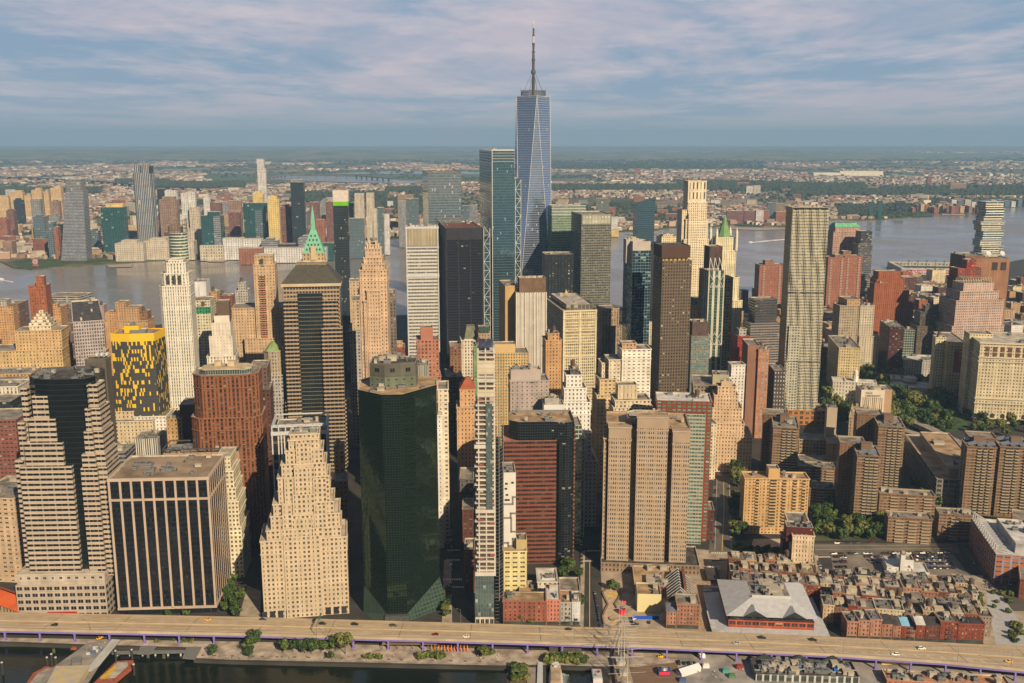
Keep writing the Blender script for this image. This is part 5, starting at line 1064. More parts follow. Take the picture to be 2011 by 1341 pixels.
# city hall with cupola
b = Bd('city_hall', 'low white city hall with a small domed cupola among trees', 1640, 760, 1300, -14)
b.box(1648, 1722, 748, 18, fac(C(236, 222, 195), ww=.35, wh=.55), roof=ROOFW, fl=5, bay=4); b.box(1636, 1660, 748, 26, fac(C(236, 222, 195), ww=.35, wh=.55), off=-7, roof=ROOFW, fl=5, bay=4, name='wing')
p = b.P(1680, 748, 8); m = MB(); z0_ = p[1]
m.walls(circ(p[0], 9, 3.4, 8), z0_ - 1, z0_ + 7, 9, 9); m.walls(circ(p[0], 9, 2.6, 8), z0_ + 7, z0_ + 12, 9, 9)
for k in range(4): r1, r2 = 2.8 * cos(k * pi / 8), 2.8 * cos((k + 1) * pi / 8); m.walls(circ(p[0], 9, r1, 8), z0_ + 12 + 2.8 * sin(k * pi / 8), z0_ + 12 + 2.8 * sin((k + 1) * pi / 8), 9, 9, top=circ(p[0], 9, max(r2, .05), 8))
m.bar((p[0], 9, z0_ + 14.5), (p[0], 9, z0_ + 18), .4); m.build('cupola', WALLP(C(245, 238, 220)), b.e)
b = simple('low white courthouse with a shallow glass dome behind the city hall trees', 1730, 755, 1330, -14, [(1745, 1850, 758, 40, fac(C(226, 214, 190), ww=.3, wh=.5), O_(0, roof=ROOFW)), (1728, 1800, 742, 26, fac(C(226, 214, 190), ww=.3, wh=.5), O_(34, roof=ROOFW))], clut=3)
p = b.P(1788, 744, 30); m = MB(); m.walls(circ(p[0], 30, 9, 12), p[1] - 3, p[1] + 2, 9, 9); m.walls(circ(p[0], 30, 9, 12), p[1] + 2, p[1] + 5, 9, 9, top=circ(p[0], 30, 2, 12)); m.build('rotunda', WALLP(C(225, 215, 195)), b.e)
# university tower
b = Bd('university_building', 'white and tan university tower with lettering near its top', 1691, 765, 1120, -5)
PC = fac(C(224, 204, 172), (.05, .045, .04, 1), .4, 1.1, (.10, .09, .08, 1), p=0)
a_, z_ = b.P(1692, 765); c_, _ = b.P(1738, 765)
b.prism([(a_, 0), (c_, 0), (c_, 26), (a_, 26)], 0, z_, WALLP(C(238, 222, 196)), roof=ROOFG, name='wall'); b.clutter(5); x_2 = b.P(1753, 768, 2)[0]
b.prism([(c_, 3), (x_2, 3), (x_2, 26), (c_, 26)], 0, z_, WALLP(C(196, 160, 124)), roof=ROOFG, name='wall')
m = MB(); m.walls([(a_ + 1.5, -.25), (c_ - 1.5, -.25), (c_ - 1.5, 0), (a_ + 1.5, 0)], z_ - 60, z_ - 9, 2.2, 99); m.build('ribbed_windows', PC, b.e)
text('PACE', b.e, a_ + 5, -.3, z_ - 5, 3.2, plain((.12, .1, .08, 1))); text('UNIVERSITY', b.e, a_ + 5, -.3, z_ - 8.2, 3.2, plain((.12, .1, .08, 1)))
simple('long tan college building running back beside the university tower', 1668, 815, 1075, -22, [(1668, 1702, 818, 'y784', fac(C(205, 176, 136), ww=.3, wh=.7), O_(0, roof=ROOFT))], clut=6)
# housing towers with balconies and solar roofs
SB = fac(C(146, 112, 84), (.05, .045, .04, 1), .5, .40, None, (.3, .26, .18, 1), .2); SBW = WALLP(C(192, 172, 140)); PANEL = plain((.16, .18, .22, 1), rough=.3, noise=.2, scale=.6)
def housing(lbl, xl, xr, y, side, Y, solar=True, rot=-12, wide=None, back=None):
    b = Bd('apartment_tower', lbl, xl, y, Y, rot); b.box(xl, xr, y, side, SB, bay=3.4, fl=2.85, roof=ROOFG, inner=SBW); x0_, x1_, y0_, y1_, zt = b.last; n = int(zt / 2.85)
    if back: b.box(back[0], back[1], back[2], 22, SB, off=y1_ * .8, bay=3.4, fl=2.85, roof=ROOFG, name='rear_wall', inner=SBW)
    m = MB()
    for k in range(n): band(m, x0_, x1_, 0, y1_, zt - .3 - 2.85 * k, .42, .14)
    m.build('floor_band', SBW, b.e)
    cols = (.42, .62, .82) if (x1_ - x0_) < 30 else (.2, .3, .45, .7, .8, .92)
    for q in cols:
        m = MB(); xx = x0_ + (x1_ - x0_) * q
        for k in range(n - 1):
            z = zt - 3.6 - 2.85 * k; m.box(xx - 1.7, xx + 1.7, -1.5, -.2, z, z + .95, mi=0); m.box(xx - 1.6, xx + 1.6, -.19, -.16, z + .95, z + 2.4, mi=1)
        m.build('balcony_stack', [SBW, plain((.03, .028, .025, 1))], b.e)
    for q in (.25, .7):
        m = MB(); yy = y0_ + (y1_ - y0_) * q
        for k in range(n - 1): z = zt - 3.6 - 2.85 * k; m.box(x0_ - 1.3, x0_ - .15, yy - 1.7, yy + 1.7, z, z + .95)
        m.build('balcony_stack', SBW, b.e)
    xm_ = (x0_ + x1_) / 2; m = MB(); m.box(xm_ - 5, xm_ + 4, y1_ * .45, y1_ * .75, zt - 1, zt + 6); m.build('lift_house', WALLP(C(140, 112, 88)), b.e)
    if solar:
        for k in range(int((x1_ - x0_) / 8)):
            for yy in (1.5, y1_ * .78):
                m = MB(); xx = x0_ + 1.5 + 8 * k; m.face([(xx, yy, zt + .3), (xx + 7, yy, zt + 2.4), (xx + 7, yy + 6.5, zt + 3.6), (xx, yy + 6.5, zt + 1.5)]); m.face([(xx, yy + 6.5, zt + 1.4), (xx + 7, yy + 6.5, zt + 3.5), (xx + 7, yy, zt + 2.3), (xx, yy, zt + .2)]); m.bar((xx + 6, yy + 3, zt - 1), (xx + 6, yy + 3, zt + 2.6), .15)
                m.build('solar_panel', PANEL, b.e)
    else: b.clutter(6, area=(x0_, x1_, y0_, y1_, zt))
housing('brown balconied housing tower behind the orange apartment block, leftmost of four', 1519, 1570, 838, 'y815', 960, False, back=(1500, 1545, 812))
housing('brown balconied housing tower with solar roof, front one at middle right', 1684, 1730, 893, 'y872', 860, True, back=(1650, 1700, 868))
housing('brown balconied housing tower behind the solar roofed one', 1726, 1778, 836, 'y815', 952, False, back=(1684, 1735, 812))
housing('double brown balconied housing tower with solar roof at the right frame edge', 1900, 1958, 876, 'y862', 885, True, back=(1905, 1960, 858)); housing('second slab of the double housing tower, cut by the right frame edge', 1965, 2040, 876, 22, 880, True)
def lowslab(lbl, pts, dep, rot=-10):
    b = Bd('apartment_building', lbl, pts[0], pts[2], pts[3], rot); b.box(pts[0], pts[1], pts[2], dep, SB, bay=3.4, fl=2.85, roof=ROOFG, inner=SBW); x0_, x1_, y0_, y1_, zt = b.last
    m = MB()
    for k in range(int(zt / 2.85)): band(m, x0_, x1_, 0, y1_, zt - .3 - 2.85 * k, .4, .14)
    m.build('floor_band', SBW, b.e)
    for q in ((.3, .6, .9) if x1_ - x0_ > 30 else (.5,)):
        m = MB(); xx = x0_ + (x1_ - x0_) * q
        for k in range(int(zt / 2.85)): z = zt - 3.6 - 2.85 * k; m.box(xx - 5, xx + 2, -1.5, -.2, max(z, .3), max(z, .3) + .95)
        m.build('balcony_stack', SBW, b.e)
    b.clutter(4, area=(x0_, x1_, y0_, y1_, zt)); return b
lowslab('low brown housing slab facing the car park, left half', (1745, 1832, 1014, 820), 16); lowslab('low brown housing slab facing the car park, right half with a stair tower', (1845, 1915, 1008, 826), 16); lowslab('low brown housing slab behind the front pair, by the tan roofed block', (1728, 1838, 968, 870), 16); lowslab('low brown housing slab between the orange apartment block and the solar tower', (1568, 1640, 915, 950), 18); lowslab('lower brown housing slab in shade under the orange apartment block side', (1590, 1640, 958, 905), 20)
# orange apartment block
b = Bd('apartment_building', 'broad orange-yellow brick apartment block with stacked balconies', 1462, 935, 838, -3)
OB = fac(C(222, 178, 122), (.05, .045, .035, 1), .42, .5, None, (.34, .28, .18, 1), .25)
b.box(1463, 1590, 938, 18, OB, bay=3.1, fl=2.9, roof=ROOFT, inner=WALLP(C(236, 190, 120))); x0_, x1_, y0_, y1_, zt = b.last; b.clutter(6)
b.box(1510, 1532, 920, 12, WALLP(C(226, 180, 115)), off=4, zb=zt - 2, name='lift_house')
for q in (.2, .42, .47, .62, .78, .92):
    m = MB(); xx = x0_ + (x1_ - x0_) * q
    for k in range(int(zt / 2.9) - 2): z = zt - 3.8 - 2.9 * k; m.box(xx - 1.6, xx + 1.6, -1.3, -.1, z, z + .9, mi=0); m.box(xx - 1.5, xx + 1.5, -.09, -.05, z + .9, z + 2.3, mi=1)
    m.build('balcony_stack', [WALLP(C(220, 180, 120)), plain((.03, .028, .025, 1))], b.e)
# telephone/post block with deep roof, hospital etc
b = Bd('office_block', 'wide low block with a broad tan roof and a ribbed rooftop storey', 1838, 935, 905, -10)
b.box(1840, 1888, 940, '1777', fac(C(150, 142, 130), (.03, .03, .03, 1), .74, .62, None, (.1, .1, .1, 1), .1), bay=5.5, fl=4.6, roof=ROOFT, par=.8); x0_, x1_, y0_, y1_, zt = b.last
b.prism([(x0_ + 12, 10), (x1_ + 20, 10), (x1_ + 20, y1_ * .9), (x0_ + 12, y1_ * .9)], zt - 1, zt + 8, fac(C(205, 180, 145), (.1, .09, .07, 1), .3, .8, p=0), 2, 8, roof=ROOFT, name='roof_storey'); b.clutter(3)
b = simple('tan hospital block with many bays and a red band, above the orange apartment block', 1570, 890, 1010, -8, [(1572, 1650, 905, 24, fac(C(200, 176, 140), ww=.75, wh=.42), {}), (1570, 1650, 862, 24, fac(C(196, 166, 128), ww=.6, wh=.5), O_(40)), (1628, 1668, 870, 30, TAN, O_(18)), (1625, 1645, 800, 12, WALLP(C(200, 180, 150)), O_(50))], clut=8)
# low school building with white roof trusses, right
b = Bd('school_building', 'blue-grey block with white zigzag roof trusses, right frame edge', 1955, 1150, 736, -11)
b.box(1956, 2100, 1088, '1907', fac(C(150, 160, 175), (.05, .07, .1, 1), .75, .3, C(196, 120, 80)), bay=6, fl=4.2, roof=ROOFW); x0_, x1_, y0_, y1_, zt = b.last
FOOT += [(*gp(1655, 800)[:2], 30), (*gp(1675, 800)[:2], 24), (*gp(1795, 792)[:2], 24)]
for k in range(14):
    m = MB(); yy = 3 + (y1_ - 8) * k / 13; y2 = 3 + (y1_ - 8) * (k + 1) / 13; m.bar((x0_ + .5, yy, zt - 1), (x0_ + .5, yy, zt + 7), .35); m.bar((x0_ + .5, yy, zt + 7), (x0_ + 14, yy, zt - 1), .35); m.bar((x0_ + .5, yy, zt + 7), (x0_ + .5, y2, zt - 1), .3); m.build('roof_truss', STEELW, b.e)
b.prism([(x0_ + 16, 8), (x1_, 8), (x1_, y1_ * .8), (x0_ + 16, y1_ * .8)], zt - 1, zt + 7, plain(C(190, 186, 178)), roof=ROOFW, name='roof_storey'); b.clutter(8)
simple('red-brown brick warehouse below the blue-grey school, right frame edge', 1990, 1135, 712, -24, [(2004, 2080, 1136, '1962', BRICK, O_(0, bay=3.4, fl=3.6)), (1975, 2060, 1118, 30, BRICK, O_(40))], clut=6)
simple('tall narrow cream commercial building by the small green square', 1541, 1045, 745, -8, [(1557, 1600, 1050, '1541', fac(C(236, 206, 168), (.04, .035, .03, 1), .32, .6), O_(0, bay=2.4, fl=3.6)), (1545, 1598, 1034, 14, fac(C(105, 48, 42), ww=.3, wh=.4), O_(4, zb=30))], clut=5, tank=1)
simple('small maroon brick house with a roof garden beside the cream commercial building', 1536, 1060, 762, -8, [(1538, 1560, 1058, 16, BRICKD, {})], 'brick_house')
# ---- centre fill behind the river front
simple('salmon brick tower with a slim upper storey before the silver tower', 818, 690, 1000, 7, [(819, 862, 668, 26, SALM, {}), (826, 850, 643, 16, WALLP(C(188, 124, 98)), O_(6)), (815, 866, 740, 30, SALM, O_(-3))], 'apartment_tower', tank=1)
simple('little red brick house top between the deco tower and the silver tower', 774, 690, 1120, 7, [(776, 795, 682, 24, fac(C(160, 90, 70), ww=.5, wh=.5), {}), (780, 790, 672, 10, TAN, O_(6))], clut=0)
b = simple('round granite building with a green copper dome on the river side', 776, 620, 1900, 0, [(775, 797, 640, 30, GREYW, {})], clut=0); x0_, x1_, y0_, y1_, zt = b.last; m = MB(); c_ = (x0_ + x1_) / 2
for k in range(4): m.walls(circ(c_, 15, 14 * cos(k * pi / 8), 16), zt + 10 * sin(k * pi / 8), zt + 10 * sin((k + 1) * pi / 8), 9, 9, top=circ(c_, 15, 14 * cos((k + 1) * pi / 8) + .05, 16))
m.build('dome', CU, b.e)
simple('tan stone slab with a roof tree immediately left of the deco tower', 688, 600, 1100, 7, [(690, 706, 590, 40, fac(C(206, 178, 146), ww=.4, wh=.5), {}), (686, 708, 650, 50, GREYW, O_(-10))]); simple('dark stone tower immediately right of the deco tower', 758, 580, 1060, 7, [(759, 777, 575, 30, fac(C(130, 115, 102), ww=.45, wh=.5), {})]); simple('pale tan block beside the deco tower, on the water side', 690, 560, 1300, 7, [(686, 704, 552, 30, fac(C(214, 186, 150), ww=.4, wh=.5), {})])
b = simple('glass tower under construction with a white and lime green wrapped top', 653, 405, 1400, 5, [(654, 683, 405, 22, glassy((.03, .05, .075, 1), (.05, .06, .07, 1), .85, .86, .6, .08, .02, .05), O_(0, bay=1.8, fl=3.6)), (653, 683, 374, 22, plain(C(228, 212, 195), noise=.15, scale=.3), O_(-.4, yb=396)), (654, 683, 396, 22, plain(D(100, 180, 25, .75), noise=.1), O_(-.6, yb=404, par=.1))], 'glass_tower', clut=3)
simple('gothic white terracotta tower with a steep grey-green mansard roof', 900, 680, 1125, 6, [(906, 940, 668, 26, fac(C(236, 220, 195), ww=.45, wh=.6), {})], 'gothic_tower', clut=0)
b = Bd('mansard_roof_tower', 'grey-green mansard peak with pointed dormers and a glazed lift house', 908, 668, 1130, 6); x_a, z_a = b.P(912, 666); x_b = b.P(938, 666)[0]
b.prism([(x_a, 0), (x_b, 0), (x_b, 22), (x_a, 22)], 0, z_a, fac(C(236, 220, 195), ww=.45, wh=.6), 2.6, 4, roof=None); b.prism([(x_a, 0), (x_b, 0), (x_b, 22), (x_a, 22)], z_a, z_a + 14, plain(C(130, 128, 100)), roof=ROOFG, par=0, name='mansard_roof', top=[(x_a + 3, 5), (x_b - 3, 5), (x_b - 3, 17), (x_a + 3, 17)])
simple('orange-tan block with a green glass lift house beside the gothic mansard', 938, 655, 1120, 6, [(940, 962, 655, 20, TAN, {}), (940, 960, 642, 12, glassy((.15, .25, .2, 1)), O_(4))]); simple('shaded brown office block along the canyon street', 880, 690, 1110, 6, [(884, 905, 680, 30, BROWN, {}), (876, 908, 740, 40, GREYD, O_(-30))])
b = simple('yellow and green glass apartment tower behind the unfinished tower', 930, 690, 1015, 4, [(945, 1038, 694, 30, fac(C(222, 184, 125), (.04, .11, .08, 1), .48, .55, None, (.1, .1, .08, 1), .3, .15, .2), O_(0, bay=2.8, fl=3.2)), (970, 1012, 676, 16, WALLP(C(225, 190, 130)), O_(6)), (930, 950, 680, 30, fac(C(150, 160, 110), (.06, .2, .13, 1), .6, .6), O_(4))], 'apartment_tower', clut=5, tank=1)
b = simple('plain mauve-grey hotel with small square windows and a parapet monogram', 1002, 745, 850, 4, [(1002, 1078, 748, 26, fac(C(190, 172, 160), (.04, .035, .02, 1), .24, .36, None, p=.0), O_(0, bay=4.4, fl=3.6)), (1003, 1062, 726, 16, WALLP(C(196, 178, 166)), O_(4))], 'hotel', clut=6)
m = MB(); q = b.P(1041, 750, -.2); [m.bar((q[0] + u, -.3, q[1] - 1), (q[0] + u, -.3, q[1] + 1.2), .3) for u in (0, 1.2, 2.4, 3.6)]; m.build('monogram', plain((.03, .04, .1, 1)), b.e)
WD = fac(C(246, 238, 222), (.05, .045, .04, 1), .38, .5, None, BLIND, .25, dirt=.25)
simple('white art deco tower stepping down in terraces, behind the red banded block', 1110, 800, 855, 3, [(1112, 1143, 736, 18, WD, O_(8)), (1108, 1152, 762, 22, WD, O_(5)), (1106, 1160, 790, 26, WD, O_(2)), (1105, 1162, 850, 30, WD, O_(-1)), (1140, 1172, 905, 40, WD, O_(-2)), (1120, 1136, 724, 12, GREYD, O_(11))], 'deco_tower', clut=5, tank=1)
simple('white rooftop cabin block with a cooling tower, behind the red banded block', 1068, 800, 830, 3, [(1068, 1108, 795, 18, WALLP(C(240, 235, 225)), {}), (1070, 1098, 782, 10, plain(C(190, 180, 165)), O_(4))], clut=6)
simple('narrow green glass slab right of the red banded block', 1128, 850, 815, 3, [(1130, 1143, 835, 30, glassy((.1, .2, .17, 1), (.3, .33, .3, 1), .85, .7), O_(0)), (1125, 1150, 860, 30, LIMEW, O_(14))], 'glass_building')
simple('white plaster apartment tower with horizontal windows left of the dark bronze tower', 1222, 690, 950, 5, [(1222, 1279, 686, 24, fac(C(248, 236, 214), (.06, .05, .04, 1), .48, .32, None, BLIND, .2), O_(0, bay=4.6, fl=3.4)), (1196, 1226, 706, 24, fac(C(232, 214, 180), ww=.5, wh=.3), O_(2)), (1182, 1215, 712, 20, LIME, O_(8)), (1222, 1250, 674, 14, TAN, O_(8)), (1178, 1210, 745, 26, fac(C(222, 190, 140), ww=.55, wh=.35), O_(-4)), (1172, 1200, 775, 26, fac(C(222, 190, 140), ww=.55, wh=.35), O_(-6))], 'apartment_tower', clut=8, tank=2)
simple('cream terraced building with a ribbed crown and roof plants, above the granite tower', 1212, 770, 880, 4, [(1214, 1252, 756, 14, fac(C(226, 205, 170), C(180, 160, 130), .3, .8, p=0), O_(8)), (1208, 1278, 786, 24, LIME, O_(0)), (1205, 1282, 800, 24, LIME, O_(-3))], clut=4, tank=1)
simple('tan pyramid-stepped office tower by the tree lined street', 1368, 790, 1010, -6, [(1390, 1462, 830, 34, fac(C(232, 196, 155), (.04, .035, .03, 1), .4, .48, None, BLIND, .25), O_(0, bay=3.1, fl=3.7)), (1375, 1478, 855, 40, fac(C(232, 196, 155), (.04, .035, .03, 1), .4, .48), O_(-2, bay=3.1)), (1396, 1458, 800, 26, fac(C(232, 196, 155), (.04, .035, .03, 1), .4, .48), O_(4, bay=3.1)), (1403, 1450, 775, 20, fac(C(232, 196, 155), (.04, .035, .03, 1), .4, .48), O_(8, bay=3.1)), (1410, 1446, 758, 14, fac(C(232, 196, 155), ww=.4, wh=.5), O_(11)), (1417, 1438, 748, 10, WALLP(C(226, 190, 150)), O_(13))], 'office_tower', clut=3)
simple('long brown office slab running behind the tan pyramid-stepped tower', 1364, 750, 1045, -8, [(1362, 1425, 756, 50, fac(C(160, 140, 112), ww=.5, wh=.55), {}), (1400, 1432, 735, 20, WALLP(C(196, 184, 145)), O_(10))], clut=6)
simple('white lift-house block above the tan pyramid-stepped tower', 1430, 740, 1080, 2, [(1437, 1464, 716, 16, WHITE, {}), (1428, 1462, 740, 22, WHITE, O_(-3))], clut=0)
simple('slim brown-pink tower with a blue and orange side, right of the tan stepped tower', 1468, 690, 1130, -4, [(1469, 1493, 678, 40, WALLP(C(160, 114, 90)), {}), (1490, 1511, 685, 30, fac(C(200, 138, 98), (.16, .2, .24, 1), .5, .6), O_(-3))], 'apartment_tower', tank=1)
simple('red and dark glazed narrow block behind the slim brown-pink tower', 1448, 660, 1190, 2, [(1449, 1472, 660, 30, fac(C(165, 60, 50), (.05, .04, .04, 1), .2, .9), {}), (1452, 1466, 646, 12, GREYW, O_(6))], tank=1)
simple('teal and white gridded hotel behind the tan stepped tower', 1357, 665, 1180, 4, [(1358, 1394, 660, 24, fac(C(150, 140, 125), (.05, .14, .15, 1), .7, .6, None, (.3, .3, .28, 1), .25), O_(0, bay=2.2, fl=3)), (1360, 1392, 632, 20, plain(C(100, 80, 72)), O_(4))], 'hotel', clut=3)
simple('charcoal block with white punched windows between the slim tower and the rippling tower', 1508, 730, 1160, -4, [(1521, 1543, 728, '1508', fac(C(90, 82, 76), C(225, 215, 200), .3, .4, p=0), O_(0, bay=3.5, fl=5))])
simple('cream narrow tower with a round window right of the dark green glass tower', 858, 770, 815, 4, [(860, 880, 764, 30, fac(C(244, 226, 196), (.05, .05, .05, 1), .5, .42), O_(0, bay=5, fl=3.8)), (858, 868, 815, 40, WHITE, O_(-10))], 'office_tower', tank=0)
simple('grey ribbed block behind the dark green glass tower top', 800, 715, 930, 5, [(801, 842, 718, 26, fac(C(170, 165, 150), (.1, .1, .09, 1), .5, 1.1, p=0), O_(0, bay=1.6, fl=99))], clut=6)
b = simple('tan stone building with a red tiled hip roof, left of the unfinished tower', 898, 800, 880, 3, [(903, 932, 765, 26, fac(C(222, 176, 130), ww=.35, wh=.45), O_(6)), (897, 932, 800, 26, fac(C(222, 176, 130), ww=.35, wh=.45), {})], clut=1); x_a, z_a = b.P(903, 765, 6); x_b = b.P(932, 765, 6)[0]
b.prism([(x_a - .5, 5.5), (x_b + .5, 5.5), (x_b + .5, 32), (x_a - .5, 32)], z_a, z_a + 9, plain(C(180, 98, 64), noise=.15), roof=None, name='tile_roof', top=[(x_a + 6, 18), (x_b - 5, 18), (x_b - 5, 20), (x_a + 6, 20)])
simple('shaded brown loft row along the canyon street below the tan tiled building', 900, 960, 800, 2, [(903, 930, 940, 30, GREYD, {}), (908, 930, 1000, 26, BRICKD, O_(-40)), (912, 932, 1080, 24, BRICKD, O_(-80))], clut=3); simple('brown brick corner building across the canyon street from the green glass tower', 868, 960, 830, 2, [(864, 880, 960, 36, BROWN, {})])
simple('small tan brick building in the gap between the ziggurat and the green glass tower', 655, 900, 800, 9, [(656, 676, 885, 26, ORNG, {}), (658, 682, 945, 20, BROWN, O_(-30)), (660, 668, 872, 8, TAN, O_(6))], clut=2)
# ---- left fill
simple('red-striped brick block, left frame edge behind the banded tower', -30, 840, 830, 4, [(-60, 30, 826, 40, fac(C(150, 96, 82), (.03, .03, .03, 1), .6, .35), O_(0)), (-60, 20, 790, 30, fac(C(60, 70, 74), GD, .8, .7), O_(45)), (-60, 34, 760, 30, LIMEW, O_(80))], clut=5)
simple('beige concrete block with slot windows, left frame edge behind the tiled roof', -40, 985, 740, -6, [(-60, 27, 975, 50, fac(C(214, 184, 148), (.03, .03, .03, 1), .5, .35), O_(0, bay=5))], clut=5)
b = simple('low stone building with an orange tiled roof, bottom left', -40, 1160, 700, -30, [(-60, 33, 1165, 18, fac(C(214, 190, 150), ww=.3, wh=.6), O_(0, bay=4, fl=6, roof=None))], clut=0); x0_, x1_, y0_, y1_, zt = b.last
b.prism([(x0_ - 1, -1), (x1_ + 1, -1), (x1_ + 1, 19), (x0_ - 1, 19)], zt, zt + 6, plain(C(232, 106, 48), noise=.15), roof=None, name='tile_roof', top=[(x0_ + 3, 8.5), (x1_ - 3, 8.5), (x1_ - 3, 9.5), (x0_ + 3, 9.5)])
simple('small grey block with a rust roof behind the pier fronted slab', 208, 870, 840, 3, [(209, 246, 888, '266', fac(C(150, 148, 145), ww=1.1, wh=.45), O_(0)),], clut=5)
simple('block with thin white slanting piers behind the pier fronted slab', 262, 850, 900, 3, [(262, 308, 862, '325', fac(C(226, 218, 200), (.03, .03, .03, 1), .55, 1.1, p=0), O_(0, bay=2, fl=99)), ], clut=4)
simple('cream cluttered block of terraces and arched windows below the yellow patched tower', 210, 830, 945, 5, [(210, 300, 828, 40, fac(C(226, 204, 165), ww=.3, wh=.5), {}), (222, 262, 808, 24, fac(C(222, 198, 160), ww=.3, wh=.5), O_(10)), (262, 326, 818, 30, WHITE, O_(8)), (270, 310, 800, 16, GREYW, O_(22))], clut=10)
simple('dark brown brick block with tan front left of the rust tower', 328, 820, 880, 6, [(352, 378, 795, 30, fac(C(110, 80, 78), ww=.02, wh=.1), {}), (326, 356, 822, 26, fac(C(200, 160, 105), ww=.35, wh=.5), O_(-4))])
simple('tan stone block left of the banded tower crown', 0, 700, 960, 6, [(-40, 32, 752, 36, fac(C(226, 200, 155), ww=.35, wh=.5), {}), (-40, 60, 735, 30, TAN, O_(30))], clut=5)
# ------------------------------------------------------------ Manhattan ground, streets
ASPH = plain((.036, .034, .032, 1), scale=.05, noise=.35); PAVE = plain(C(190, 170, 145), scale=.12, noise=.3); COBB = plain(C(190, 160, 125), scale=.5, noise=.25)
west = [(-900, 730), (-300, 680), (0, 657), (200, 650), (460, 618), (780, 618), (1200, 604), (1460, 586), (1640, 562), (1760, 545), (1900, 528), (2011, 508), (2400, 470), (2900, 440)]
east = [(2900, 1500), (1160, 1500), (1160, 1309), (1073, 1306), (1072, 1500), (996, 1500), (995, 1308), (450, 1296), (380, 1293), (378, 1272), (170, 1266), (0, 1260), (-900, 1250)]
mp = [gp(x, y, 1.0) for x, y in east + west]
sheet('city_ground', [(p.x, p.y) for p in mp], 0.0, ASPH, th=4)
GRASS = plain((.035, .06, .018, 1), scale=.08, noise=.5, bump=.2)
PROM = plain(C(222, 202, 178), scale=.12, noise=.5, col2=C(160, 142, 122), sharp=.35)
flat('esplanade', [(-300, 1252), (0, 1252), (600, 1262), (995, 1275), (1200, 1280), (1330, 1284), (1330, 1312), (1160, 1308), (1073, 1305), (1000, 1307), (450, 1295), (381, 1292), (379, 1271), (170, 1265), (0, 1259), (-300, 1254)], .01, PROM)
flat('pier_deck', [(1330, 1284), (1700, 1292), (2300, 1330), (2300, 1400), (1330, 1400)], .012, plain(C(172, 162, 150), scale=.08, noise=.4))
flat('wooden_pier', [(1262, 1308), (1330, 1300), (1340, 1400), (1190, 1400), (1200, 1320)], .016, plain(C(140, 110, 85), scale=.3, noise=.35, stretch=(.2, 2, 1)))
flat('street_pavement', [(872, 1100), (940, 1100), (950, 1228), (868, 1224)], .008, PAVE)
flat('street_surface', [(882, 900), (925, 900), (932, 1226), (888, 1224)], .012, ASPH)
flat('street_plaza', [(486, 1150), (512, 1160), (512, 1212), (470, 1210)], .008, PAVE)
flat('seaport_paving', [(1140, 1085), (1190, 1060), (1440, 1085), (1420, 1160), (1410, 1248), (1140, 1240)], .006, PAVE)
flat('side_street', [(1150, 1050), (1176, 1050), (1186, 1234), (1146, 1232)], .012, ASPH)
flat('cobbled_square', [(1378, 1105), (1432, 1100), (1424, 1160), (1412, 1246), (1356, 1242), (1368, 1160)], .012, COBB)
flat('pearl_street', [(1398, 1100), (1600, 1096), (1600, 1112), (1398, 1106)], .010, ASPH)
flat('avenue', [(1392, 1086), (1446, 1086), (1432, 930), (1402, 930)], .012, plain((.10, .088, .076, 1), scale=.05, noise=.3))
flat('road', [(1600, 1068), (1880, 1066), (1885, 1086), (1600, 1090)], .012, plain((.11, .098, .085, 1), scale=.05, noise=.3))
flat('car_park', [(1630, 1090), (1872, 1088), (1905, 1130), (1632, 1130)], .008, plain((.15, .13, .11, 1), scale=.05, noise=.35))
flat('beekman_pavement', [(1598, 1086), (1640, 1086), (1668, 1256), (1622, 1254)], .007, PAVE)
flat('beekman_road', [(1606, 1090), (1632, 1090), (1654, 1256), (1628, 1254)], .013, ASPH)
flat('right_avenue', [(1880, 1066), (1930, 1066), (2060, 1200), (1990, 1200)], .012, plain((.07, .062, .055, 1), scale=.05, noise=.3))
flat('slip_paving', [(1890, 1130), (1960, 1130), (2120, 1300), (1940, 1290)], .009, PAVE)
flat('slip_plaza', [(1935, 1165), (1965, 1165), (2050, 1290), (1960, 1285)], .014, plain(C(196, 190, 182), scale=.3, noise=.15))
flat('apartment_grounds', [(1440, 1062), (1600, 1060), (1600, 1082), (1440, 1082)], .007, GRASS)
flat('park_lawn', [(1610, 720), (1905, 735), (1900, 845), (1700, 850), (1610, 800)], .008, GRASS)
flat('housing_grounds', [(1590, 960), (2100, 940), (2100, 1055), (1590, 1062)], .006, plain((.06, .07, .035, 1), scale=.03, noise=.5))
flat('plaza_playground', [(1480, 1058), (1540, 1058), (1545, 1074), (1475, 1074)], .012, plain(C(215, 195, 170), scale=.4, noise=.3))
PWH = plain((.55, .53, .48, 1), noise=.15, scale=1); PYE = plain((.48, .33, .10, 1), noise=.15, scale=1)
def stripes(name, lst, mat, z=.02, w=.25):
    b = MB()
    for (x0, y0), (x1, y1) in lst:
        p, q = gp(x0, y0, z), gp(x1, y1, z); d = (q - p).normalized(); n = Vector((-d.y, d.x, 0)) * w / 2
        b.face([p - n, q - n, q + n, p + n])
    return tag(b.build(name, mat), kind='structure')
def cross(name, a, b_, n, along, mat=PWH):
    """zebra crossing: n bars from a to b, each bar reaching 'along' metres towards the sea"""
    m = MB(); p, q = gp(*a), gp(*b_); d = (q - p) / n; u = d.normalized(); v = Vector((u.y, -u.x, 0))
    for k in range(n): c = p + d * (k + .2); e = p + d * (k + .75); m.face([tuple(x + Vector((0, 0, .022))) for x in (c, c + v * along, e + v * along, e)])
    return tag(m.build(name, mat), kind='structure')
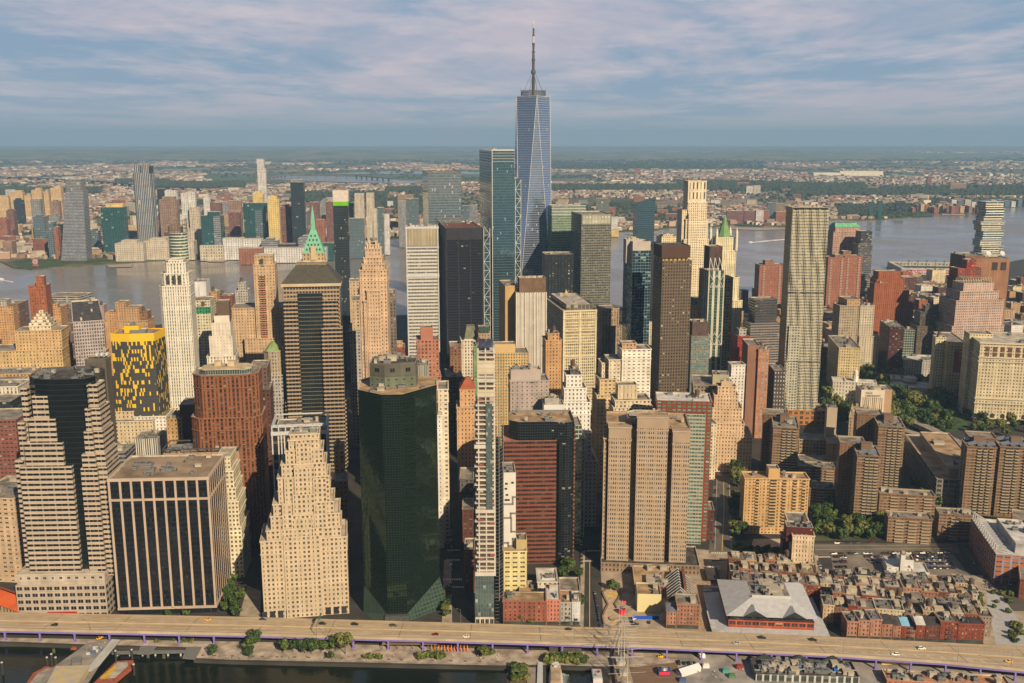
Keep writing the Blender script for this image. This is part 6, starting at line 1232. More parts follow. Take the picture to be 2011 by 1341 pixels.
for a_, b_ in (((878, 1079), (905, 1079)), ((876, 1098), (904, 1098)), ((870, 1136), (908, 1136)), ((874, 1151), (912, 1151)), ((470, 1148), (486, 1148)), ((1142, 1100), (1165, 1100)), ((1396, 1084), (1436, 1084)), ((1604, 1092), (1630, 1092)), ((1152, 1080), (1178, 1080))): cross('crosswalk', a_, b_, 11, 3)
stripes('centre_line', [((1158, 1100), (1158, 1235)), ((1421, 945), (1422, 1000)), ((1422, 1000), (1418, 1082)), ((1600, 1079), (1870, 1077))], PYE, w=.5)
stripes('lane_line', [((1600, 1072), (1870, 1070)), ((1408, 940), (1404, 1080)), ((1432, 940), (1436, 1080))], PWH, w=.25)
# ------------------------------------------------------------ elevated highway
top = [(-700, 1196), (-300, 1200), (0, 1204), (500, 1214), (1000, 1228), (1300, 1239), (1640, 1253), (1850, 1264), (2011, 1272), (2400, 1296), (2800, 1325)]
bot = [(-700, 1224), (-300, 1229), (0, 1236), (500, 1246), (1000, 1260), (1300, 1270), (1640, 1286), (1850, 1300), (2011, 1316), (2400, 1350), (2800, 1390)]
ZD = 8.5
TP = [gp(x, y, ZD) for x, y in top]; BP = [gp(x, y, ZD) for x, y in bot]
DECK = plain(C(214, 188, 152), scale=.12, noise=.22, stretch=(.3, 3, 1), col2=C(182, 158, 128), sharp=.4)
m = MB()
for k in range(len(TP) - 1):
    a, b_, c, d = BP[k], BP[k + 1], TP[k + 1], TP[k]; m.face([a, b_, c, d]); lo = Vector((0, 0, 1.0))
    m.face([b_ - lo, a - lo, d - lo, c - lo])
hw = empty('elevated_highway', (0, 0, 0), 0, 'elevated concrete expressway on purple steel columns along the waterfront', 'highway')
m.build('road_deck', DECK, hw)
def along(t, s):     # t 0..1 along, s 0 river side .. 1 city side
    n = len(TP) - 1; k = min(int(t * n), n - 1); f = t * n - k; a = BP[k].lerp(BP[k + 1], f); b_ = TP[k].lerp(TP[k + 1], f); return a.lerp(b_, s)
def px2t(px):
    lo, hi = 0., 1.
    for _ in range(30):
        mid = (lo + hi) / 2
        if proj(along(mid, .5))[0] < px: lo = mid
        else: hi = mid
    return lo
PURP = plain(D(128, 112, 190, .75), noise=.12, scale=.5)
def rail(nm, s, z0, z1, w, mat, out=0):
    m = MB(); n = 60; prev = None
    for k in range(n + 1):
        p = along(k / n, s); q = along(min(1, k / n + 1e-3), s); r_ = along(max(0, k / n - 1e-3), s); d = (q - r_).normalized(); nn = Vector((-d.y, d.x, 0)); p = p + nn * out
        cur = [(p.x - nn.x * w, p.y - nn.y * w, ZD + z0), (p.x + nn.x * w, p.y + nn.y * w, ZD + z0), (p.x + nn.x * w, p.y + nn.y * w, ZD + z1), (p.x - nn.x * w, p.y - nn.y * w, ZD + z1)]
        if prev:
            for i in range(4): j = (i + 1) % 4; m.face([prev[i], cur[i], cur[j], prev[j]][::-1])
        prev = cur
    m.build(nm, mat, hw)
rail('parapet', 0, -1, .9, .2, WALLP(C(205, 184, 152), .2)); rail('parapet', 1, -1, .9, .2, WALLP(C(180, 158, 128), .2)); rail('median_barrier', .52, .01, .85, .3, WALLP(C(200, 178, 142), .2))
rail('girder', 0, -2.5, -1.02, .25, PURP, .5); rail('girder', 1, -2.4, -1.02, .25, PURP, -.5); rail('girder', .5, -2.4, -1.02, .3, PURP)
t0 = px2t(-60)
for k in range(31):
    t = px2t(-60 + 68.5 * k)
    for s in (.03, .97):
        p = along(t, s); m = MB(); m.box(p.x - .55, p.x + .55, p.y - .55, p.y + .55, 0, ZD - 2.4); m.box(p.x - .9, p.x + .9, p.y - .9, p.y + .9, 0, .8); m.build('column', PURP, hw)
    a, b_ = along(t, .02), along(t, .98); m = MB(); m.bar((a.x, a.y, ZD - 3), (b_.x, b_.y, ZD - 3), .6); m.build('cross_beam', PURP, hw)
m = MB()
for k in range(17):
    x = -35 + 137 * k; pa = along(px2t(x + 24 * (1 - x / 1000)), .995); pb = along(px2t(x - 24 * (1 - x / 1000)), .005); d = Vector((.18, 0, 0)); u = Vector((0, 0, .012)); m.face([pb - d + u, pb + d + u, pa + d + u, pa - d + u])
m.build('expansion_joint', plain((.05, .04, .03, 1)), hw)
m = MB(); my = MB()
for s, mm, dash in ((.17, m, 0), (.34, m, 1), (.66, m, 1), (.82, m, 1), (.47, my, 0), (.57, my, 0), (.95, my, 0)):
    n = 700
    for k in range(n):
        if dash and k % 4: continue
        ta, tb = k / n, (k + (1.4 if dash else 1)) / n; a, b_ = along(ta, s), along(min(1, tb), s); d = Vector((0, .11, 0)); u = Vector((0, 0, .015)); mm.face([a - d + u, b_ - d + u, b_ + d + u, a + d + u])
m.build('lane_marking', PWH, hw); my.build('edge_line', PYE, hw)
m = MB()
for k in range(10):
    x = 1690 + 26 * k; p = along(px2t(x), .27); q = along(px2t(x + 12), .18); r_ = along(px2t(x + 12), .36); u = Vector((0, 0, .016)); d = Vector((.5, 0, 0))
    m.face([p + u, q + u, q + u + d, p + u + d]); m.face([p + u + d, r_ + u + d, r_ + u, p + u])
m.build('chevron_marking', PWH, hw)
def lamp(px, s, h=11, base=None, lbl=None):
    p = along(px2t(px), s) if base is None else base
    o = empty('street_lamp', p, 0, lbl or 'thin tall lamp post on the highway edge', 'street lamp', 'lamp posts along the highway')
    m = MB(); m.bar((0, 0, 0), (0, 0, h), (.16, .09), n=6); m.build('pole', METAL, o); m = MB(); m.bar((0, 0, h), (-2.4, 0, h + .7), .07); m.build('arm', METAL, o); m = MB(); m.box(-3.2, -2.2, -.2, .2, h + .6, h + .85, bottom=True); m.build('lamp_head', METAL, o)
for x in (178, 640, 1128, 1655, 1390, 1880, 1985): lamp(x, .01)
for x in (360, 905, 1455): lamp(x, .99)
p = along(px2t(628), .5); o = empty('sign_gantry', p, 0, 'green road sign on a lattice gantry across the highway lanes', 'road sign')
m = MB(); m.bar((0, -12, 0), (0, -12, 8), .25); m.bar((0, -12, 8), (0, 6, 8), .2); m.bar((0, -12, 6.8), (0, 6, 6.8), .2)
for k in range(9): m.bar((0, -12 + 2 * k, 6.8 + 1.2 * (k % 2)), (0, -10 + 2 * k, 8 - 1.2 * (k % 2)), .1)
m.build('gantry_frame', METAL, o); m = MB(); m.box(-.15, .15, -3, 4, 6.4, 9.2, bottom=True); m.build('sign_panel', plain(D(30, 120, 80)), o)
# ------------------------------------------------------------ cars
PAINT = {}
def paint(c):
    if c not in PAINT:
        m = bpy.data.materials.new('car_paint'); m.use_nodes = True; b = m.node_tree.nodes['Principled BSDF']; b.inputs['Base Color'].default_value = c; b.inputs['Roughness'].default_value = .3; b.inputs['Coat Weight'].default_value = .5; PAINT[c] = m
    return PAINT[c]
GLS = plain((.02, .022, .025, 1), rough=.1, noise=.1); TYRE = plain((.02, .02, .02, 1))
CARS = {}
def car_proto(c, kind):
    key = (c, kind)
    if key in CARS: return CARS[key]
    L_, Wd, Hh = (4.7, 1.85, 1.5) if kind == 'car' else (5.0, 1.95, 1.8) if kind == 'suv' else (6.2, 2.1, 2.6)
    def loft(secs, mi=0):
        m = MB(); prev = None
        for x, z0, z1, w in secs:
            cur = [(x, -w, z0), (x, w, z0), (x, w * .93, z1), (x, -w * .93, z1)]
            if prev:
                for i in range(4): j = (i + 1) % 4; m.face([prev[i], prev[j], cur[j], cur[i]], None, mi)
            else: m.face(cur[::-1], None, mi)
            prev = cur
        m.face(prev, None, mi); return m
    h = L_ / 2; w = Wd / 2
    if kind == 'van': body = loft([(-h, .4, 2.5, w * .95), (-h + .2, .3, 2.6, w), (h * .45, .3, 2.6, w), (h * .75, .3, 1.5, w), (h, .4, 1.1, w * .92)]); cab = loft([(h * .46, 1.6, 2.35, w * .97), (h * .72, 1.5, 1.7, w * .98)])
    else:
        bt = .9 if kind == 'car' else 1.05
        body = loft([(-h, .45, bt * .85, w * .86), (-h + .25, .28, bt, w * .97), (-h * .5, .22, bt + .03, w), (h * .3, .22, bt, w), (h * .8, .26, bt * .82, w * .97), (h, .42, bt * .68, w * .84)])
        cab = loft([(-h * (.72 if kind == 'car' else .92), bt - .02, bt + .02, w * .86), (-h * (.42 if kind == 'car' else .8), bt - .02, Hh - .05, w * .78), (h * .05, bt - .02, Hh - .04, w * .78), (h * .36, bt - .02, bt + .02, w * .86)])
        rf = MB(); rf.box(-h * (.42 if kind == 'car' else .8), h * .06, -w * .72, w * .72, Hh - .06, Hh); 
    wh = MB()
    c1 = circ(0, 0, .33, 10)
    wh.face([(x, -.11, z) for x, z in c1]); wh.face([(x, .11, z) for x, z in c1][::-1])
    for i in range(10): j = (i + 1) % 10; wh.face([(c1[i][0], .11, c1[i][1]), (c1[j][0], .11, c1[j][1]), (c1[j][0], -.11, c1[j][1]), (c1[i][0], -.11, c1[i][1])])
    P = []
    def mesh(mb, n, mat): o = mb.build(n, mat); me = o.data; bpy.data.objects.remove(o); return me
    P.append(('body', mesh(body, 'body', paint(c)), (0, 0, 0))); P.append(('windows', mesh(cab, 'windows', GLS), (0, 0, 0)))
    if kind != 'van': P.append(('roof', mesh(rf, 'roof', paint(c)), (0, 0, 0)))
    wm = mesh(wh, 'wheel', TYRE)
    CARS[key] = (P, wm, h, w); return CARS[key]
def car(p, ang, c, kind='car', lbl='parked car', group=None, full=True):
    P, wm, h, w = car_proto(c, kind); o = empty('van' if kind == 'van' else 'car', p, ang, lbl, 'van' if kind == 'van' else 'car', group)
    for n, me, l in P[:None if full else 2]: q = bpy.data.objects.new(n, me); COL.objects.link(q); q.parent = o
    if full:
        for x in (-h * .62, h * .62):
            for y in (-w * .9, w * .9): q = bpy.data.objects.new('wheel', wm); COL.objects.link(q); q.parent = o; q.location = (x, y, .33)
    return o
BLKP, WHP, SLV, RED, BLU, GRY, YEL = (.012, .012, .014, 1), (.7, .7, .68, 1), (.35, .36, .37, 1), (.12, .012, .015, 1), (.02, .04, .16, 1), (.08, .085, .09, 1), (.75, .38, .01, 1)
for x, s, c, k, l in ((107, .30, BLKP, 'suv', 'black estate car on the highway, leftmost one'), (408, .82, YEL, 'car', 'yellow taxi on the highway in front of the pier fronted slab'), (516, .92, BLU, 'car', 'blue saloon on the highway at the foot of the ziggurat'), (634, .74, BLKP, 'suv', 'black car on the highway under the green road sign'), (697, .76, BLKP, 'suv', 'black car on the highway between the ziggurat and the green glass tower'), (773, .74, GRY, 'suv', 'dark grey car on the highway before the green glass tower'), (855, .28, RED, 'car', 'maroon saloon in the river side lanes of the highway'), (915, .2, WHP, 'car', 'white saloon beside the maroon one on the highway'), (1117, .86, BLKP, 'car', 'black car on the highway below the pink brick house'), (1497, .8, BLKP, 'suv', 'black car on the highway before the grey roofed market, left one'), (1597, .80, BLKP, 'suv', 'black car on the highway before the grey roofed market, right one'), (1446, .5 - .1, SLV, 'car', 'silver car on the highway beside a lamp post, near the market'), (1758, .22, WHP, 'suv', 'white van-like car near the road chevrons'), (1810, .56 + .08, WHP, 'suv', 'white car above the road chevrons'), (1981, .3, YEL, 'car', 'yellow taxi at the right end of the highway')):
    t = px2t(x); p = along(t, s); q = along(t + .002, s); car(p + Vector((0, 0, .02)), math.atan2(q.y - p.y, q.x - p.x) + (pi if s < .5 else 0), c, k, l)
def row(a, b_, n, side, lbl, grp, fill=.9, jitter=.25, full=False, seed=1, perp=False, cols=(BLKP, BLKP, GRY, SLV, WHP, BLU, RED, GRY)):
    r = random.Random(seed); p, q = gp(*a), gp(*b_); d = (q - p) / n; an = math.atan2(d.y, d.x) + (pi / 2 if perp else 0)
    for k in range(n):
        if r.random() > fill: continue
        car(p + d * (k + .5 + r.uniform(-.1, .1)) + Vector((0, 0, .03)), an + r.uniform(-.03, .03) + (pi if r.random() < .5 else 0), r.choice(cols), r.choice(('car', 'car', 'suv')), lbl, grp, full)
for k, (a, b_, n) in enumerate((((1693, 1094), (1722, 1106), 0), ((1697, 1094), (1745, 1094), 9), ((1697, 1103), (1745, 1103), 9), ((1752, 1092), (1860, 1092), 19), ((1756, 1099), (1864, 1099), 19), ((1760, 1107), (1872, 1107), 19), ((1775, 1115), (1880, 1116), 17), ((1637, 1094), (1662, 1094), 5), ((1636, 1104), (1664, 1104), 5), ((1640, 1114), (1664, 1114), 4))):
    if n: row(a, b_, n, 0, 'small car in the packed open car park', 'cars in the open car park', .93, seed=k, perp=True)
row((1168, 1163), (1180, 1232), 14, 0, 'dark car in the nose-to-tail row beside the curved playground', 'cars parked beside the playground', .97, seed=21)
row((1632, 1240), (1608, 1095), 22, 0, 'car parked on the left kerb of the street right of the market', 'cars on the market side street', .7, seed=22); row((1654, 1240), (1632, 1120), 18, 0, 'car parked on the right kerb of the street beside the red row houses', 'cars beside the red row houses', .75, seed=23)
row((1620, 1088), (1870, 1086), 36, 0, 'car standing along the wide road by the car park', 'cars along the wide road', .5, seed=24, cols=(WHP, WHP, GRY, BLKP, SLV)); row((1640, 1067), (1720, 1066), 12, 0, 'car parked at the tree side kerb of the wide road', 'cars along the tree side kerb', .6, seed=25)
row((1402, 1075), (1406, 935), 24, 0, 'car on the left side of the tree lined avenue', 'cars on the tree lined avenue', .65, seed=26); row((1436, 1075), (1430, 935), 22, 0, 'car under the trees on the right side of the avenue', 'cars under the avenue trees', .55, seed=27)
row((884, 1210), (888, 980), 20, 0, 'car in the dark canyon street by the green glass tower', 'cars in the dark canyon street', .4, seed=28); row((918, 1200), (912, 980), 18, 0, 'car at the far kerb of the dark canyon street', 'cars at the far kerb of the canyon street', .4, seed=29)
row((1925, 1075), (1985, 1150), 12, 0, 'dark car parked along the blue-grey school', 'cars along the school', .8, seed=30); row((1895, 1075), (1955, 1170), 10, 0, 'car across the street from the school', 'cars across from the school', .5, seed=31)
row((1143, 1110), (1141, 1060), 8, 0, 'car parked in the shade below the red banded block', 'cars below the red banded block', .8, seed=32)
row((1328, 1303), (1368, 1304), 4, 0, 'black car parked on the pier by the white tent', 'black cars on the pier', 1, seed=33, perp=True, cols=(BLKP,)); row((455, 1200), (480, 1120), 8, 0, 'car in the street left of the ziggurat', 'cars left of the ziggurat', .6, seed=34)
for px_, py_, c, k, l, an in ((196, 1254, YEL, 'car', 'yellow taxi on the quay beside the ferry pier', .9), (1243, 1216, WHP, 'car', 'white car in the yard beside the curved playground', .1), (1248, 1227, BLKP, 'suv', 'black pickup in the yard by the blue fence', .3), (1275, 1223, BLKP, 'car', 'small black car below the pale yellow blank wall', 1.4), (1330, 1280, RED, 'car', 'dark red car under the highway near the tall ship', .1), (1362, 1279, WHP, 'van', 'white van under the highway', .1), (1280, 1276, RED, 'van', 'red and white food truck under the highway', .1), (1935, 1228, WHP, 'van', 'white van beside the slip plaza', 1.7), (880, 1262, WHP, 'van', 'white box truck under the highway near the orange chairs', .1), (1298, 1290, YEL, 'car', 'orange utility cart on the promenade by the tall ship', .2)):
    car(gp(px_, py_, .05) + Vector((0, 0, .03)), an, c, k, l)
# ------------------------------------------------------------ trees
LEAF = attr_mat(.8); BARK = plain((.06, .045, .03, 1))
def tree_meshes(seed, hh, r_, shade, n=620):
    r = random.Random(seed); t = MB(); t.bar((0, 0, 0), (0, 0, hh * .45), (.32, .2), n=6)
    for k in range(6): a = k * 1.05 + r.random(); t.bar((0, 0, hh * r.uniform(.28, .42)), (cos(a) * r_ * .6, sin(a) * r_ * .6, hh * r.uniform(.55, .8)), (.14, .05), n=5)
    cl = [(0, 0, hh * .62, r_ * .62)] + [(cos(a) * r_ * q, sin(a) * r_ * q, hh * z, r_ * s) for a, q, z, s in [(r.uniform(0, 6.28), r.uniform(.35, .68), r.uniform(.42, .85), r.uniform(.3, .5)) for _ in range(10)]]
    c = MB()
    for k in range(n):
        x0, y0, z0, rr = r.choice(cl); d = Vector((r.gauss(0, 1), r.gauss(0, 1), r.gauss(0, .8))).normalized(); q = rr * r.uniform(.72, 1.05); p = Vector((x0, y0, z0)) + d * q
        s = r.uniform(.45, .95); u = d.cross(Vector((r.random(), r.random(), r.random()))).normalized(); v = (d + u * r.uniform(-.5, .5)).cross(u).normalized()
        kk = r.uniform(.45, 1.7); tn = (shade[0] * kk, shade[1] * kk, shade[2] * kk, 1)
        c.face([p - u * s - v * s * .6, p + u * s - v * s * .6, p + u * s * .6 + v * s, p - u * s * .7 + v * s * .8], tint=tn)
    a = t.build('trunk', BARK); b = c.build('crown', LEAF); ms = (a.data, b.data); bpy.data.objects.remove(a); bpy.data.objects.remove(b); return ms
G1, G2, G3 = (.055, .085, .020), (.034, .060, .016), (.095, .105, .028)
TV = [tree_meshes(i, h, r, g) for i, (h, r, g) in enumerate(((13, 5.5, G1), (15, 6.5, G2), (11, 5, G1), (14, 6, G3), (12, 6.5, G2)))]
SHR = [tree_meshes(20 + i, h, r, g, 260) for i, (h, r, g) in enumerate(((3.2, 2.6, G1), (2.6, 3.0, G3)))]
tcount = 0
def tree(p, s=1.0, v=None, lbl='tree', grp=None, nm='tree', r=rnd, shr=False):
    V = SHR if shr else TV
    a, b = V[r.randrange(len(V)) if v is None else v]; o = empty(nm, p, r.uniform(0, 6.28), lbl, 'shrub' if shr else 'tree', grp); o.scale = (s, s, s * r.uniform(.9, 1.1))
    for n, me in (('trunk', a), ('crown', b)): q = bpy.data.objects.new(n, me); COL.objects.link(q); q.parent = o
    return o
def grove(pix, n, lbl, grp, s=(.8, 1.15), seed=1, mind=5.5):
    r = random.Random(seed); xs = [p[0] for p in pix]; ys = [p[1] for p in pix]; got = []; tries = 0
    while len(got) < n and tries < n * 60:
        tries += 1; x, y = r.uniform(min(xs), max(xs)), r.uniform(min(ys), max(ys))
        if not inpoly(x, y, pix): continue
        p = gp(x, y, 0)
        if any((p - g).length < mind for g in got): continue
        if any(abs(p.x - fx) < fr_ * .9 and abs(p.y - fy) < fr_ * .9 for fx, fy, fr_ in FOOT if fr_ < 60): continue
        got.append(p); tree(p, r.uniform(*s), None, lbl, grp, r=r)
for x, y, s, l in ((418, 1289, .62, 'round green tree alone on the quay by the grey walkway'), (486, 1280, .8, 'bushy tree at the water stairs, left one'), (499, 1272, .95, 'bushy tree at the water stairs, taller right one'), (490, 1292, .6, 'low tree in front at the water stairs'), (652, 1296, .6, 'small bright tree at the water edge before the ziggurat'), (678, 1284, 1.15, 'largest dark tree of the promenade, before the dark green tower'), (660, 1278, .95, 'full tree beside the largest promenade tree'), (1138, 1195, .8, 'slim tree beside the white painted-side building'), (207, 1196, .9, 'tree in the shade between the banded tower and the pier fronted slab'), (1207, 1160, .8, 'round tree above the curved playground'), (1198, 1158, .7, 'smaller tree above the curved playground'), (465, 1212, .8, 'dark tree in the plaza left of the ziggurat'), (472, 1180, .8, 'dark tree behind the plaza left of the ziggurat'), (950, 1294, .6, 'low tree in the promenade planter before the unfinished tower'), (1022, 1226, .5, 'street tree before the red brick row, left'), (1040, 1228, .4, 'street tree before the red brick row, right'), (1882, 1245, .5, 'young tree at the corner of the arched brick warehouse'), (332, 1214, .55, 'street tree under the pier fronted slab, left'), (366, 1214, .6, 'street tree under the pier fronted slab, right')):
    tree(gp(x, y, 0), s, None, l)
grove([(552, 1276), (645, 1276), (650, 1284), (552, 1284)], 9, 'promenade tree in the dark clump before the ziggurat', 'trees on the promenade', (.6, .95), 3, 4)
grove([(1095, 1118), (1140, 1112), (1142, 1135), (1100, 1138)], 6, 'tree at the foot of the red banded block', 'trees below the red banded block', (.7, .95), 4, 4)
grove([(1438, 905), (1466, 905), (1458, 1060), (1436, 1060)], 16, 'dark street tree left of the orange apartment block', 'trees along the avenue', (.9, 1.2), 5)
grove([(1596, 985), (1650, 1000), (1750, 1040), (1745, 1062), (1600, 1062)], 28, 'tree in the dense grove below the brown housing towers', 'trees below the housing towers', (.9, 1.2), 6)
grove([(1800, 935), (1870, 935), (1875, 1000), (1790, 990)], 10, 'tree in the yard between the housing slabs', 'trees between the housing slabs', (.8, 1.1), 7)
grove([(1700, 1085 - 20), (1960, 1040), (2011, 1020), (2100, 1010), (2100, 1040), (1900, 1058)], 12, 'tree along the low brown slabs', 'trees along the low slabs', (.5, .9), 8)
grove([(1612, 735), (1640, 715), (1780, 728), (1900, 740), (1900, 800), (1740, 835), (1615, 830)], 118, 'tree in the park around the domed city hall', 'city hall park trees', (1.3, 1.8), 9, 7.5)
grove([(1750, 825), (1850, 815), (1870, 850), (1770, 850)], 22, 'tree in the bridge ramp garden', 'trees by the bridge ramps', (1.0, 1.4), 10, 5.5); grove([(1895, 815), (2090, 825), (2090, 860), (1905, 855)], 26, 'tree before the municipal office block', 'trees before the municipal block', (.9, 1.2), 11, 6)
grove([(1170, 690), (1190, 690), (1190, 740), (1170, 740)], 6, 'churchyard tree glimpsed between stone blocks', 'churchyard trees', (1.2, 1.5), 12, 6)
grove([(448, 1112), (470, 1112), (462, 1205), (440, 1205)], 12, 'tree in the narrow strip right of the pier fronted slab', 'trees right of the pier fronted slab', (.5, .75), 13, 5); grove([(868, 1150), (880, 1150), (880, 1215), (866, 1215)], 6, 'street tree beside the green glass tower skirt', 'trees beside the glass skirt', (.5, .7), 14, 4)
grove([(1440, 1076), (1530, 1080), (1535, 1092), (1445, 1092)], 9, 'small tree round the stone garden below the orange block', 'garden trees', (.35, .55), 15, 4)
def shrubs(pix, n, lbl, grp, seed, s=(.8, 1.3)):
    r = random.Random(seed)
    for k in range(n):
        (x0, y0), (x1, y1) = pix; p = gp(r.uniform(x0, x1), r.uniform(y0, y1), 0); tree(p, r.uniform(*s), None, lbl, grp, 'shrub', r, True)
shrubs(((1074, 1294), (1150, 1302)), 34, 'shrub in the overgrown hedge above the moored yacht', 'shrubs by the yacht', 1, (.9, 1.5)); shrubs(((712, 1289), (748, 1294)), 10, 'shrub in the small planter bed at the water edge', 'shrubs at the water edge', 2, (.6, .9)); shrubs(((826, 1287), (868, 1294)), 14, 'shrub in the long planter right of the orange chairs', 'shrubs near the orange chairs', 3); shrubs(((932, 1280), (970, 1286)), 10, 'shrub under the highway edge tree', 'shrubs near the unfinished tower', 4)
shrubs(((1005, 1312), (1030, 1338)), 22, 'shrub in the pier garden bed', 'shrubs in the pier garden', 5); shrubs(((300, 1257), (395, 1262)), 9, 'low weed bush on the bare quay', 'weed bushes on the quay', 6, (.4, .7)); shrubs(((1450, 1078), (1530, 1088)), 14, 'low shrub round the stone garden', 'garden shrubs', 7, (.5, .8))
for a_, b2 in (((1912, 1160), (1932, 1200)), ((1940, 1150), (1990, 1205)), ((1985, 1220), (2011, 1262)), ((1985, 1225), (2008, 1250))): shrubs((a_, b2), 12, 'shrub in the slip plaza beds', 'shrubs in the slip plaza', int(a_[0]), (.6, 1.))
# ------------------------------------------------------------ seaport houses
BRS = [C(150, 92, 70), C(176, 124, 98), C(124, 78, 62), C(190, 138, 112), C(150, 78, 58), C(206, 176, 138), C(140, 104, 84), C(196, 186, 166), C(214, 196, 160), C(160, 140, 120)]
RFS = [ROOFG, ROOFD, ROOFL, ROOFT, plain(C(70, 66, 66)), plain(C(120, 122, 130)), ROOFW]
def house(lbl, px, py, Y, wd, dep, h, rot, mat, roof, grp=None, nm='brick_house', bay=2.3, gable=False, par=.6, o_off=None, fl=3.3):
    b = Bd(nm, lbl, px, py, Y, rot, 'house', grp)
    if o_off: b.e.location.x += b.ex.x * o_off[0] + b.ey.x * o_off[1]; b.e.location.y += b.ex.y * o_off[0] + b.ey.y * o_off[1]; b.o = Vector((b.e.location.x, b.e.location.y))
    if gable:
        b.prism([(0, 0), (wd, 0), (wd, dep), (0, dep)], 0, h, mat, bay, fl, roof=None); m = MB(); y_ = dep / 2; r_ = h + 3
        m.face([(-.3, -.3, h), (wd + .3, -.3, h), (wd + .3, y_, r_), (-.3, y_, r_)]); m.face([(wd + .3, dep + .3, h), (-.3, dep + .3, h), (-.3, y_, r_), (wd + .3, y_, r_)])
        m.face([(-.3, dep + .3, h), (-.3, -.3, h), (-.3, y_, r_)]); m.face([(wd + .3, -.3, h), (wd + .3, dep + .3, h), (wd + .3, y_, r_)]); m.build('roof', roof, b.e)
        m = MB(); m.box(wd * .1, wd * .1 + 1, y_ - .5, y_ + .5, h + 1, r_ + 1.4); m.build('chimney', BRK, b.e)
    else:
        b.prism([(0, 0), (wd, 0), (wd, dep), (0, dep)], 0, h, mat, bay, fl, roof=roof, par=par, inner=ROOFL)
        m = MB(); band(m, 0, wd, 0, dep, h - .5, .55, .25); m.build('cornice', WALLP(C(176, 128, 104)), b.e); b.clutter(2)
    m = MB(); m.box(.3, wd - .3, -.12, -.02, .2, 3.0); m.build('shopfront', plain((.04, .05, .045, 1), rough=.4), b.e)
    return b
BRK = WALLP(C(140, 92, 70), .2)
def bfac(c, r): return fac(c, (.035, .035, .035, 1), r.choice((.38, .44)), .5, None, (.4, .36, .3, 1), .25, .2)
r = random.Random(5)
front = ((1662, 1682, 13, 'grey roofed corner house of salmon brick, first of the red row'), (1684, 1706, 14, 'salmon brick house with a slate attic, second in the red row'), (1707, 1729, 15, 'wide salmon brick house with a slate attic, third in the red row'), (1730, 1751, 12, 'black roofed red brick house in the red row'), (1752, 1768, 11, 'dark gabled brick house left of the blue roofed one'), (1769, 1784, 11, 'narrow orange brick house with a light blue metal roof'), (1785, 1796, 8, 'lowest brick house, right of the blue roofed one'), (1797, 1815, 12, 'crimson brick house with a streaked white roof'), (1816, 1843, 12, 'dark brick house with black twin roofs'), (1844, 1878, 15, 'red warehouse with zigzag fire escapes'), (1879, 1931, 14, 'long red warehouse with a white trimmed gable at the row end'))
fcol = (3, 3, 3, 1, 1, 4, 1, 4, 2, 4, 4); frf = (0, 5, 5, 4, 1, 7, 5, 6, 4, 0, 4); RFS.append(plain(D(110, 165, 200, .9), noise=.2))
for k, (x0, x1, h, l) in enumerate(front):
    y_ = 1256 + (x0 - 1662) * .035; p = gp(x0, y_, 0); q = gp(x1, y_ + (x1 - x0) * .035, 0); b = house(l, x0, y_, p.y, (q - p).length, 15, h * 1.08, -3, bfac(BRS[fcol[k]], r), RFS[frf[k]], gable=k in (3, 4, 5, 7, 8))
    if k in (9, 5):
        m = MB()
        for j in range(3): z = 3.5 + j * 3.4; m.box(4, 8, -1.3, -.1, z, z + .15); m.bar((4, -1.2, z), (8, -1.2, z + 3.3), .08); m.bar((4, -1.3, z + 1), (8, -1.3, z + 1), .05)
        m.build('fire_escape', METALD, b.e)
org = gp(1662, 1256, 0); ang = radians(-11)
r = random.Random(9); i_ = 0
desc = ('brick house', 'stuccoed house', 'tan brick house'); 
def house_row(org, ang, x0, x1, yy, deps, lbl, grp, hs=(10, 15), bl=(6, 13), seed=1, skip=()):
    r = random.Random(seed); x = x0; k = 0
    ex = Vector((cos(ang), sin(ang), 0)); ey = Vector((-sin(ang), cos(ang), 0))
    while x < x1 - 3:
        w = min(r.uniform(*bl), x1 - x)
        if k not in skip:
            p = org + ex * x + ey * (yy + r.uniform(0, 1.5)); c = jit(r.choice(BRS), r, .12)
            b = Bd('brick_house', lbl, 0, 1200, 700, math.degrees(ang), 'house', grp); b.e.location = (p.x, p.y, 0); b.o = Vector((p.x, p.y)); h = r.uniform(*hs); d = deps * r.uniform(.75, 1)
            b.prism([(0, 0), (w - .15, 0), (w - .15, d), (0, d)], 0, h, bfac(c, r), 2.3, 3.3, roof=r.choice([ROOFG, ROOFL, ROOFT, ROOFL, ROOFT, ROOFD, ROOFG]), par=.5, inner=r.choice((BRK, ROOFL, ROOFG)))
            b.clutter(3, 1 if r.random() < .08 else 0)
            if r.random() < .4: m = MB(); u, v = w * r.uniform(.1, .3), d * .4; m.box(u, u + w * .5, v, v + d * .35, h - .7, h + 2.6); m.build('roof_extension', r.choice((ROOFL, ROOFG, WALLP(C(214, 196, 160)))), b.e)
        x += w; k += 1
for q, (yy, hs) in enumerate(((21, (13, 17)), (40, (11, 17)), (60, (12, 16)), (80, (9, 14)))):
    house_row(org, ang, -14 + q * 1, 100 + (0 if q < 3 else 4), yy, 17, ('brick house in the second line of the red row block', 'brick house in the middle of the red row block', 'brick house with roof clutter in the back part of the red row block', 'low brick house nearest the open car park')[q], 'seaport houses line %d' % (q + 2), hs, seed=q + 3)
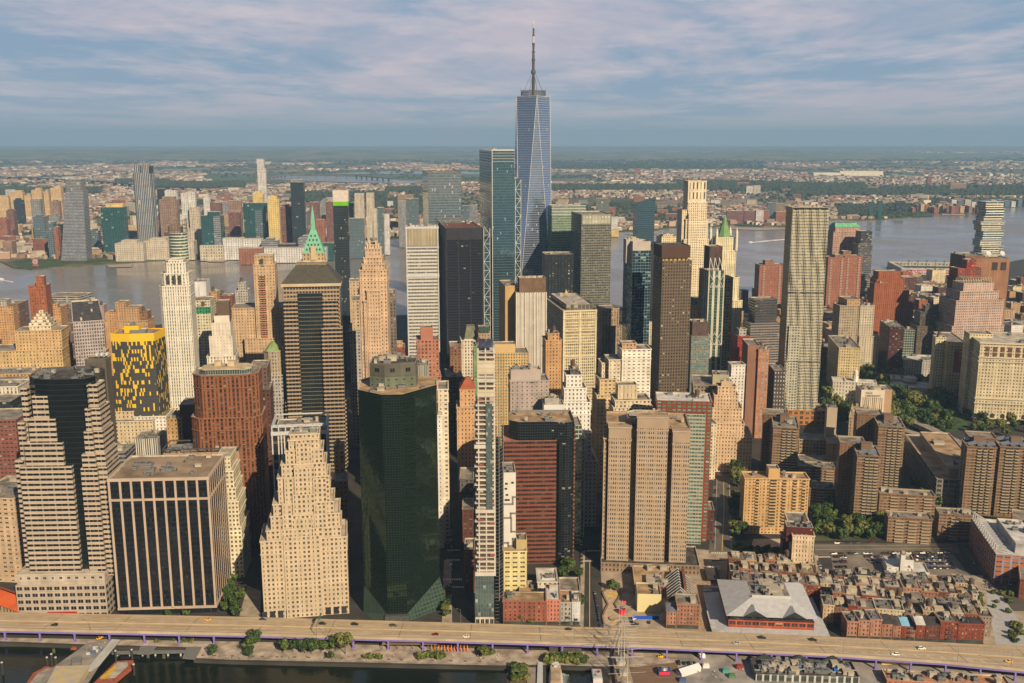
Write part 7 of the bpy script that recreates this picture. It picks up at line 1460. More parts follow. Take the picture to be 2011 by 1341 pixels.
b = simple('white plastered building with a square tower by the open car park', 1745, 1135, 752, -11, [(1742, 1790, 1112, 22, fac(C(244, 238, 226), ww=.2, wh=.25), O_(0, bay=5, roof=ROOFW)), (1765, 1795, 1098, 12, WALLP(C(244, 238, 226)), O_(6)), (1793, 1826, 1122, 20, fac(C(244, 238, 226), ww=.15, wh=.2), O_(0, bay=5, roof=ROOFW)), (1770, 1779, 1090, 6, WALLP(C(240, 234, 220)), O_(-1))], 'white_building', clut=3)
# block behind the market
org2 = gp(1436, 1172, 0); a2 = radians(-8)
for q, (yy, hs) in enumerate(((0, (12, 15)), (17, (13, 16)), (34, (12, 17)))): house_row(org2, a2, 0, 66, yy, 16, ('brick house directly behind the grey roofed market', 'brick house in the second line behind the market', 'brick house facing the wide street behind the market')[q], 'houses behind the market line %d' % (q + 1), hs, seed=q + 13)
# market hall
b = Bd('market_hall', 'big brick market hall under a broad grey metal roof with twin gables', 1432, 1245, 656, -5, 'market hall')
MRF = plain(C(208, 204, 200), noise=.12, scale=.3, rough=.5); a_, z_ = b.P(1431, 1216); c_, _ = b.P(1600, 1216); dp = 56
b.prism([(a_, 0), (c_, 0), (c_, dp), (a_, dp)], 0, z_ , fac(C(190, 96, 66), (.03, .03, .03, 1), .8, .5, None, p=.1), 5.5, 4.5, roof=None)
b.prism([(a_ + 1, 1), (c_ - 1, 1), (c_ - 1, dp), (a_ + 1, dp)], z_, z_ + 3.5, fac((.05, .05, .05, 1), (.03, .03, .035, 1), .9, .8), 3, 4, roof=None, name='clerestory')
zt = z_ + 3.6; o1, o2 = [(a_ - 2, -2), (c_ + 2, -2), (c_ + 2, dp + 2), (a_ - 2, dp + 2)], [(a_ + 18, 16), (c_ - 14, 16), (c_ - 14, dp - 14), (a_ + 18, dp - 14)]
b.prism(o1, zt, zt + 6.5, MRF, 99, 99, roof=ROOFG, par=0, name='roof', top=o2, rname='roof_well'); 
b.clutter(16, area=(a_ + 18, c_ - 14, 16, dp - 14, zt + 7.5))
m = MB(); m.box(a_ + 18, c_ - 14, 15.6, 16.2, zt + 5.5, zt + 8.2); m.build('roof_screen', STEELW, b.e)
for q in (.3, .76):
    xx = a_ + (c_ - a_) * q; m = MB(); m.face([(xx - 8, -2.2, zt), (xx + 8, -2.2, zt), (xx, -2.2, zt + 4.6)]); m.build('gable_glass', plain((.03, .035, .04, 1), rough=.2), b.e)
    m = MB(); m.face([(xx - 8.6, -2.6, zt - .1), (xx, -2.6, zt + 5), (xx, 8, zt + 5), (xx - 8.6, 2, zt - .1)][::-1]); m.face([(xx + 8.6, -2.6, zt - .1), (xx, -2.6, zt + 5), (xx, 8, zt + 5), (xx + 8.6, 2, zt - .1)]); m.build('gable_roof', MRF, b.e)
ap = [(a_ - 12, -9), (c_ + 10, -9), (c_ + 10, dp), (a_ - 12, dp)]
b.prism(ap, 3.4, max(4.4, z_ * .42), MRF, 99, 99, roof=None, name='canopy_roof', top=[(a_ - .1, -.1), (c_ + .1, -.1), (c_ + .1, dp), (a_ - .1, dp)])
m = MB()
for k in range(18): xx = a_ - 11 + (c_ - a_ + 20) * k / 17; m.box(xx - .3, xx + .3, -8.6, -8, 0, 4.3)
m.build('canopy_post', METALD, b.e)
# gabled glass roof, yellow wall, brick hotel
b = simple('flat tan roofed brick building directly before the granite tower', 1245, 1150, 715, -4, [(1246, 1325, 1148, 36, bfac(BRS[3], r), O_(0, roof=ROOFT))], 'brick_building', clut=8)
b = simple('building with a big blank pale yellow side wall facing the highway', 1250, 1200, 688, -3, [(1252, 1299, 1166, 20, WALLP(C(246, 228, 165), .05), O_(0, roof=ROOFT))], 'brick_building', clut=2)
b = Bd('glass_roofed_hall', 'hall with a dark gabled roof ribbed by white glazing bars', 1312, 1185, 690, -6, 'hall'); a_, z_ = b.P(1311, 1178); c_ = b.P(1360, 1178)[0]
b.prism([(a_, 0), (c_, 0), (c_, 40), (a_, 40)], 0, z_, bfac(BRS[1], r), roof=None); xm = (a_ + c_) / 2; m = MB()
m.face([(a_, -.3, z_), (xm, -.3, z_ + 8), (xm, 40, z_ + 8), (a_, 40, z_)][::-1]); m.face([(c_, -.3, z_), (xm, -.3, z_ + 8), (xm, 40, z_ + 8), (c_, 40, z_)]); m.face([(a_, -.3, z_), (c_, -.3, z_), (xm, -.3, z_ + 8)]); m.face([(a_, 40, z_), (xm, 40, z_ + 8), (c_, 40, z_)]); m.build('roof', plain(C(95, 85, 80), rough=.5), b.e)
for k in range(9): m = MB(); y_ = 1 + 38 * k / 8; m.bar((a_, y_, z_ + .1), (xm, y_, z_ + 8.3), .3); m.bar((xm, y_, z_ + 8.3), (c_, y_, z_ + .1), .3); m.build('glazing_bar', STEELW, b.e)
m = MB(); m.box(xm + 3, xm + 5, 6, 38, z_ + 3, z_ + 9); m.build('brick_firewall', BRK, b.e)
house('red brick corner hotel with arched attic windows beside the cobbled square', 1328, 1238, 662, 16, 17, 19, -4, bfac(BRS[1], r), ROOFG); house('narrow brick house with white shutters left of the corner hotel', 1308, 1236, 662, 7, 16, 13, -4, bfac(BRS[3], r), RFS[5], gable=True)
house('long red brick row with large square windows before the unfinished tower', 988, 1226, 667, 31, 15, 19, -1, bfac(C(166, 100, 78), r), ROOFT, bay=3.4); house('pink brick loft with a crenellated cornice and white roof', 1073, 1226, 667, 9.6, 24, 20, -1, bfac(C(214, 138, 112), r), ROOFW); house('grey stone house right of the pink loft', 1100, 1227, 667, 8, 20, 18, -1, bfac(C(186, 176, 160), r), ROOFT); house('white sided narrow house with a small mural, at the row end', 1123, 1228, 667, 6, 16, 19, -1, fac(C(225, 222, 215), ww=.12, wh=.3), ROOFW)
simple('pale yellow office building with dark windows below the mural wall', 988, 1150, 712, 2, [(989, 1034, 1082, 20, fac(C(240, 222, 160), (.05, .05, .04, 1), .6, .35), O_(0, bay=5, roof=ROOFT)), (1014, 1035, 1060, 14, WALLP(C(206, 180, 130)), O_(5, roof=ROOFT))], clut=3)
simple('white roofed loft with an open roof terrace behind the pink loft', 1055, 1170, 705, 1, [(1056, 1095, 1142, 24, bfac(C(226, 214, 196), r), O_(0, roof=ROOFW)), (1064, 1090, 1136, 10, WALLP(C(244, 236, 220)), O_(6, roof=ROOFW))], clut=3); simple('grey and tan roofed loft pair beside the white roofed loft', 1100, 1180, 700, 0, [(1100, 1140, 1160, 24, bfac(C(190, 178, 165), r), O_(0)), (1020, 1056, 1165, 20, bfac(C(180, 120, 90), r), O_(0, roof=ROOFT))], clut=5)
# playground
p = gp(1205, 1200, 0); o = empty('playground', p, 0, 'curved timber walled playground with a pale sand pit', 'playground')
m = MB(); pts = [gp(x, y, 0) - p for x, y in ((1183, 1165), (1190, 1159), (1203, 1157), (1214, 1161), (1219, 1168), (1214, 1178), (1207, 1187), (1212, 1196), (1221, 1206), (1222, 1220), (1212, 1230), (1198, 1232), (1186, 1226), (1183, 1212), (1189, 1198), (1194, 1188), (1188, 1177))]
pp = [(q.x, q.y) for q in pts][::-1]; m.cap(pp, .06); m.build('paving', plain(C(214, 184, 150), noise=.25, scale=.4), o); m = MB()
for i in range(len(pp)):
    j = (i + 1) % len(pp)
    if i in (7, 8): continue
    m.bar((*pp[i], .6), (*pp[j], .6), .75)
m.build('timber_wall', plain(C(150, 122, 95), noise=.3, scale=.6), o)
m = MB(); q = gp(1203, 1168, 0) - p; m.cap(circ(q.x, q.y, 4.5, 14, 5), .09); m.build('sand_pit', plain(C(240, 200, 110)), o); m = MB(); q = gp(1206, 1216, 0) - p; m.walls(circ(q.x, q.y, 3.6, 14), .05, 1.2, 9, 9); m.cap(circ(q.x, q.y, 3.6, 14), 1.2); m.build('play_mound', plain(C(190, 160, 120), noise=.4, scale=.7), o)
p = gp(1221, 1205, 0); o = empty('play_sculpture', p, 0, 'red curved play sculpture beside the playground', 'sculpture'); m = MB(); m.walls(circ(0, 0, 2.1, 12), 0, 4, 9, 9, top=circ(0, 0, 2.6, 12)); m.walls(circ(0, 0, 1.9, 12)[::-1], 1, 4, 9, 9, top=circ(0, 0, 2.4, 12)[::-1]); m.cap(circ(0, 0, 1.9, 12), 1.2); m.build('shell', plain(D(200, 25, 30), noise=.1), o)
p = gp(1278, 1216, 0); o = empty('site_fence', p, 0, 'bright blue site fence below the pale yellow wall', 'fence'); m = MB(); m.box(-14, 6, -.1, .1, 0, 2.6); m.box(-14, -13.8, -8, -.1, 0, 2.6); m.build('panel', plain(D(20, 70, 170), noise=.15), o)
for k, (x, y, lb) in enumerate(((1398, 1134, 'dark roofed open pavilion in the cobbled square'), (1398, 1225, 'long white roofed stall beside the market hall'))):
    p = gp(x, y, 0); o = empty('pavilion', p, radians(-4), lb, 'pavilion'); w, d = ((5, 11), (2.4, 13))[k]; m = MB(); m.box(-w, w, -d, d, 3.2, 3.7, bottom=True); m.build('roof', (plain(C(78, 70, 66)), STEELW)[k], o)
    for u in (-1, 1):
        for v in (-1, 0, 1): m = MB(); m.box(u * w * .9 - .15, u * w * .9 + .15, v * d * .9 - .15, v * d * .9 + .15, 0, 3.2); m.build('post', METALD, o)
UM = None
for k in range(14):
    x, y = (1392 + 9 * (k % 3), 1118 + 4 * (k // 3)) if k < 8 else (1386 + 8 * (k % 4), 1158 + 6 * ((k - 8) // 4)); p = gp(x, y, 0)
    if UM is None:
        UM = empty('parasol', p, 0, 'cream cafe parasol in the cobbled square', 'parasol', 'cafe parasols in the square'); m = MB(); m.walls(circ(0, 0, 2, 8), 2.3, 3.1, 9, 9, top=circ(0, 0, .1, 8)); m.build('canopy', STEELW, UM); m = MB(); m.bar((0, 0, 0), (0, 0, 2.4), .06); m.build('pole', METAL, UM)
    else: copy_tree(UM, None, p)
o0 = None
for k in range(48):
    x, y = 848 + (k % 12) * 6.4 + rnd.uniform(-1, 1), 1273 + (k // 12) * 2.6; p = gp(x, y, 0)
    if o0 is None:
        o0 = empty('folded_parasol', p, 0, 'folded orange parasol among the terrace tables', 'parasol', 'orange terrace parasols'); m = MB(); m.bar((0, 0, 0), (0, 0, 2.5), (.1, .1)); m.bar((0, 0, 1.1), (0, 0, 2.6), (.3, .08), n=6); m.build('canopy', plain(D(225, 120, 40)), o0)
    else: copy_tree(o0, None, p)
p = gp(802, 1271, 0); o = empty('terrace_canopy', p, 0, 'long trellis canopy over terrace tables under the highway edge', 'canopy'); m = MB(); m.box(-18, 20, -2.5, 2.5, 3.2, 3.4, bottom=True); m.build('roof', plain(C(150, 128, 100)), o)
for k in range(8): m = MB(); m.box(-18 + 5.3 * k, -17.7 + 5.3 * k, -2.4, -2.1, 0, 3.2); m.build('post', METALD, o)
# ------------------------------------------------------------ waterfront
TIMB = plain(C(130, 100, 75), scale=.5, noise=.3); RUST = plain(C(176, 96, 66), scale=.4, noise=.3); GRN = plain(C(120, 116, 80))
def slabpix(nm, pix, z, th, mat, parent=None, loc=None):
    pts = [gp(x, y, z) - (loc or Vector((0, 0, 0))) for x, y in pix]
    if sum((a.x * b.y - b.x * a.y) for a, b in zip(pts, pts[1:] + pts[:1])) < 0: pts.reverse()
    b = MB(); p2 = [(p.x, p.y) for p in pts]; b.cap(p2, z); b.walls(p2, z - th, z, 99, 99); b.face([(x, y, z - th) for x, y in reversed(p2)]); return b.build(nm, mat, parent)
def wthing(nm, px, py, lbl, cat, z=0, rz=0, grp=None):
    p = gp(px, py, z); return empty(nm, (p.x, p.y, z), rz, lbl, cat, grp), Vector((p.x, p.y, 0))
o, L0 = wthing('ferry_pier', 150, 1300, 'grey ferry pier running out to the bottom edge with sheds and a covered gangway', 'pier')
slabpix('pier_deck', [(172, 1262), (236, 1258), (205, 1290), (170, 1345), (150, 1400), (40, 1400), (90, 1320), (140, 1285)], 1.4, .8, plain(C(160, 150, 138), noise=.3), o, L0)
slabpix('gangway_roof', [(220, 1255), (236, 1256), (196, 1305), (178, 1318), (168, 1316)], 4.6, .5, plain(C(205, 200, 190), noise=.15), o, L0)
slabpix('shed_roof', [(110, 1308), (176, 1306), (150, 1345), (110, 1400), (60, 1400)], 6.5, 4, plain(C(226, 196, 130), noise=.35, scale=.2, col2=C(190, 184, 176), sharp=.4), o, L0)
slabpix('ticket_hut', [(142, 1290), (160, 1288), (158, 1300), (140, 1302)], 5, 3.4, METAL, o, L0)
for k in range(14):
    q = gp(172 + rnd.uniform(-12, 45), 1272 + rnd.uniform(0, 16), 1.4) - L0; m = MB(); w = rnd.uniform(.6, 1.8); m.box(q.x - w, q.x + w, q.y - .7, q.y + .7, 1.4, 1.4 + rnd.uniform(1, 2.2)); m.build('deck_locker', (METAL, STEELW, METALD, plain(D(60, 90, 130)))[k % 4], o)
o, L0 = wthing('ferry_barge', 75, 1325, 'rusty grey landing barge at the bottom left', 'barge'); slabpix('hull', [(64, 1322), (90, 1308), (118, 1312), (100, 1332), (60, 1400), (30, 1400), (50, 1345)], .6, 2.5, RUST, o, L0); slabpix('deck', [(74, 1322), (92, 1312), (112, 1315), (96, 1330), (60, 1390), (44, 1390), (56, 1345)], .9, .3, plain(C(170, 160, 150)), o, L0)
o, L0 = wthing('landing_barge', 225, 1320, 'rust red floating landing stage with a yellow ramp beside the ferry pier', 'barge'); slabpix('hull', [(190, 1335), (228, 1298), (262, 1296), (264, 1306), (228, 1336), (216, 1345), (180, 1345)], .2, 2, RUST, o, L0); slabpix('deck', [(197, 1333), (230, 1301), (250, 1300), (252, 1306), (226, 1330)], .55, .3, plain(C(190, 180, 165)), o, L0); slabpix('yellow_ramp', [(196, 1330), (226, 1306), (229, 1312), (206, 1334)], .75, .15, plain(C(236, 190, 60)), o, L0)
o, L0 = wthing('walkway', 300, 1278, 'narrow grey steel walkway on piles along the quay', 'walkway')
slabpix('deck', [(219, 1278), (388, 1276), (388, 1281), (219, 1284)], 1.2, .5, METAL, o, L0); slabpix('platform', [(276, 1268), (308, 1268), (296, 1284), (269, 1284)], 1.5, .5, METAL, o, L0); slabpix('platform', [(366, 1270), (396, 1270), (383, 1294), (358, 1292)], 1.5, .6, METAL, o, L0)
for k in range(7): m = MB(); q = gp(230 + 25 * k, 1282, 0) - L0; m.box(q.x - .5, q.x + .5, q.y - .5, q.y + .5, -2.5, .7); m.build('pile', STEELW, o)
o0 = None
for x, y, h, l in ((6, 1325, 7, 'tall black mooring pile at the bottom left corner'), (94, 1312, 6, 'leftmost of the three piles behind the rusty barge'), (103, 1308, 7, 'middle pile behind the rusty barge'), (111, 1312, 6, 'right pile behind the rusty barge'), (228, 1296, 5, 'pile at the head of the rust red landing stage'), (260, 1294, 5, 'pile at the right end of the landing stage'), (264, 1326, 6, 'lone black mooring pile right of the landing stage')):
    o, _ = wthing('mooring_pile', x, y, l, 'mooring pile', -2.2); m = MB(); m.walls(circ(0, 0, .7, 8), -1, h + 2, 9, 9); m.cap(circ(0, 0, .7, 8), h + 2); m.build('shaft', plain((.03, .03, .03, 1)), o); m = MB(); m.walls(circ(0, 0, .75, 8), h + 1.6, h + 2.2, 9, 9); m.cap(circ(0, 0, .75, 8), h + 2.2); m.build('cap', STEELW, o)
for x, y, l in ((106, 1282, 'cluster of greenish timber piles in the water left of the ferry pier'), (233, 1287, 'short greenish pile pair below the walkway, left'), (291, 1292, 'short greenish pile pair below the walkway, middle'), (322, 1293, 'short greenish pile pair below the walkway, right'), (365, 1294, 'greenish pile pair at the walkway end')):
    o, _ = wthing('timber_piles', x, y, l, 'timber piles', -2.2); m = MB(); [m.bar((u, v, -1), (u * .8, v, 3), .3, n=6) for u, v in ((-.7, 0), (0, .3), (.7, 0))]; m.build('post', GRN, o)
o, _ = wthing('timber_crib', 146, 1274, 'small rust red timber crib in the water left of the ferry pier', 'crib', -2.2); m = MB(); [m.box(-2 + .2 * k, 2 - .2 * k, -1.6, 1.6, -.5 + .7 * k, .1 + .7 * k) for k in range(3)]; m.build('beams', RUST, o)
# quay edge fence and stairs
o, L0 = wthing('promenade_railing', 700, 1298, 'long low railing at the promenade water edge', 'railing'); m = MB()
for k in range(60): p = gp(400 + 10 * k, 1294 + .0225 * 10 * k, 0) - L0; q = gp(410 + 10 * k, 1294 + .0225 * (10 * k + 10), 0) - L0; m.bar((p.x, p.y, 0), (p.x, p.y, 1.1), .05); m.bar((p.x, p.y, 1.1), (q.x, q.y, 1.1), .05)
m.build('rail', METAL, o)
for k in range(20):
    x = 400 + 30 * k + rnd.uniform(-8, 8); o, _ = wthing('bench', x, 1288 + .0225 * (x - 400), 'small bench on the promenade', 'bench', 0, 0, 'promenade benches'); m = MB(); m.box(-.9, .9, -.25, .25, .4, .47, bottom=True); m.build('seat', TIMB, o); m = MB(); m.box(-.9, .9, .22, .28, .5, .9, bottom=True); m.build('backrest', TIMB, o); m = MB(); m.box(-.8, -.7, -.2, .2, 0, .4); m.build('leg', METALD, o); m = MB(); m.box(.7, .8, -.2, .2, 0, .4); m.build('leg', METALD, o)
# construction hoarding under the highway
o, _ = wthing('hoarding', 1110, 1285, 'long beige barrier below dark screens at the highway edge', 'barrier'); m = MB(); m.box(-13, 13, -.3, .3, 0, 1.6); m.build('barrier_block', plain(C(226, 198, 140)), o)
o, _ = wthing('screen_fence', 1110, 1280, 'dark screened fence between two purple columns', 'fence'); m = MB(); m.box(-11, 11, -.1, .1, 0, 4.2); m.build('screen', plain(C(92, 84, 78)), o)
o, _ = wthing('footbridge_deck', 1000, 1302, 'narrow garden pier with planting at the bottom centre', 'pier'); p = gp(1034, 1325, 0); 
# yacht
def hull(mb, L_, W_, z0, z1, n=10, mi=0, bow=2.2):
    prev = None
    for k in range(n + 1):
        t = k / n; w = W_ / 2 * (1 - t ** bow) ** .6 if t < 1 else .02; w = max(w, .03); w *= .85 + .15 * min(1, t * 5); y = L_ * (t - .5); zz = z1 + .8 * t * t
        cur = [(-w * .8, y, z0), (w * .8, y, z0), (w, y, zz), (-w, y, zz)]
        if prev:
            for i in range(4): j = (i + 1) % 4; mb.face([prev[i], prev[j], cur[j], cur[i]][::-1], None, mi)
        else: mb.face(cur, None, mi)
        prev = cur
WPNT = plain(C(238, 234, 226), noise=.06, rough=.4)
o, _ = wthing('yacht', 1091, 1330, 'white motor yacht with a tan deck moored bow inward at bottom centre', 'yacht', -2.2, radians(-2)); m = MB(); hull(m, 34, 9.5, -.5, 3.0); m.build('hull', WPNT, o)
m = MB(); m.box(-3.4, 3.4, -16, 6, 3.0, 5.4); m.build('cabin', plain(C(205, 175, 140)), o); m = MB(); m.box(-3.42, 3.42, -14, 6.1, 3.9, 4.7); m.build('windows', GLS, o); m = MB(); m.box(-3.0, 3.0, -14, 1, 5.4, 5.7); m.build('sun_deck', plain(C(196, 168, 138)), o); m = MB(); m.bar((0, 4, 5.4), (0, 4, 11), (.25, .1)); m.bar((-1.8, 4, 8), (1.8, 4, 8), .12); m.box(-1.2, 1.2, 3, 5, 5.4, 6.8); m.build('radar_mast', STEELW, o)
o, _ = wthing('work_boat', 1172, 1335, 'white and red topped work boat right of the yacht', 'boat', -2.2); m = MB(); hull(m, 20, 7.5, -.5, 2.4, bow=3); m.build('hull', plain(C(150, 50, 40)), o); m = MB(); m.box(-3, 3, -8, 5, 2.4, 5); m.build('cabin', WPNT, o); m = MB(); m.box(-2.6, 2.6, -7, 4, 5, 5.3); m.build('deck', STEELW, o)
for k in range(6): m = MB(); x, y = rnd.uniform(-2, 2), rnd.uniform(-6, 3); m.box(x - .5, x + .5, y - .4, y + .4, 5.3, 6); m.build('locker', plain(C(150, 60, 50)) if k % 2 else METAL, o)
# tall ship
o, _ = wthing('tall_ship', 1222, 1330, 'white tall sailing ship with four masts and crossing yards at bottom centre right', 'sailing ship', -2.2, radians(1.5))
m = MB(); hull(m, 62, 13, -.5, 4.5, 14); m.build('hull', plain(C(110, 104, 96)), o); m = MB(); m.box(-5, 5, -28, 18, 4.5, 4.9); m.build('deck', plain(C(190, 160, 125), noise=.3, scale=.6), o)
for y_, w_, h_ in ((-20, 6, 2.4), (-4, 5, 2.2), (9, 6, 2.4)): m = MB(); m.box(-w_ / 2, w_ / 2, y_ - 3, y_ + 3, 4.9, 4.9 + h_); m.build('deckhouse', plain(C(205, 200, 180)), o)
MST = plain(C(205, 200, 190), noise=.08)
for q, (y_, h_) in enumerate(((-22, 36), (-6, 44), (8, 46), (20, 38))):
    m = MB(); m.bar((0, y_, 4.5), (0, y_, 4.5 + h_ * .6), (.32, .26), n=8); m.bar((0, y_ + .5, 4 + h_ * .55), (0, y_ + .5, 4.5 + h_), (.2, .1), n=8); m.build('mast', MST, o)
    for k, f_ in enumerate((.3, .45, .6, .74, .88)):
        if q == 3 and k > 2: continue
        m = MB(); wy = (12.5, 12, 10.5, 8.5, 6.5)[k]; a_ = .05 if (q + k) % 3 else -.35; m.bar((-wy * cos(a_), y_ + .8 - wy * sin(a_) * .4, 4.5 + h_ * f_ - (1.5 if a_ < 0 else 0)), (wy * cos(a_), y_ + .8 + wy * sin(a_) * .4, 4.5 + h_ * f_ + (1.5 if a_ < 0 else 0)), .13, n=6); m.build('yard', MST, o)
    m = MB()
    for s_ in (-1, 1):
        for k in range(5): m.bar((s_ * 6, y_ - 3 + 1.5 * k, 4.5), (0, y_, 4.5 + h_ * .6), .05, n=3)
        m.bar((s_ * 5.5, y_ - 4, 4.5), (0, y_, 4 + h_ * .95), .05, n=3)
    m.build('shroud', plain((.12, .1, .09, 1)), o)
m = MB(); m.bar((0, 29, 5), (0, 42, 10), (.4, .15), n=6); m.build('bowsprit', MST, o)
fl_ = MB(); fl_.box(.1, 2.6, 8.4, 8.45, 48, 49.8, bottom=True); fl_.build('flag', plain(D(200, 60, 50)), o); m = MB(); m.box(.1, 2.6, 20.5, 20.55, 38, 40, bottom=True); m.build('flag', plain((.02, .025, .08, 1)), o)
# pier garden
o, L0 = wthing('garden_pier', 1030, 1325, 'planked garden pier with raised beds at the bottom centre', 'pier'); slabpix('bed_wall', [(1003, 1310), (1034, 1310), (1030, 1400), (1000, 1400)], .5, .5, TIMB, o, L0); slabpix('plank_deck', [(1036, 1310), (1052, 1310), (1050, 1400), (1033, 1400)], .35, .3, plain(C(170, 150, 135)), o, L0); slabpix('ramp', [(1056, 1300), (1066, 1300), (1066, 1400), (1052, 1400)], .9, .8, STEELW, o, L0)
bpy.data.objects.remove(bpy.data.objects['footbridge_deck'])
# modern pier building with plant-covered roof
b = Bd('pier_building', 'white framed glass pier building with a dark roof crowded with machinery', 1484, 1335, 592, -3, 'building'); a_, z_ = b.P(1484, 1322); c_, _ = b.P(1688, 1322)
b.prism([(a_, -1), (c_, -1), (c_, 19.5), (a_, 19.5)], 0, z_, fac(C(205, 205, 200), (.05, .06, .05, 1), .72, .7, (.12, .12, .11, 1), (.3, .34, .28, 1), .3, .1, .3), 4.6, 4.4, roof=plain(C(92, 80, 72), noise=.4, scale=.2), par=1, inner=METALD); b.clutter(44)
for k in range(3): m = MB(); xx = a_ + (9, 32, 54)[k]; m.walls([(xx - 8, 18.4), (xx + 8, 18.4), (xx + 8, 19.4), (xx - 8, 19.4)], z_ - 1, z_ + 3.4, 99, 99, top=[(xx - .5, 18.4), (xx + .5, 18.4), (xx + .5, 19.4), (xx - .5, 19.4)]); m.build('roof_gable', plain((.03, .035, .03, 1)), b.e)
for x, y, w in ((1568, 1296, 3.5), (1530, 1300, 3), (1650, 1310, 8), (1494, 1305, 3)): q = b.P(x, y, 8); m = MB(); m.box(q[0] - w / 2, q[0] + w / 2, 7, 10, z_ - 1, z_ + .8); m.build('tarpaulin', plain(D(25, 95, 180)), b.e)
m = MB(); [m.bar((a_ + (c_ - a_) * k / 8, 4 + 3 * (k % 3), z_), (a_ + (c_ - a_) * (k + 1) / 8, 4 + 3 * (k % 2), z_), .5, n=6) for k in range(8)]; m.build('pipe', METAL, b.e)
b = simple('rust and timber roofed pier shed at the bottom right', 1740, 1335, 585, -6, [(1742, 1990, 1335, 14, fac(C(190, 120, 80), ww=.3, wh=.4), O_(0, roof=plain(C(200, 140, 100), noise=.5, scale=.3)))], 'pier_shed', clut=20)
for k, (x, y) in enumerate(((1745, 1303), (1775, 1304))): o, _ = wthing('shipping_container', x, y, ('yellow site container under the highway, left one', 'yellow site container under the highway, right one')[k], 'container'); m = MB(); m.box(-5, 5, -1.2, 1.2, 0, 2.7); m.build('shell', plain(D(225, 185, 110)), o)
o, _ = wthing('event_tent', 1352, 1320, 'white ridge tent on the pier left of the pier building', 'tent', 0, .5); m = MB(); m.walls([(-8, -3), (8, -3), (8, 3), (-8, 3)], 0, 2.6, 99, 99); m.face([(-8.3, -3.3, 2.6), (8.3, -3.3, 2.6), (8.3, 0, 4.6), (-8.3, 0, 4.6)]); m.face([(8.3, 3.3, 2.6), (-8.3, 3.3, 2.6), (-8.3, 0, 4.6), (8.3, 0, 4.6)]); m.build('canvas', WPNT, o)
o, _ = wthing('ticket_kiosk', 1304, 1323, 'small round topped kiosk with a red and blue front on the wooden pier', 'kiosk'); m = MB(); m.box(-4, 4, -2.5, 2.5, 0, 3.4); m.build('wall', plain(D(40, 60, 110)), o); m = MB(); m.walls(circ(0, 0, 2.6, 10), 3.4, 4.8, 9, 9, top=circ(0, 0, 1.8, 10)); m.cap(circ(0, 0, 1.8, 10), 4.8); m.build('roof_drum', METAL, o); m = MB(); m.box(-3.4, 3.4, -2.65, -2.52, .8, 2.6); m.build('poster_panel', plain(D(200, 40, 60), noise=.3, scale=2), o)
for k, (x, y, c) in enumerate(((1425, 1320, D(70, 130, 125)), (1437, 1330, D(70, 105, 75)), (1452, 1312, D(120, 50, 40)), (1378, 1290, D(225, 225, 225)), (1386, 1310, D(190, 190, 190)), (1340, 1338, D(60, 80, 120)))):
    o, _ = wthing('site_container', x, y, ('teal skip on the construction pier', 'green skip on the construction pier', 'red boom lift on the construction pier', 'small white market tent under the highway edge', 'silver catering trailer beside the white tent', 'blue crate on the pier floor')[k], 'container'); m = MB(); m.box(-2.2, 2.2, -1.5, 1.5, 0, 2.2); m.box(-1.6, 1.6, -1, 1, 2.2, 2.7); m.build('body', plain(c, noise=.2), o)
# people on the promenade and square, tiny in the picture
def person_mesh(c1, c2, seed):
    m = MB(); S_ = plain((.3, .18, .12, 1)); T_ = plain(c1, noise=.1); P_ = plain(c2, noise=.1)
    m.bar((-.1, 0, 0), (-.1, .02, .82), (.07, .1), 2, 6); m.bar((.1, .1, 0), (.1, .02, .82), (.07, .1), 2, 6); m.bar((0, 0, .8), (0, 0, 1.42), (.17, .2), 1, 8); m.bar((-.24, 0, 1.38), (-.28, .06, .85), (.06, .045), 1, 5); m.bar((.24, 0, 1.38), (.28, -.06, .85), (.06, .045), 1, 5); m.bar((0, 0, 1.42), (0, 0, 1.52), .06, 0, 6); m.bar((0, 0, 1.5), (0, 0, 1.74), (.1, .09), 0, 8)
    o = m.build('person', [S_, T_, P_]); me = o.data; bpy.data.objects.remove(o); return me
PM = [person_mesh((.6, .6, .58, 1), (.03, .04, .08, 1), 0), person_mesh((.05, .06, .12, 1), (.05, .05, .05, 1), 1), person_mesh((.4, .06, .05, 1), (.1, .1, .12, 1), 2)]
r = random.Random(3)
for (x0, y0, x1, y1, n, lb, gr_) in ((420, 1286, 980, 1296, 26, 'person walking on the riverside promenade', 'walkers on the promenade'), (1380, 1165, 1410, 1240, 16, 'person strolling across the cobbled square', 'strollers in the square'), (1905, 1148, 1940, 1160, 22, 'person standing at the crowded crossing by the slip plaza', 'people at the slip crossing'), (175, 1264, 215, 1285, 7, 'person waiting on the ferry pier', 'people on the ferry pier'), (1330, 1300, 1460, 1340, 18, 'person on the busy event pier', 'people on the event pier')):
    for k in range(n):
        p = gp(r.uniform(x0, x1), r.uniform(y0, y1), 1.4 if x0 == 175 else 0.03); o = bpy.data.objects.new('person', r.choice(PM)); COL.objects.link(o); o.location = p; o.rotation_euler = (0, 0, r.uniform(0, 6.28)); tag(o, lb, 'person', gr_)
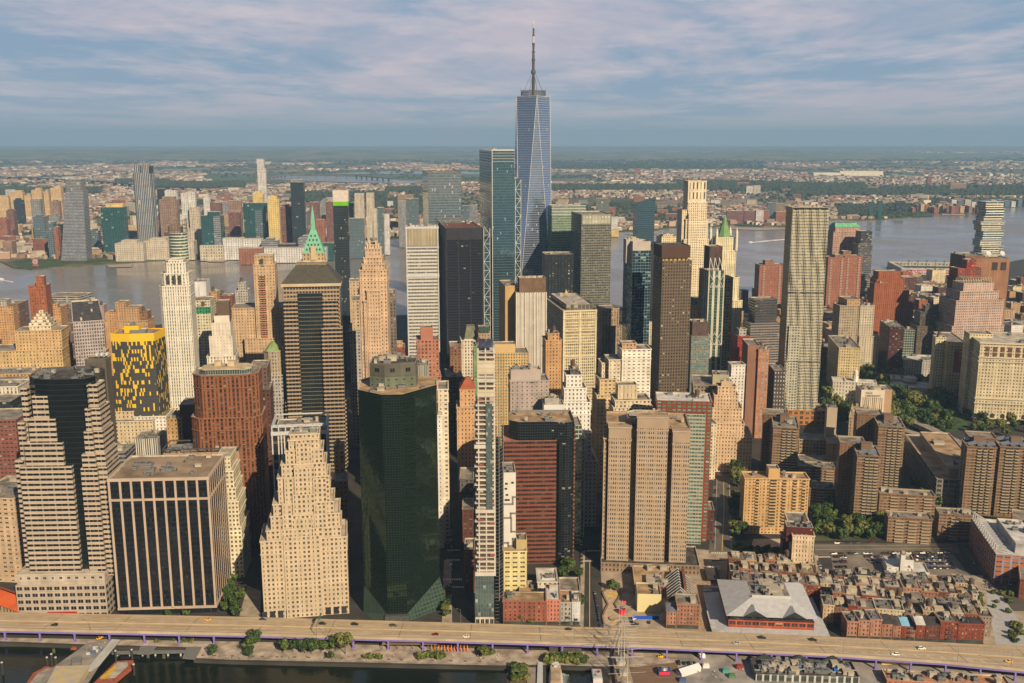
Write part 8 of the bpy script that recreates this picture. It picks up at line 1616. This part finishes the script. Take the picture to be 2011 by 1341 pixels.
# ------------------------------------------------------------ far bank towers
JT = {'lime': fac(C(215, 200, 175), ww=.45, wh=.5), 'tan': fac(C(220, 185, 135), ww=.35, wh=.45), 'yel': fac(C(236, 205, 130), ww=.3, wh=.4), 'brn': fac(C(165, 135, 115), ww=.5, wh=.5), 'mar': fac(C(135, 95, 88), ww=.4, wh=.5), 'wht': fac(C(230, 225, 215), ww=.4, wh=.5), 'gry': fac(C(160, 160, 158), ww=.6, wh=.5),
      'teal': glassy((.05, .15, .17, 1), (.03, .08, .08, 1), .9, .85, .7), 'blu': glassy((.12, .2, .26, 1), (.15, .18, .2, 1), .9, .8, .7), 'drk': glassy((.04, .06, .08, 1), (.03, .04, .05, 1), .9, .8, .6), 'slv': fac((.20, .21, .25, 1), (.08, .1, .13, 1), 1.1, .5, None, p=.1, gm=.5), 'str': fac(C(205, 198, 190), (.015, .035, .06, 1), .64, 1.1, None, p=.02), 'brk': fac(C(166, 108, 84), ww=.4, wh=.5), 'pal': fac(C(222, 214, 206), ww=.4, wh=.4, p=.3)}
def jt(lbl, x0, x1, y, Y, mt, dep=26, bay=6, fl=5.5, nm='far_tower', c=0, grp=None, more=(), clut=1):
    b = Bd(nm, lbl, x0, y, Y, 4 if x0 < 1100 else -6, 'building', grp)
    for t_ in more: b.box(t_[0], t_[1], t_[2], dep * .8, JT[t_[3]] if len(t_) > 3 else JT[mt], off=t_[4] if len(t_) > 4 else 3, bay=bay, fl=fl, roof=ROOFL, par=.8)
    b.box(x0, x1, y, dep, JT[mt], bay=bay, fl=fl, c=c, roof=ROOFL if mt not in ('drk', 'teal') else ROOFG, par=.8)
    if clut: b.clutter(clut)
    return b
b = Bd('far_tower', 'tallest silver glass tower on the far left bank with a notched crown', 124, 352, 2850, 5); a_, z_ = b.P(128, 375); c_, _ = b.P(162, 375); a1, c1 = b.P(120, 515)[0], b.P(171, 515)[0]; zc = b.P(128, 352)[1]
b.prism([(a1, 0), (c1, 0), (c1, 50), (a1, 50)], 0, z_, JT['slv'], 4, 4.2, roof=ROOFG, top=[(a_, 3), (c_, 3), (c_, 46), (a_, 46)]); b.prism([(a_ + 2, 4), (c_ - 4, 4), (c_ - 4, 44), (a_ + 2, 44)], z_, zc, glassy((.3, .32, .35, 1), (.2, .2, .22, 1), .9, .8), 4, 9, roof=ROOFG, name='crown')
jt('twin teal glass slab on the far bank right of the silver tower', 197, 242, 407, 2950, 'teal', 34, more=((207, 240, 400, 'yel', 8), (212, 225, 412, 'teal', -3)))
jt('tall far bank tower of dark glass with pale vertical stripes and a divided crown', 259, 298, 340, 3050, 'str', 34, 5, 40, c=8, more=((262, 273, 324, 'str', 2), (277, 291, 322, 'str', 2), (292, 296, 326, 'drk', 4)))
jt('pale grey gridded block at the far waterfront, left of a matching pair', 225, 280, 478, 2830, 'lime', 46, more=((238, 268, 472, 'lime', 8),)); jt('pale grey gridded block at the far waterfront, right of a matching pair', 283, 330, 473, 2870, 'lime', 46, more=((294, 325, 468, 'lime', 8),))
jt('slim dark grey far bank slab left of the silver tower', 59, 78, 391, 3500, 'gry', 24)
for k, (x0, x1, y, l) in enumerate(((-20, 16, 388, 'tan stepped apartment tower at the far left edge'), (19, 44, 378, 'tan apartment tower stepping up to the right, far left'), (47, 60, 384, 'narrow tan tower second of the tan cluster'), (61, 81, 373, 'tan tower with a shoulder in the middle of the tan cluster'), (85, 95, 376, 'slim tan tower fourth in the tan cluster'), (98, 119, 369, 'tallest tan tower of the cluster, next to the silver tower'))): jt(l, x0, x1, y, 4300, 'tan', 30, more=((x0 + (x1 - x0) * .4, x1 - 2, y - 4, 'tan', 6),))
jt('pale teal glass apartment tower left of the silver tower base', 91, 104, 436, 2900, 'blu', 26); jt('orange brick strip tower beside the pale teal one', 104, 113, 446, 2890, 'brk', 22); jt('dark blue tower tucked against the silver tower', 113, 122, 440, 2930, 'drk', 20)
jt('brown stepped far bank tower behind the scaffolded drum', 312, 346, 392, 3300, 'brn', 34, more=((318, 342, 386, 'brn', 5),)); jt('dark slim tower behind the brown stepped far tower', 308, 322, 371, 3500, 'drk', 24); jt('white framed tower top behind the brown stepped far tower', 323, 346, 374, 3480, 'wht', 26)
jt('white far bank tower with twin shafts', 355, 370, 379, 3400, 'wht', 26, more=((370, 382, 377, 'wht', 2),)); jt('tan far bank block right of the white twin shafts', 371, 391, 407, 3380, 'lime', 26); jt('dark teal far tower with a curved silver face over a pink podium', 394, 435, 424, 2870, 'teal', 34, more=((407, 430, 416, 'teal', 5), (418, 432, 425, 'slv', -3))); jt('pink stone podium under the dark teal curved far tower', 392, 437, 482, 2850, 'lime', 44, 7, 8, clut=0)
jt('brown brick far tower right of the white twins', 412, 433, 398, 3500, 'mar', 24); jt('grey-brown square far tower', 446, 472, 394, 3300, 'brn', 26); jt('pinkish lower tower in front of the grey-brown one', 448, 470, 417, 3150, 'mar', 24, more=((453, 466, 415, 'brk', 3),)); jt('wide teal glass far block with a lattice crown', 477, 521, 399, 3000, 'teal', 34, more=((500, 519, 412, 'blu', -3),)); jt('yellow stone far tower behind the wide teal block', 496, 516, 381, 3200, 'yel', 24, more=((501, 511, 375, 'yel', 4),)); jt('yellow stone far tower right of the wide teal block', 525, 547, 392, 2950, 'yel', 24, more=((529, 543, 385, 'yel', 4), (532, 538, 384, 'yel', 8)))
jt('maroon brick far tower with a pointed roof', 548, 572, 406, 3050, 'mar', 26, more=((554, 566, 402, 'mar', 5),)); b = jt('dark far tower built of offset stacked boxes', 570, 596, 358, 3000, 'drk', 26, more=((571, 595, 353, 'gry', 2),)); jt('tall pale slender tower, highest on the far bank', 504, 517, 312, 3480, 'pal', 26, more=((515, 521, 331, 'pal', 4),)); jt('pink far tower behind the copper spire, left', 607, 626, 397, 3300, 'mar', 24); jt('low pink brick far tower right of the copper spire', 621, 637, 431, 3100, 'brk', 24); jt('pink-grey far tower left of the wrapped glass tower', 639, 653, 396, 3300, 'mar', 22)
for k, (x0, x1, y, Y, mt, l) in enumerate(((437, 475, 468, 2870, 'wht', 'white windowed wharf block on the far shore'), (470, 512, 470, 2880, 'wht', 'second white wharf block beside the first'), (468, 514, 488, 2760, 'brk', 'pink terminal building on the far shore'), (513, 545, 473, 2850, 'slv', 'left stepped wing of the long banded wharf building'), (545, 585, 480, 2860, 'drk', 'dark recessed middle of the long banded wharf building'), (585, 625, 468, 2850, 'slv', 'right stepped wing of the long banded wharf building'), (515, 640, 488, 2800, 'wht', 'low white colonnade at the far water edge'), (362, 393, 450, 2950, 'lime', 'pale square block behind the far waterfront'), (361, 380, 474, 2870, 'lime', 'low pale block on the far waterfront left of the pink podium'), (617, 655, 478, 2850, 'teal', 'green roofed pier shed on the far shore'))): jt(l, x0, x1, y, Y, mt, 40, 7, 5, more=((x0 + 8, x1 - 8, y - 5, mt, 5),) if mt == 'slv' else ())
for x0, x1, y, Y, mt, l in ((682, 694, 399, 3300, 'teal', 'dark teal tower right of the wrapped glass tower'), (696, 714, 380, 3250, 'lime', 'cream balconied far tower, left of two'), (719, 734, 379, 3300, 'lime', 'cream balconied far tower, right of two'), (684, 714, 429, 2900, 'blu', 'blue glass waterfront block with a tilted roof'), (726, 740, 410, 2950, 'lime', 'cream and green far apartment tower, near the deco spire'), (740, 753, 408, 2960, 'blu', 'blue glazed twin of the cream and green far tower'), (752, 764, 421, 3000, 'pal', 'pale slotted far tower on the water'), (781, 812, 383, 3700, 'brn', 'brown wide tower behind the silver tower'), (782, 797, 395, 3200, 'gry', 'grey glass slab left of the mirror tower'), (797, 822, 390, 3250, 'blu', 'blue and white banded far tower left of the mirror tower'), (908, 922, 404, 3350, 'blu', 'blue glass far tower with a pointed roof'), (922, 938, 403, 3360, 'slv', 'white banded far tower right of the blue one'), (1201, 1214, 426, 3700, 'wht', 'white tower block over the river vent tower'), (1201, 1215, 451, 3550, 'yel', 'square tan vent tower standing in the river'), (1291, 1310, 403, 5000, 'brn', 'brown far block left of the cream limestone tower'), (1466, 1479, 365, 6300, 'pal', 'left of two tall pale far slabs'), (1480, 1494, 364, 6300, 'lime', 'right of two tall pale far slabs'), (1448, 1472, 358, 7200, 'brk', 'red brick far apartment blocks behind the pale slabs'), (1428, 1461, 414, 4120, 'mar', 'pink pitched roof riverside block, first of four'), (1462, 1484, 414, 4120, 'mar', 'pink riverside block, second of four'), (1485, 1500, 413, 4110, 'pal', 'white capped riverside block, third of four'), (1500, 1511, 413, 4110, 'brk', 'reddish riverside block, fourth of four'), (1508, 1524, 398, 4130, 'blu', 'pale blue curved glass riverside tower'), (1524, 1541, 400, 4180, 'brn', 'brown block right of the pale blue tower'), (1524, 1554, 416, 4100, 'brk', 'red brick riverside block left of the rippling tower'), (1709, 1716, 396, 4380, 'teal', 'slim teal far tower, left of two'), (1726, 1734, 394, 4360, 'teal', 'slim teal far tower, right of two'), (1761, 1777, 394, 4700, 'drk', 'dark far slab behind the wooded point'), (1822, 1830, 346, 7500, 'mar', 'lone dark red tower on the far ridge'), (1867, 1898, 360, 6600, 'brn', 'broad brown apartment slabs on the ridge'), (1246, 1258, 331, 9500, 'brk', 'pair of red brick towers far inland'), (1744, 1752, 351, 8200, 'drk', 'small dark tower far inland')): jt(l, x0, x1, y, Y, mt, 30, 4, 4.2)
r = random.Random(8)
for k in range(18): x0 = 1792 + k * 8.6; w = r.uniform(6, 8.4); jt('red and tan riverside apartment block beyond the wooded point', x0, x0 + w, 404 + r.uniform(-4, 4), 4680 + r.uniform(-60, 60), r.choice(('brk', 'mar', 'brn', 'tan', 'brk')), 40, 4, 4, grp='riverside apartment blocks upriver', clut=0)
for k in range(12): x0 = 1870 + k * 13; jt('pale block behind the riverside apartments upriver', x0, x0 + r.uniform(8, 12), 394 + r.uniform(-3, 3), 5100, r.choice(('wht', 'lime', 'blu')), 40, 4, 4, grp='pale blocks upriver', clut=0)
# mid-rise fabric of the far bank: the largest ones singly
cnt = 0
while cnt < 230:
    y = 383 + r.random() ** .8 * 122; x = r.uniform(-20, 2030)
    if y > shore_y(x) - 7 or inwood(x, y) or (840 < x < 1080): continue
    p = gp(x, y, 0); w = r.uniform(22, 60); h = r.choice((12, 16, 20, 26, 34)) * (1.35 if x < 720 else .85)
    if any(abs(p.x - fx) < fr_ + w * .6 and abs(p.y - fy) < fr_ + 22 for fx, fy, fr_ in FOOT if fy > 2500): continue
    mt = r.choice(('lime', 'tan', 'brk', 'brn', 'mar', 'wht', 'brk', 'gry', 'pal', 'tan')); b = Bd('far_block', 'mid-rise block on the far bank, one of the many between the towers', x, y, p.y, r.choice((4, -20)) if x < 1100 else -6, 'building', 'mid-rise blocks on the far bank')
    b.prism([(0, 0), (w, 0), (w, r.uniform(16, 34)), (0, 24)], 0, h, JT[mt], 4, 4, roof=r.choice((ROOFL, ROOFG, ROOFW, ROOFT)), par=.5); cnt += 1
for k in range(46):
    px_ = r.uniform(-10, 790); py_ = r.uniform(428, 496); p = gp(px_, py_, 0); w = r.uniform(22, 38)
    if py_ > shore_y(px_) - 8 or any(abs(p.x - fx) < fr_ + w * .5 and abs(p.y - fy) < fr_ + 16 for fx, fy, fr_ in FOOT if fy > 2500): continue
    b = Bd('far_tower', 'unnamed tower filling the far bank skyline between the tallest ones', px_, py_, p.y, 4, 'building', 'skyline towers on the far bank'); h = r.uniform(40, 105); mt = r.choice(('lime', 'tan', 'brn', 'mar', 'wht', 'gry', 'blu', 'teal', 'brk', 'drk'))
    b.prism([(0, 0), (w, 0), (w, 26), (0, 26)], 0, h, JT[mt], 6, 5.5, par=.8); b.prism([(w * .2, 4), (w * .75, 4), (w * .75, 20), (w * .2, 20)], h - 1, h + r.uniform(3, 9), JT[mt], 6, 5.5, par=.5, name='roof_storey')
b = Bd('warehouse', 'long bright white warehouses far inland on the right', 1595, 343, 9300, -4); b.box(1598, 1650, 339, 120, fac(C(250, 240, 215), ww=.05, wh=.2), roof=ROOFW, fl=14); b.box(1650, 1735, 336, 160, fac(C(250, 236, 205), ww=.05, wh=.2), off=60, roof=ROOFW, fl=14)
for x, l in ((1944, 'white storage tank far inland, left of two'), (1966, 'white storage tank far inland, right of two')): p = gp(x, 348, 0); o = empty('storage_tank', p, 0, l, 'tank'); m = MB(); m.walls(circ(0, 0, 21, 20), 0, 30, 9, 9); m.walls(circ(0, 0, 21, 20), 30, 34, 9, 9, top=circ(0, 0, 2, 20)); m.build('shell', WALLP(C(245, 235, 215), .05), o)
# viaducts
def viaduct(nm, lbl, pts, z, mat, w=14, step=70, leg=3):
    P = [gp(x, y, 0) for x, y in pts]; o = empty(nm, P[0], 0, lbl, 'bridge'); m = MB(); O = P[0]; lg = MB()
    for a, b_ in zip(P, P[1:]):
        d = (b_ - a); n_ = max(1, int(d.length / step)); u = d.normalized(); v = Vector((-u.y, u.x, 0)) * w / 2; A, B_ = a - O, b_ - O
        Z = Vector((0, 0, z)); T = Vector((0, 0, 5)); q = [A - v + Z, B_ - v + Z, B_ + v + Z, A + v + Z]; m.face([x_ + T for x_ in q]); m.face(q[::-1]); m.face([q[0], q[1], q[1] + T, q[0] + T]); m.face([q[2], q[3], q[3] + T, q[2] + T])
        for k in range(n_): c = A + d * k / n_; lg.box(c.x - leg, c.x + leg, c.y - w * .4, c.y + w * .4, 0, z)
    m.build('deck', mat, o); lg.build('piers', mat, o)
viaduct('bay_bridge', 'long low turnpike bridge on many legs over the far bay', [(505, 358), (560, 350), (600, 347), (700, 350), (775, 357)], 24, plain(C(150, 130, 125)), 26, 110, 5); viaduct('skyway', 'dark steel skyway curving across the far left distance', [(-40, 352), (60, 356), (130, 360), (200, 364), (300, 374), (420, 378)], 26, plain((.02, .025, .035, 1)), 26, 130, 9); viaduct('turnpike_bridge', 'pale arched viaduct above the dark skyway far left', [(-40, 350), (100, 347), (200, 345), (330, 352)], 46, plain(C(140, 128, 122)), 24, 210, 5)
# clock, pier with letters, boats, vent pier
p = gp(70, 522, 0); o = empty('giant_clock', p, radians(4), 'big round clock on a lawn at the far left shore', 'clock'); m = MB(); c_ = [(8.5 * cos(2 * pi * k / 20), 8.5 * sin(2 * pi * k / 20)) for k in range(20)]; m.face([(x, -.6, 12 + z) for x, z in c_]); m.face([(x, .6, 12 + z) for x, z in c_][::-1]); [m.face([(c_[i][0], .6, 12 + c_[i][1]), (c_[(i + 1) % 20][0], .6, 12 + c_[(i + 1) % 20][1]), (c_[(i + 1) % 20][0], -.6, 12 + c_[(i + 1) % 20][1]), (c_[i][0], -.6, 12 + c_[i][1])]) for i in range(20)]; m.build('dial', plain(C(200, 160, 150)), o)
m = MB(); [m.bar((x, -.9, 12 + z), (c_[(i + 1) % 20][0], -.9, 12 + c_[(i + 1) % 20][1]), .7) for i, (x, z) in enumerate(c_)]; m.bar((0, -1, 12), (-5, -1, 13.5), .4); m.bar((0, -1, 12), (3, -1, 10), .5); m.build('rim', plain((.03, .03, .03, 1)), o); m = MB(); m.box(-8, 8, -1, 1, 0, 3.6); m.build('base', plain(D(190, 60, 60)), o)
b = Bd('stadium_pier', 'square pier building with a playing field inside and big pink letters on its side', 1770, 520, 2560, -7); a_, z_ = b.P(1772, 514); c_, _ = b.P(1905, 520); zz0 = 16; dd = 150
b.prism([(a_, 0), (c_ + 60, 0), (c_ + 60, 16), (a_, 16)], 0, 15, fac(C(226, 206, 200), ww=.8, wh=.3), 9, 7, roof=ROOFL, name='front_wing'); b.prism([(a_, dd - 16), (c_ + 60, dd - 16), (c_ + 60, dd), (a_, dd)], 0, 15, GREYW, 9, 7, roof=ROOFL, name='back_wing'); b.prism([(a_, 16), (a_ + 16, 16), (a_ + 16, dd - 16), (a_, dd - 16)], 0, 15, GREYW, 9, 7, roof=ROOFL, name='side_wing')
m = MB(); m.cap([(a_ + 16, 16), (c_ + 60, 16), (c_ + 60, dd - 16), (a_ + 16, dd - 16)], 6); m.build('playing_field', GRASS, b.e)
for k in range(8): m = MB(); x = a_ + 20 + k * 22; m.bar((x, 14, 15), (x, 14, 34), .8); m.bar((x - 4, 14, 34), (x + 4, 14, 34), 1); m.build('floodlight', METALD, b.e)
text('I WANT TO', b.e, a_ + 8, -.4, 3, 13, plain(D(175, 70, 95)), ex=.15); text('THANK Y', b.e, a_ + 100, -.4, 3, 13, plain(D(175, 70, 95)), ex=.15)
def lettering_mesh():
    dg = bpy.context.evaluated_depsgraph_get()
    for o in [o for o in COL.objects if o.type == 'FONT']:
        me = bpy.data.meshes.new_from_object(o.evaluated_get(dg)); q = bpy.data.objects.new('lettering', me); q.parent = o.parent; q.location = o.location; q.rotation_euler = o.rotation_euler; COL.objects.link(q); bpy.data.objects.remove(o)
for k, (x, y, s, l) in enumerate(((1925, 459, 1, 'small white sailing boat alone on the river'),)):
    o, _ = wthing('sailing_boat', x, y, l, 'boat', -2); m = MB(); hull(m, 12, 4, 0, 1.6); m.build('hull', WPNT, o); m = MB(); m.face([(0, -4, 2), (.3, 4, 2), (.1, 0, 18)]); m.face([(0, -4, 2), (.1, 0, 18), (.3, 4, 2)]); m.build('sail', WPNT, o)
for x, y, an, l in ((1474, 476, 1.7, 'motor boat trailing a white wake right of the gothic tower'), (2, 549, 1.9, 'motor boat with a short wake at the left edge of the river')):
    o, L0 = wthing('motor_boat', x, y, l, 'boat', -2, an); m = MB(); hull(m, 14, 5, 0, 2.4); m.build('hull', WPNT, o); m = MB(); m.box(-1.5, 1.5, -3, 2, 2.4, 4); m.build('cabin', WPNT, o)
strips('boat_wake', [[(1474, 476), (1500, 472.5), (1550, 468.5), (1550, 470), (1500, 474.5), (1474, 477)], [(2, 549), (26, 553), (26, 554.5), (2, 550)]], -1.9, plain((.6, .58, .55, 1), scale=.05, noise=.3))
strips('river_pier', [[(208, 520), (262, 519), (258, 524), (215, 525)], [(404, 510), (448, 510), (440, 514), (408, 514)], [(1225, 459), (1290, 455), (1290, 459), (1240, 461)], [(1210, 446), (1250, 443), (1250, 446), (1212, 448)], [(1400, 446), (1540, 447), (1545, 450), (1490, 452), (1420, 449)], [(1850, 419), (1895, 421), (1895, 423), (1850, 422)], [(1740, 524), (1775, 520), (1775, 526), (1742, 528)]], -.6, PAVE, 2)
strips('riverside_park', [[(1430, 440), (1540, 437), (1545, 445), (1460, 443)], [(26, 515), (120, 512), (125, 522), (60, 527), (36, 525)], [(1690, 425), (1830, 415), (1832, 424), (1700, 431)]], .5, GRASS)
# bridge ramps by the park
for k, (pts, z, l) in enumerate((([(1680, 838), (1740, 850), (1800, 868), (1870, 892)], 5, 'curving concrete bridge ramp above the tan roofed block, upper one'), ([(1760, 825), (1820, 850), (1880, 880), (1930, 905)], 3, 'wide bridge approach road with traffic, lower one'))): viaduct('bridge_ramp', l, pts, z, plain(C(170, 155, 135)), 12, 20, 1)
# ------------------------------------------------------------ city fill: low blocks between the towers, kept under what is seen
def hits(x, y, rr): return any((x - fx) ** 2 + (y - fy) ** 2 < (rr + fr_ * .95) ** 2 for fx, fy, fr_ in FOOT)
CELLS = []
FM = [LIME, CREAM, TAN, BRICK, GREYW, BROWN, ORNG, WHITE, BRICKO, GREYD, PINK, TANV, BRICKD]
def fill(n, xr, yr, hs, lbl, grp, seed, wr=(14, 26), okpx=None, rot=7, tank=.3, clut=2, nm='low_building'):
    r = random.Random(seed); c = 0; t_ = 0
    while c < n and t_ < n * 40:
        t_ += 1; px, py = r.uniform(*xr), r.uniform(*yr); p = gp(px, py, 0); w, d = r.uniform(*wr), r.uniform(*wr); h = r.uniform(*hs)
        if okpx and not okpx(px, py): continue
        if hits(p.x, p.y, max(w, d) * .55): continue
        b = Bd(nm, lbl, px, py, p.y, rot, 'building', grp); b.prism([(-w / 2, -d / 2), (w / 2, -d / 2), (w / 2, d / 2), (-w / 2, d / 2)], 0, h, r.choice(FM), 3.2, 3.7, roof=r.choice((ROOFG, ROOFD, ROOFL, ROOFT, ROOFW)), par=.9); b.clutter(clut, 1 if r.random() < tank else 0); c += 1
fill(140, (1600, 2060), (560, 715), (14, 42), 'loft building in the dense low district beyond the city hall park', 'lofts beyond the park', 41, (16, 34), rot=7, nm='loft_building')
fill(40, (1440, 1640), (600, 760), (15, 45), 'shaded building among the blocks beside the rippling tower', 'blocks beside the rippling tower', 42, rot=6)
fill(36, (-20, 330), (655, 760), (20, 60), 'stone building in the old blocks at the left', 'old blocks at the left', 43, rot=8)
fill(30, (330, 900), (650, 900), (30, 70), 'dark building deep in the canyon blocks', 'canyon blocks', 44, (20, 34), rot=7, okpx=lambda x, y: not (672 < x < 712) and not (862 < x < 935), clut=1)
fill(34, (935, 1400), (660, 950), (30, 60), 'shaded building packed between the central towers', 'central packed blocks', 45, (18, 30), rot=4, okpx=lambda x, y: not (1130 < x < 1182 and y > 850) and not (1385 < x < 1440 and y > 850), clut=1)
fill(16, (20, 480), (900, 1060), (20, 55), 'shaded building behind the riverfront towers at the left', 'left hidden blocks', 46, (18, 28), rot=4, clut=1)
fill(16, (2030, 2260), (620, 1120), (12, 40), 'plain building just beyond the right edge of the dense blocks', 'blocks past the right edge', 47, (18, 32), rot=-10, clut=1)
fill(8, (-240, -70), (700, 1150), (25, 80), 'plain building just beyond the left edge of the old blocks', 'blocks past the left edge', 48, (22, 32), rot=4, clut=1)
lettering_mesh()
# ------------------------------------------------------------ air
hb = MB(); hb.box(-41000, 41000, -7500, 42500, -12, 640, bottom=True)
hm = bpy.data.materials.new('haze'); hm.use_nodes = True; t = hm.node_tree; t.nodes.remove(t.nodes['Principled BSDF'])
pv = t.nodes.new('ShaderNodeVolumePrincipled'); pv.inputs['Density'].default_value = 5.0e-5; pv.inputs['Color'].default_value = (.30, .53, .85, 1); pv.inputs['Anisotropy'].default_value = 0.0
t.links.new(pv.outputs[0], t.nodes['Material Output'].inputs['Volume'])
tag(hb.build('haze', hm), 'thin blue summer haze over the whole city', 'haze', kind='stuff')
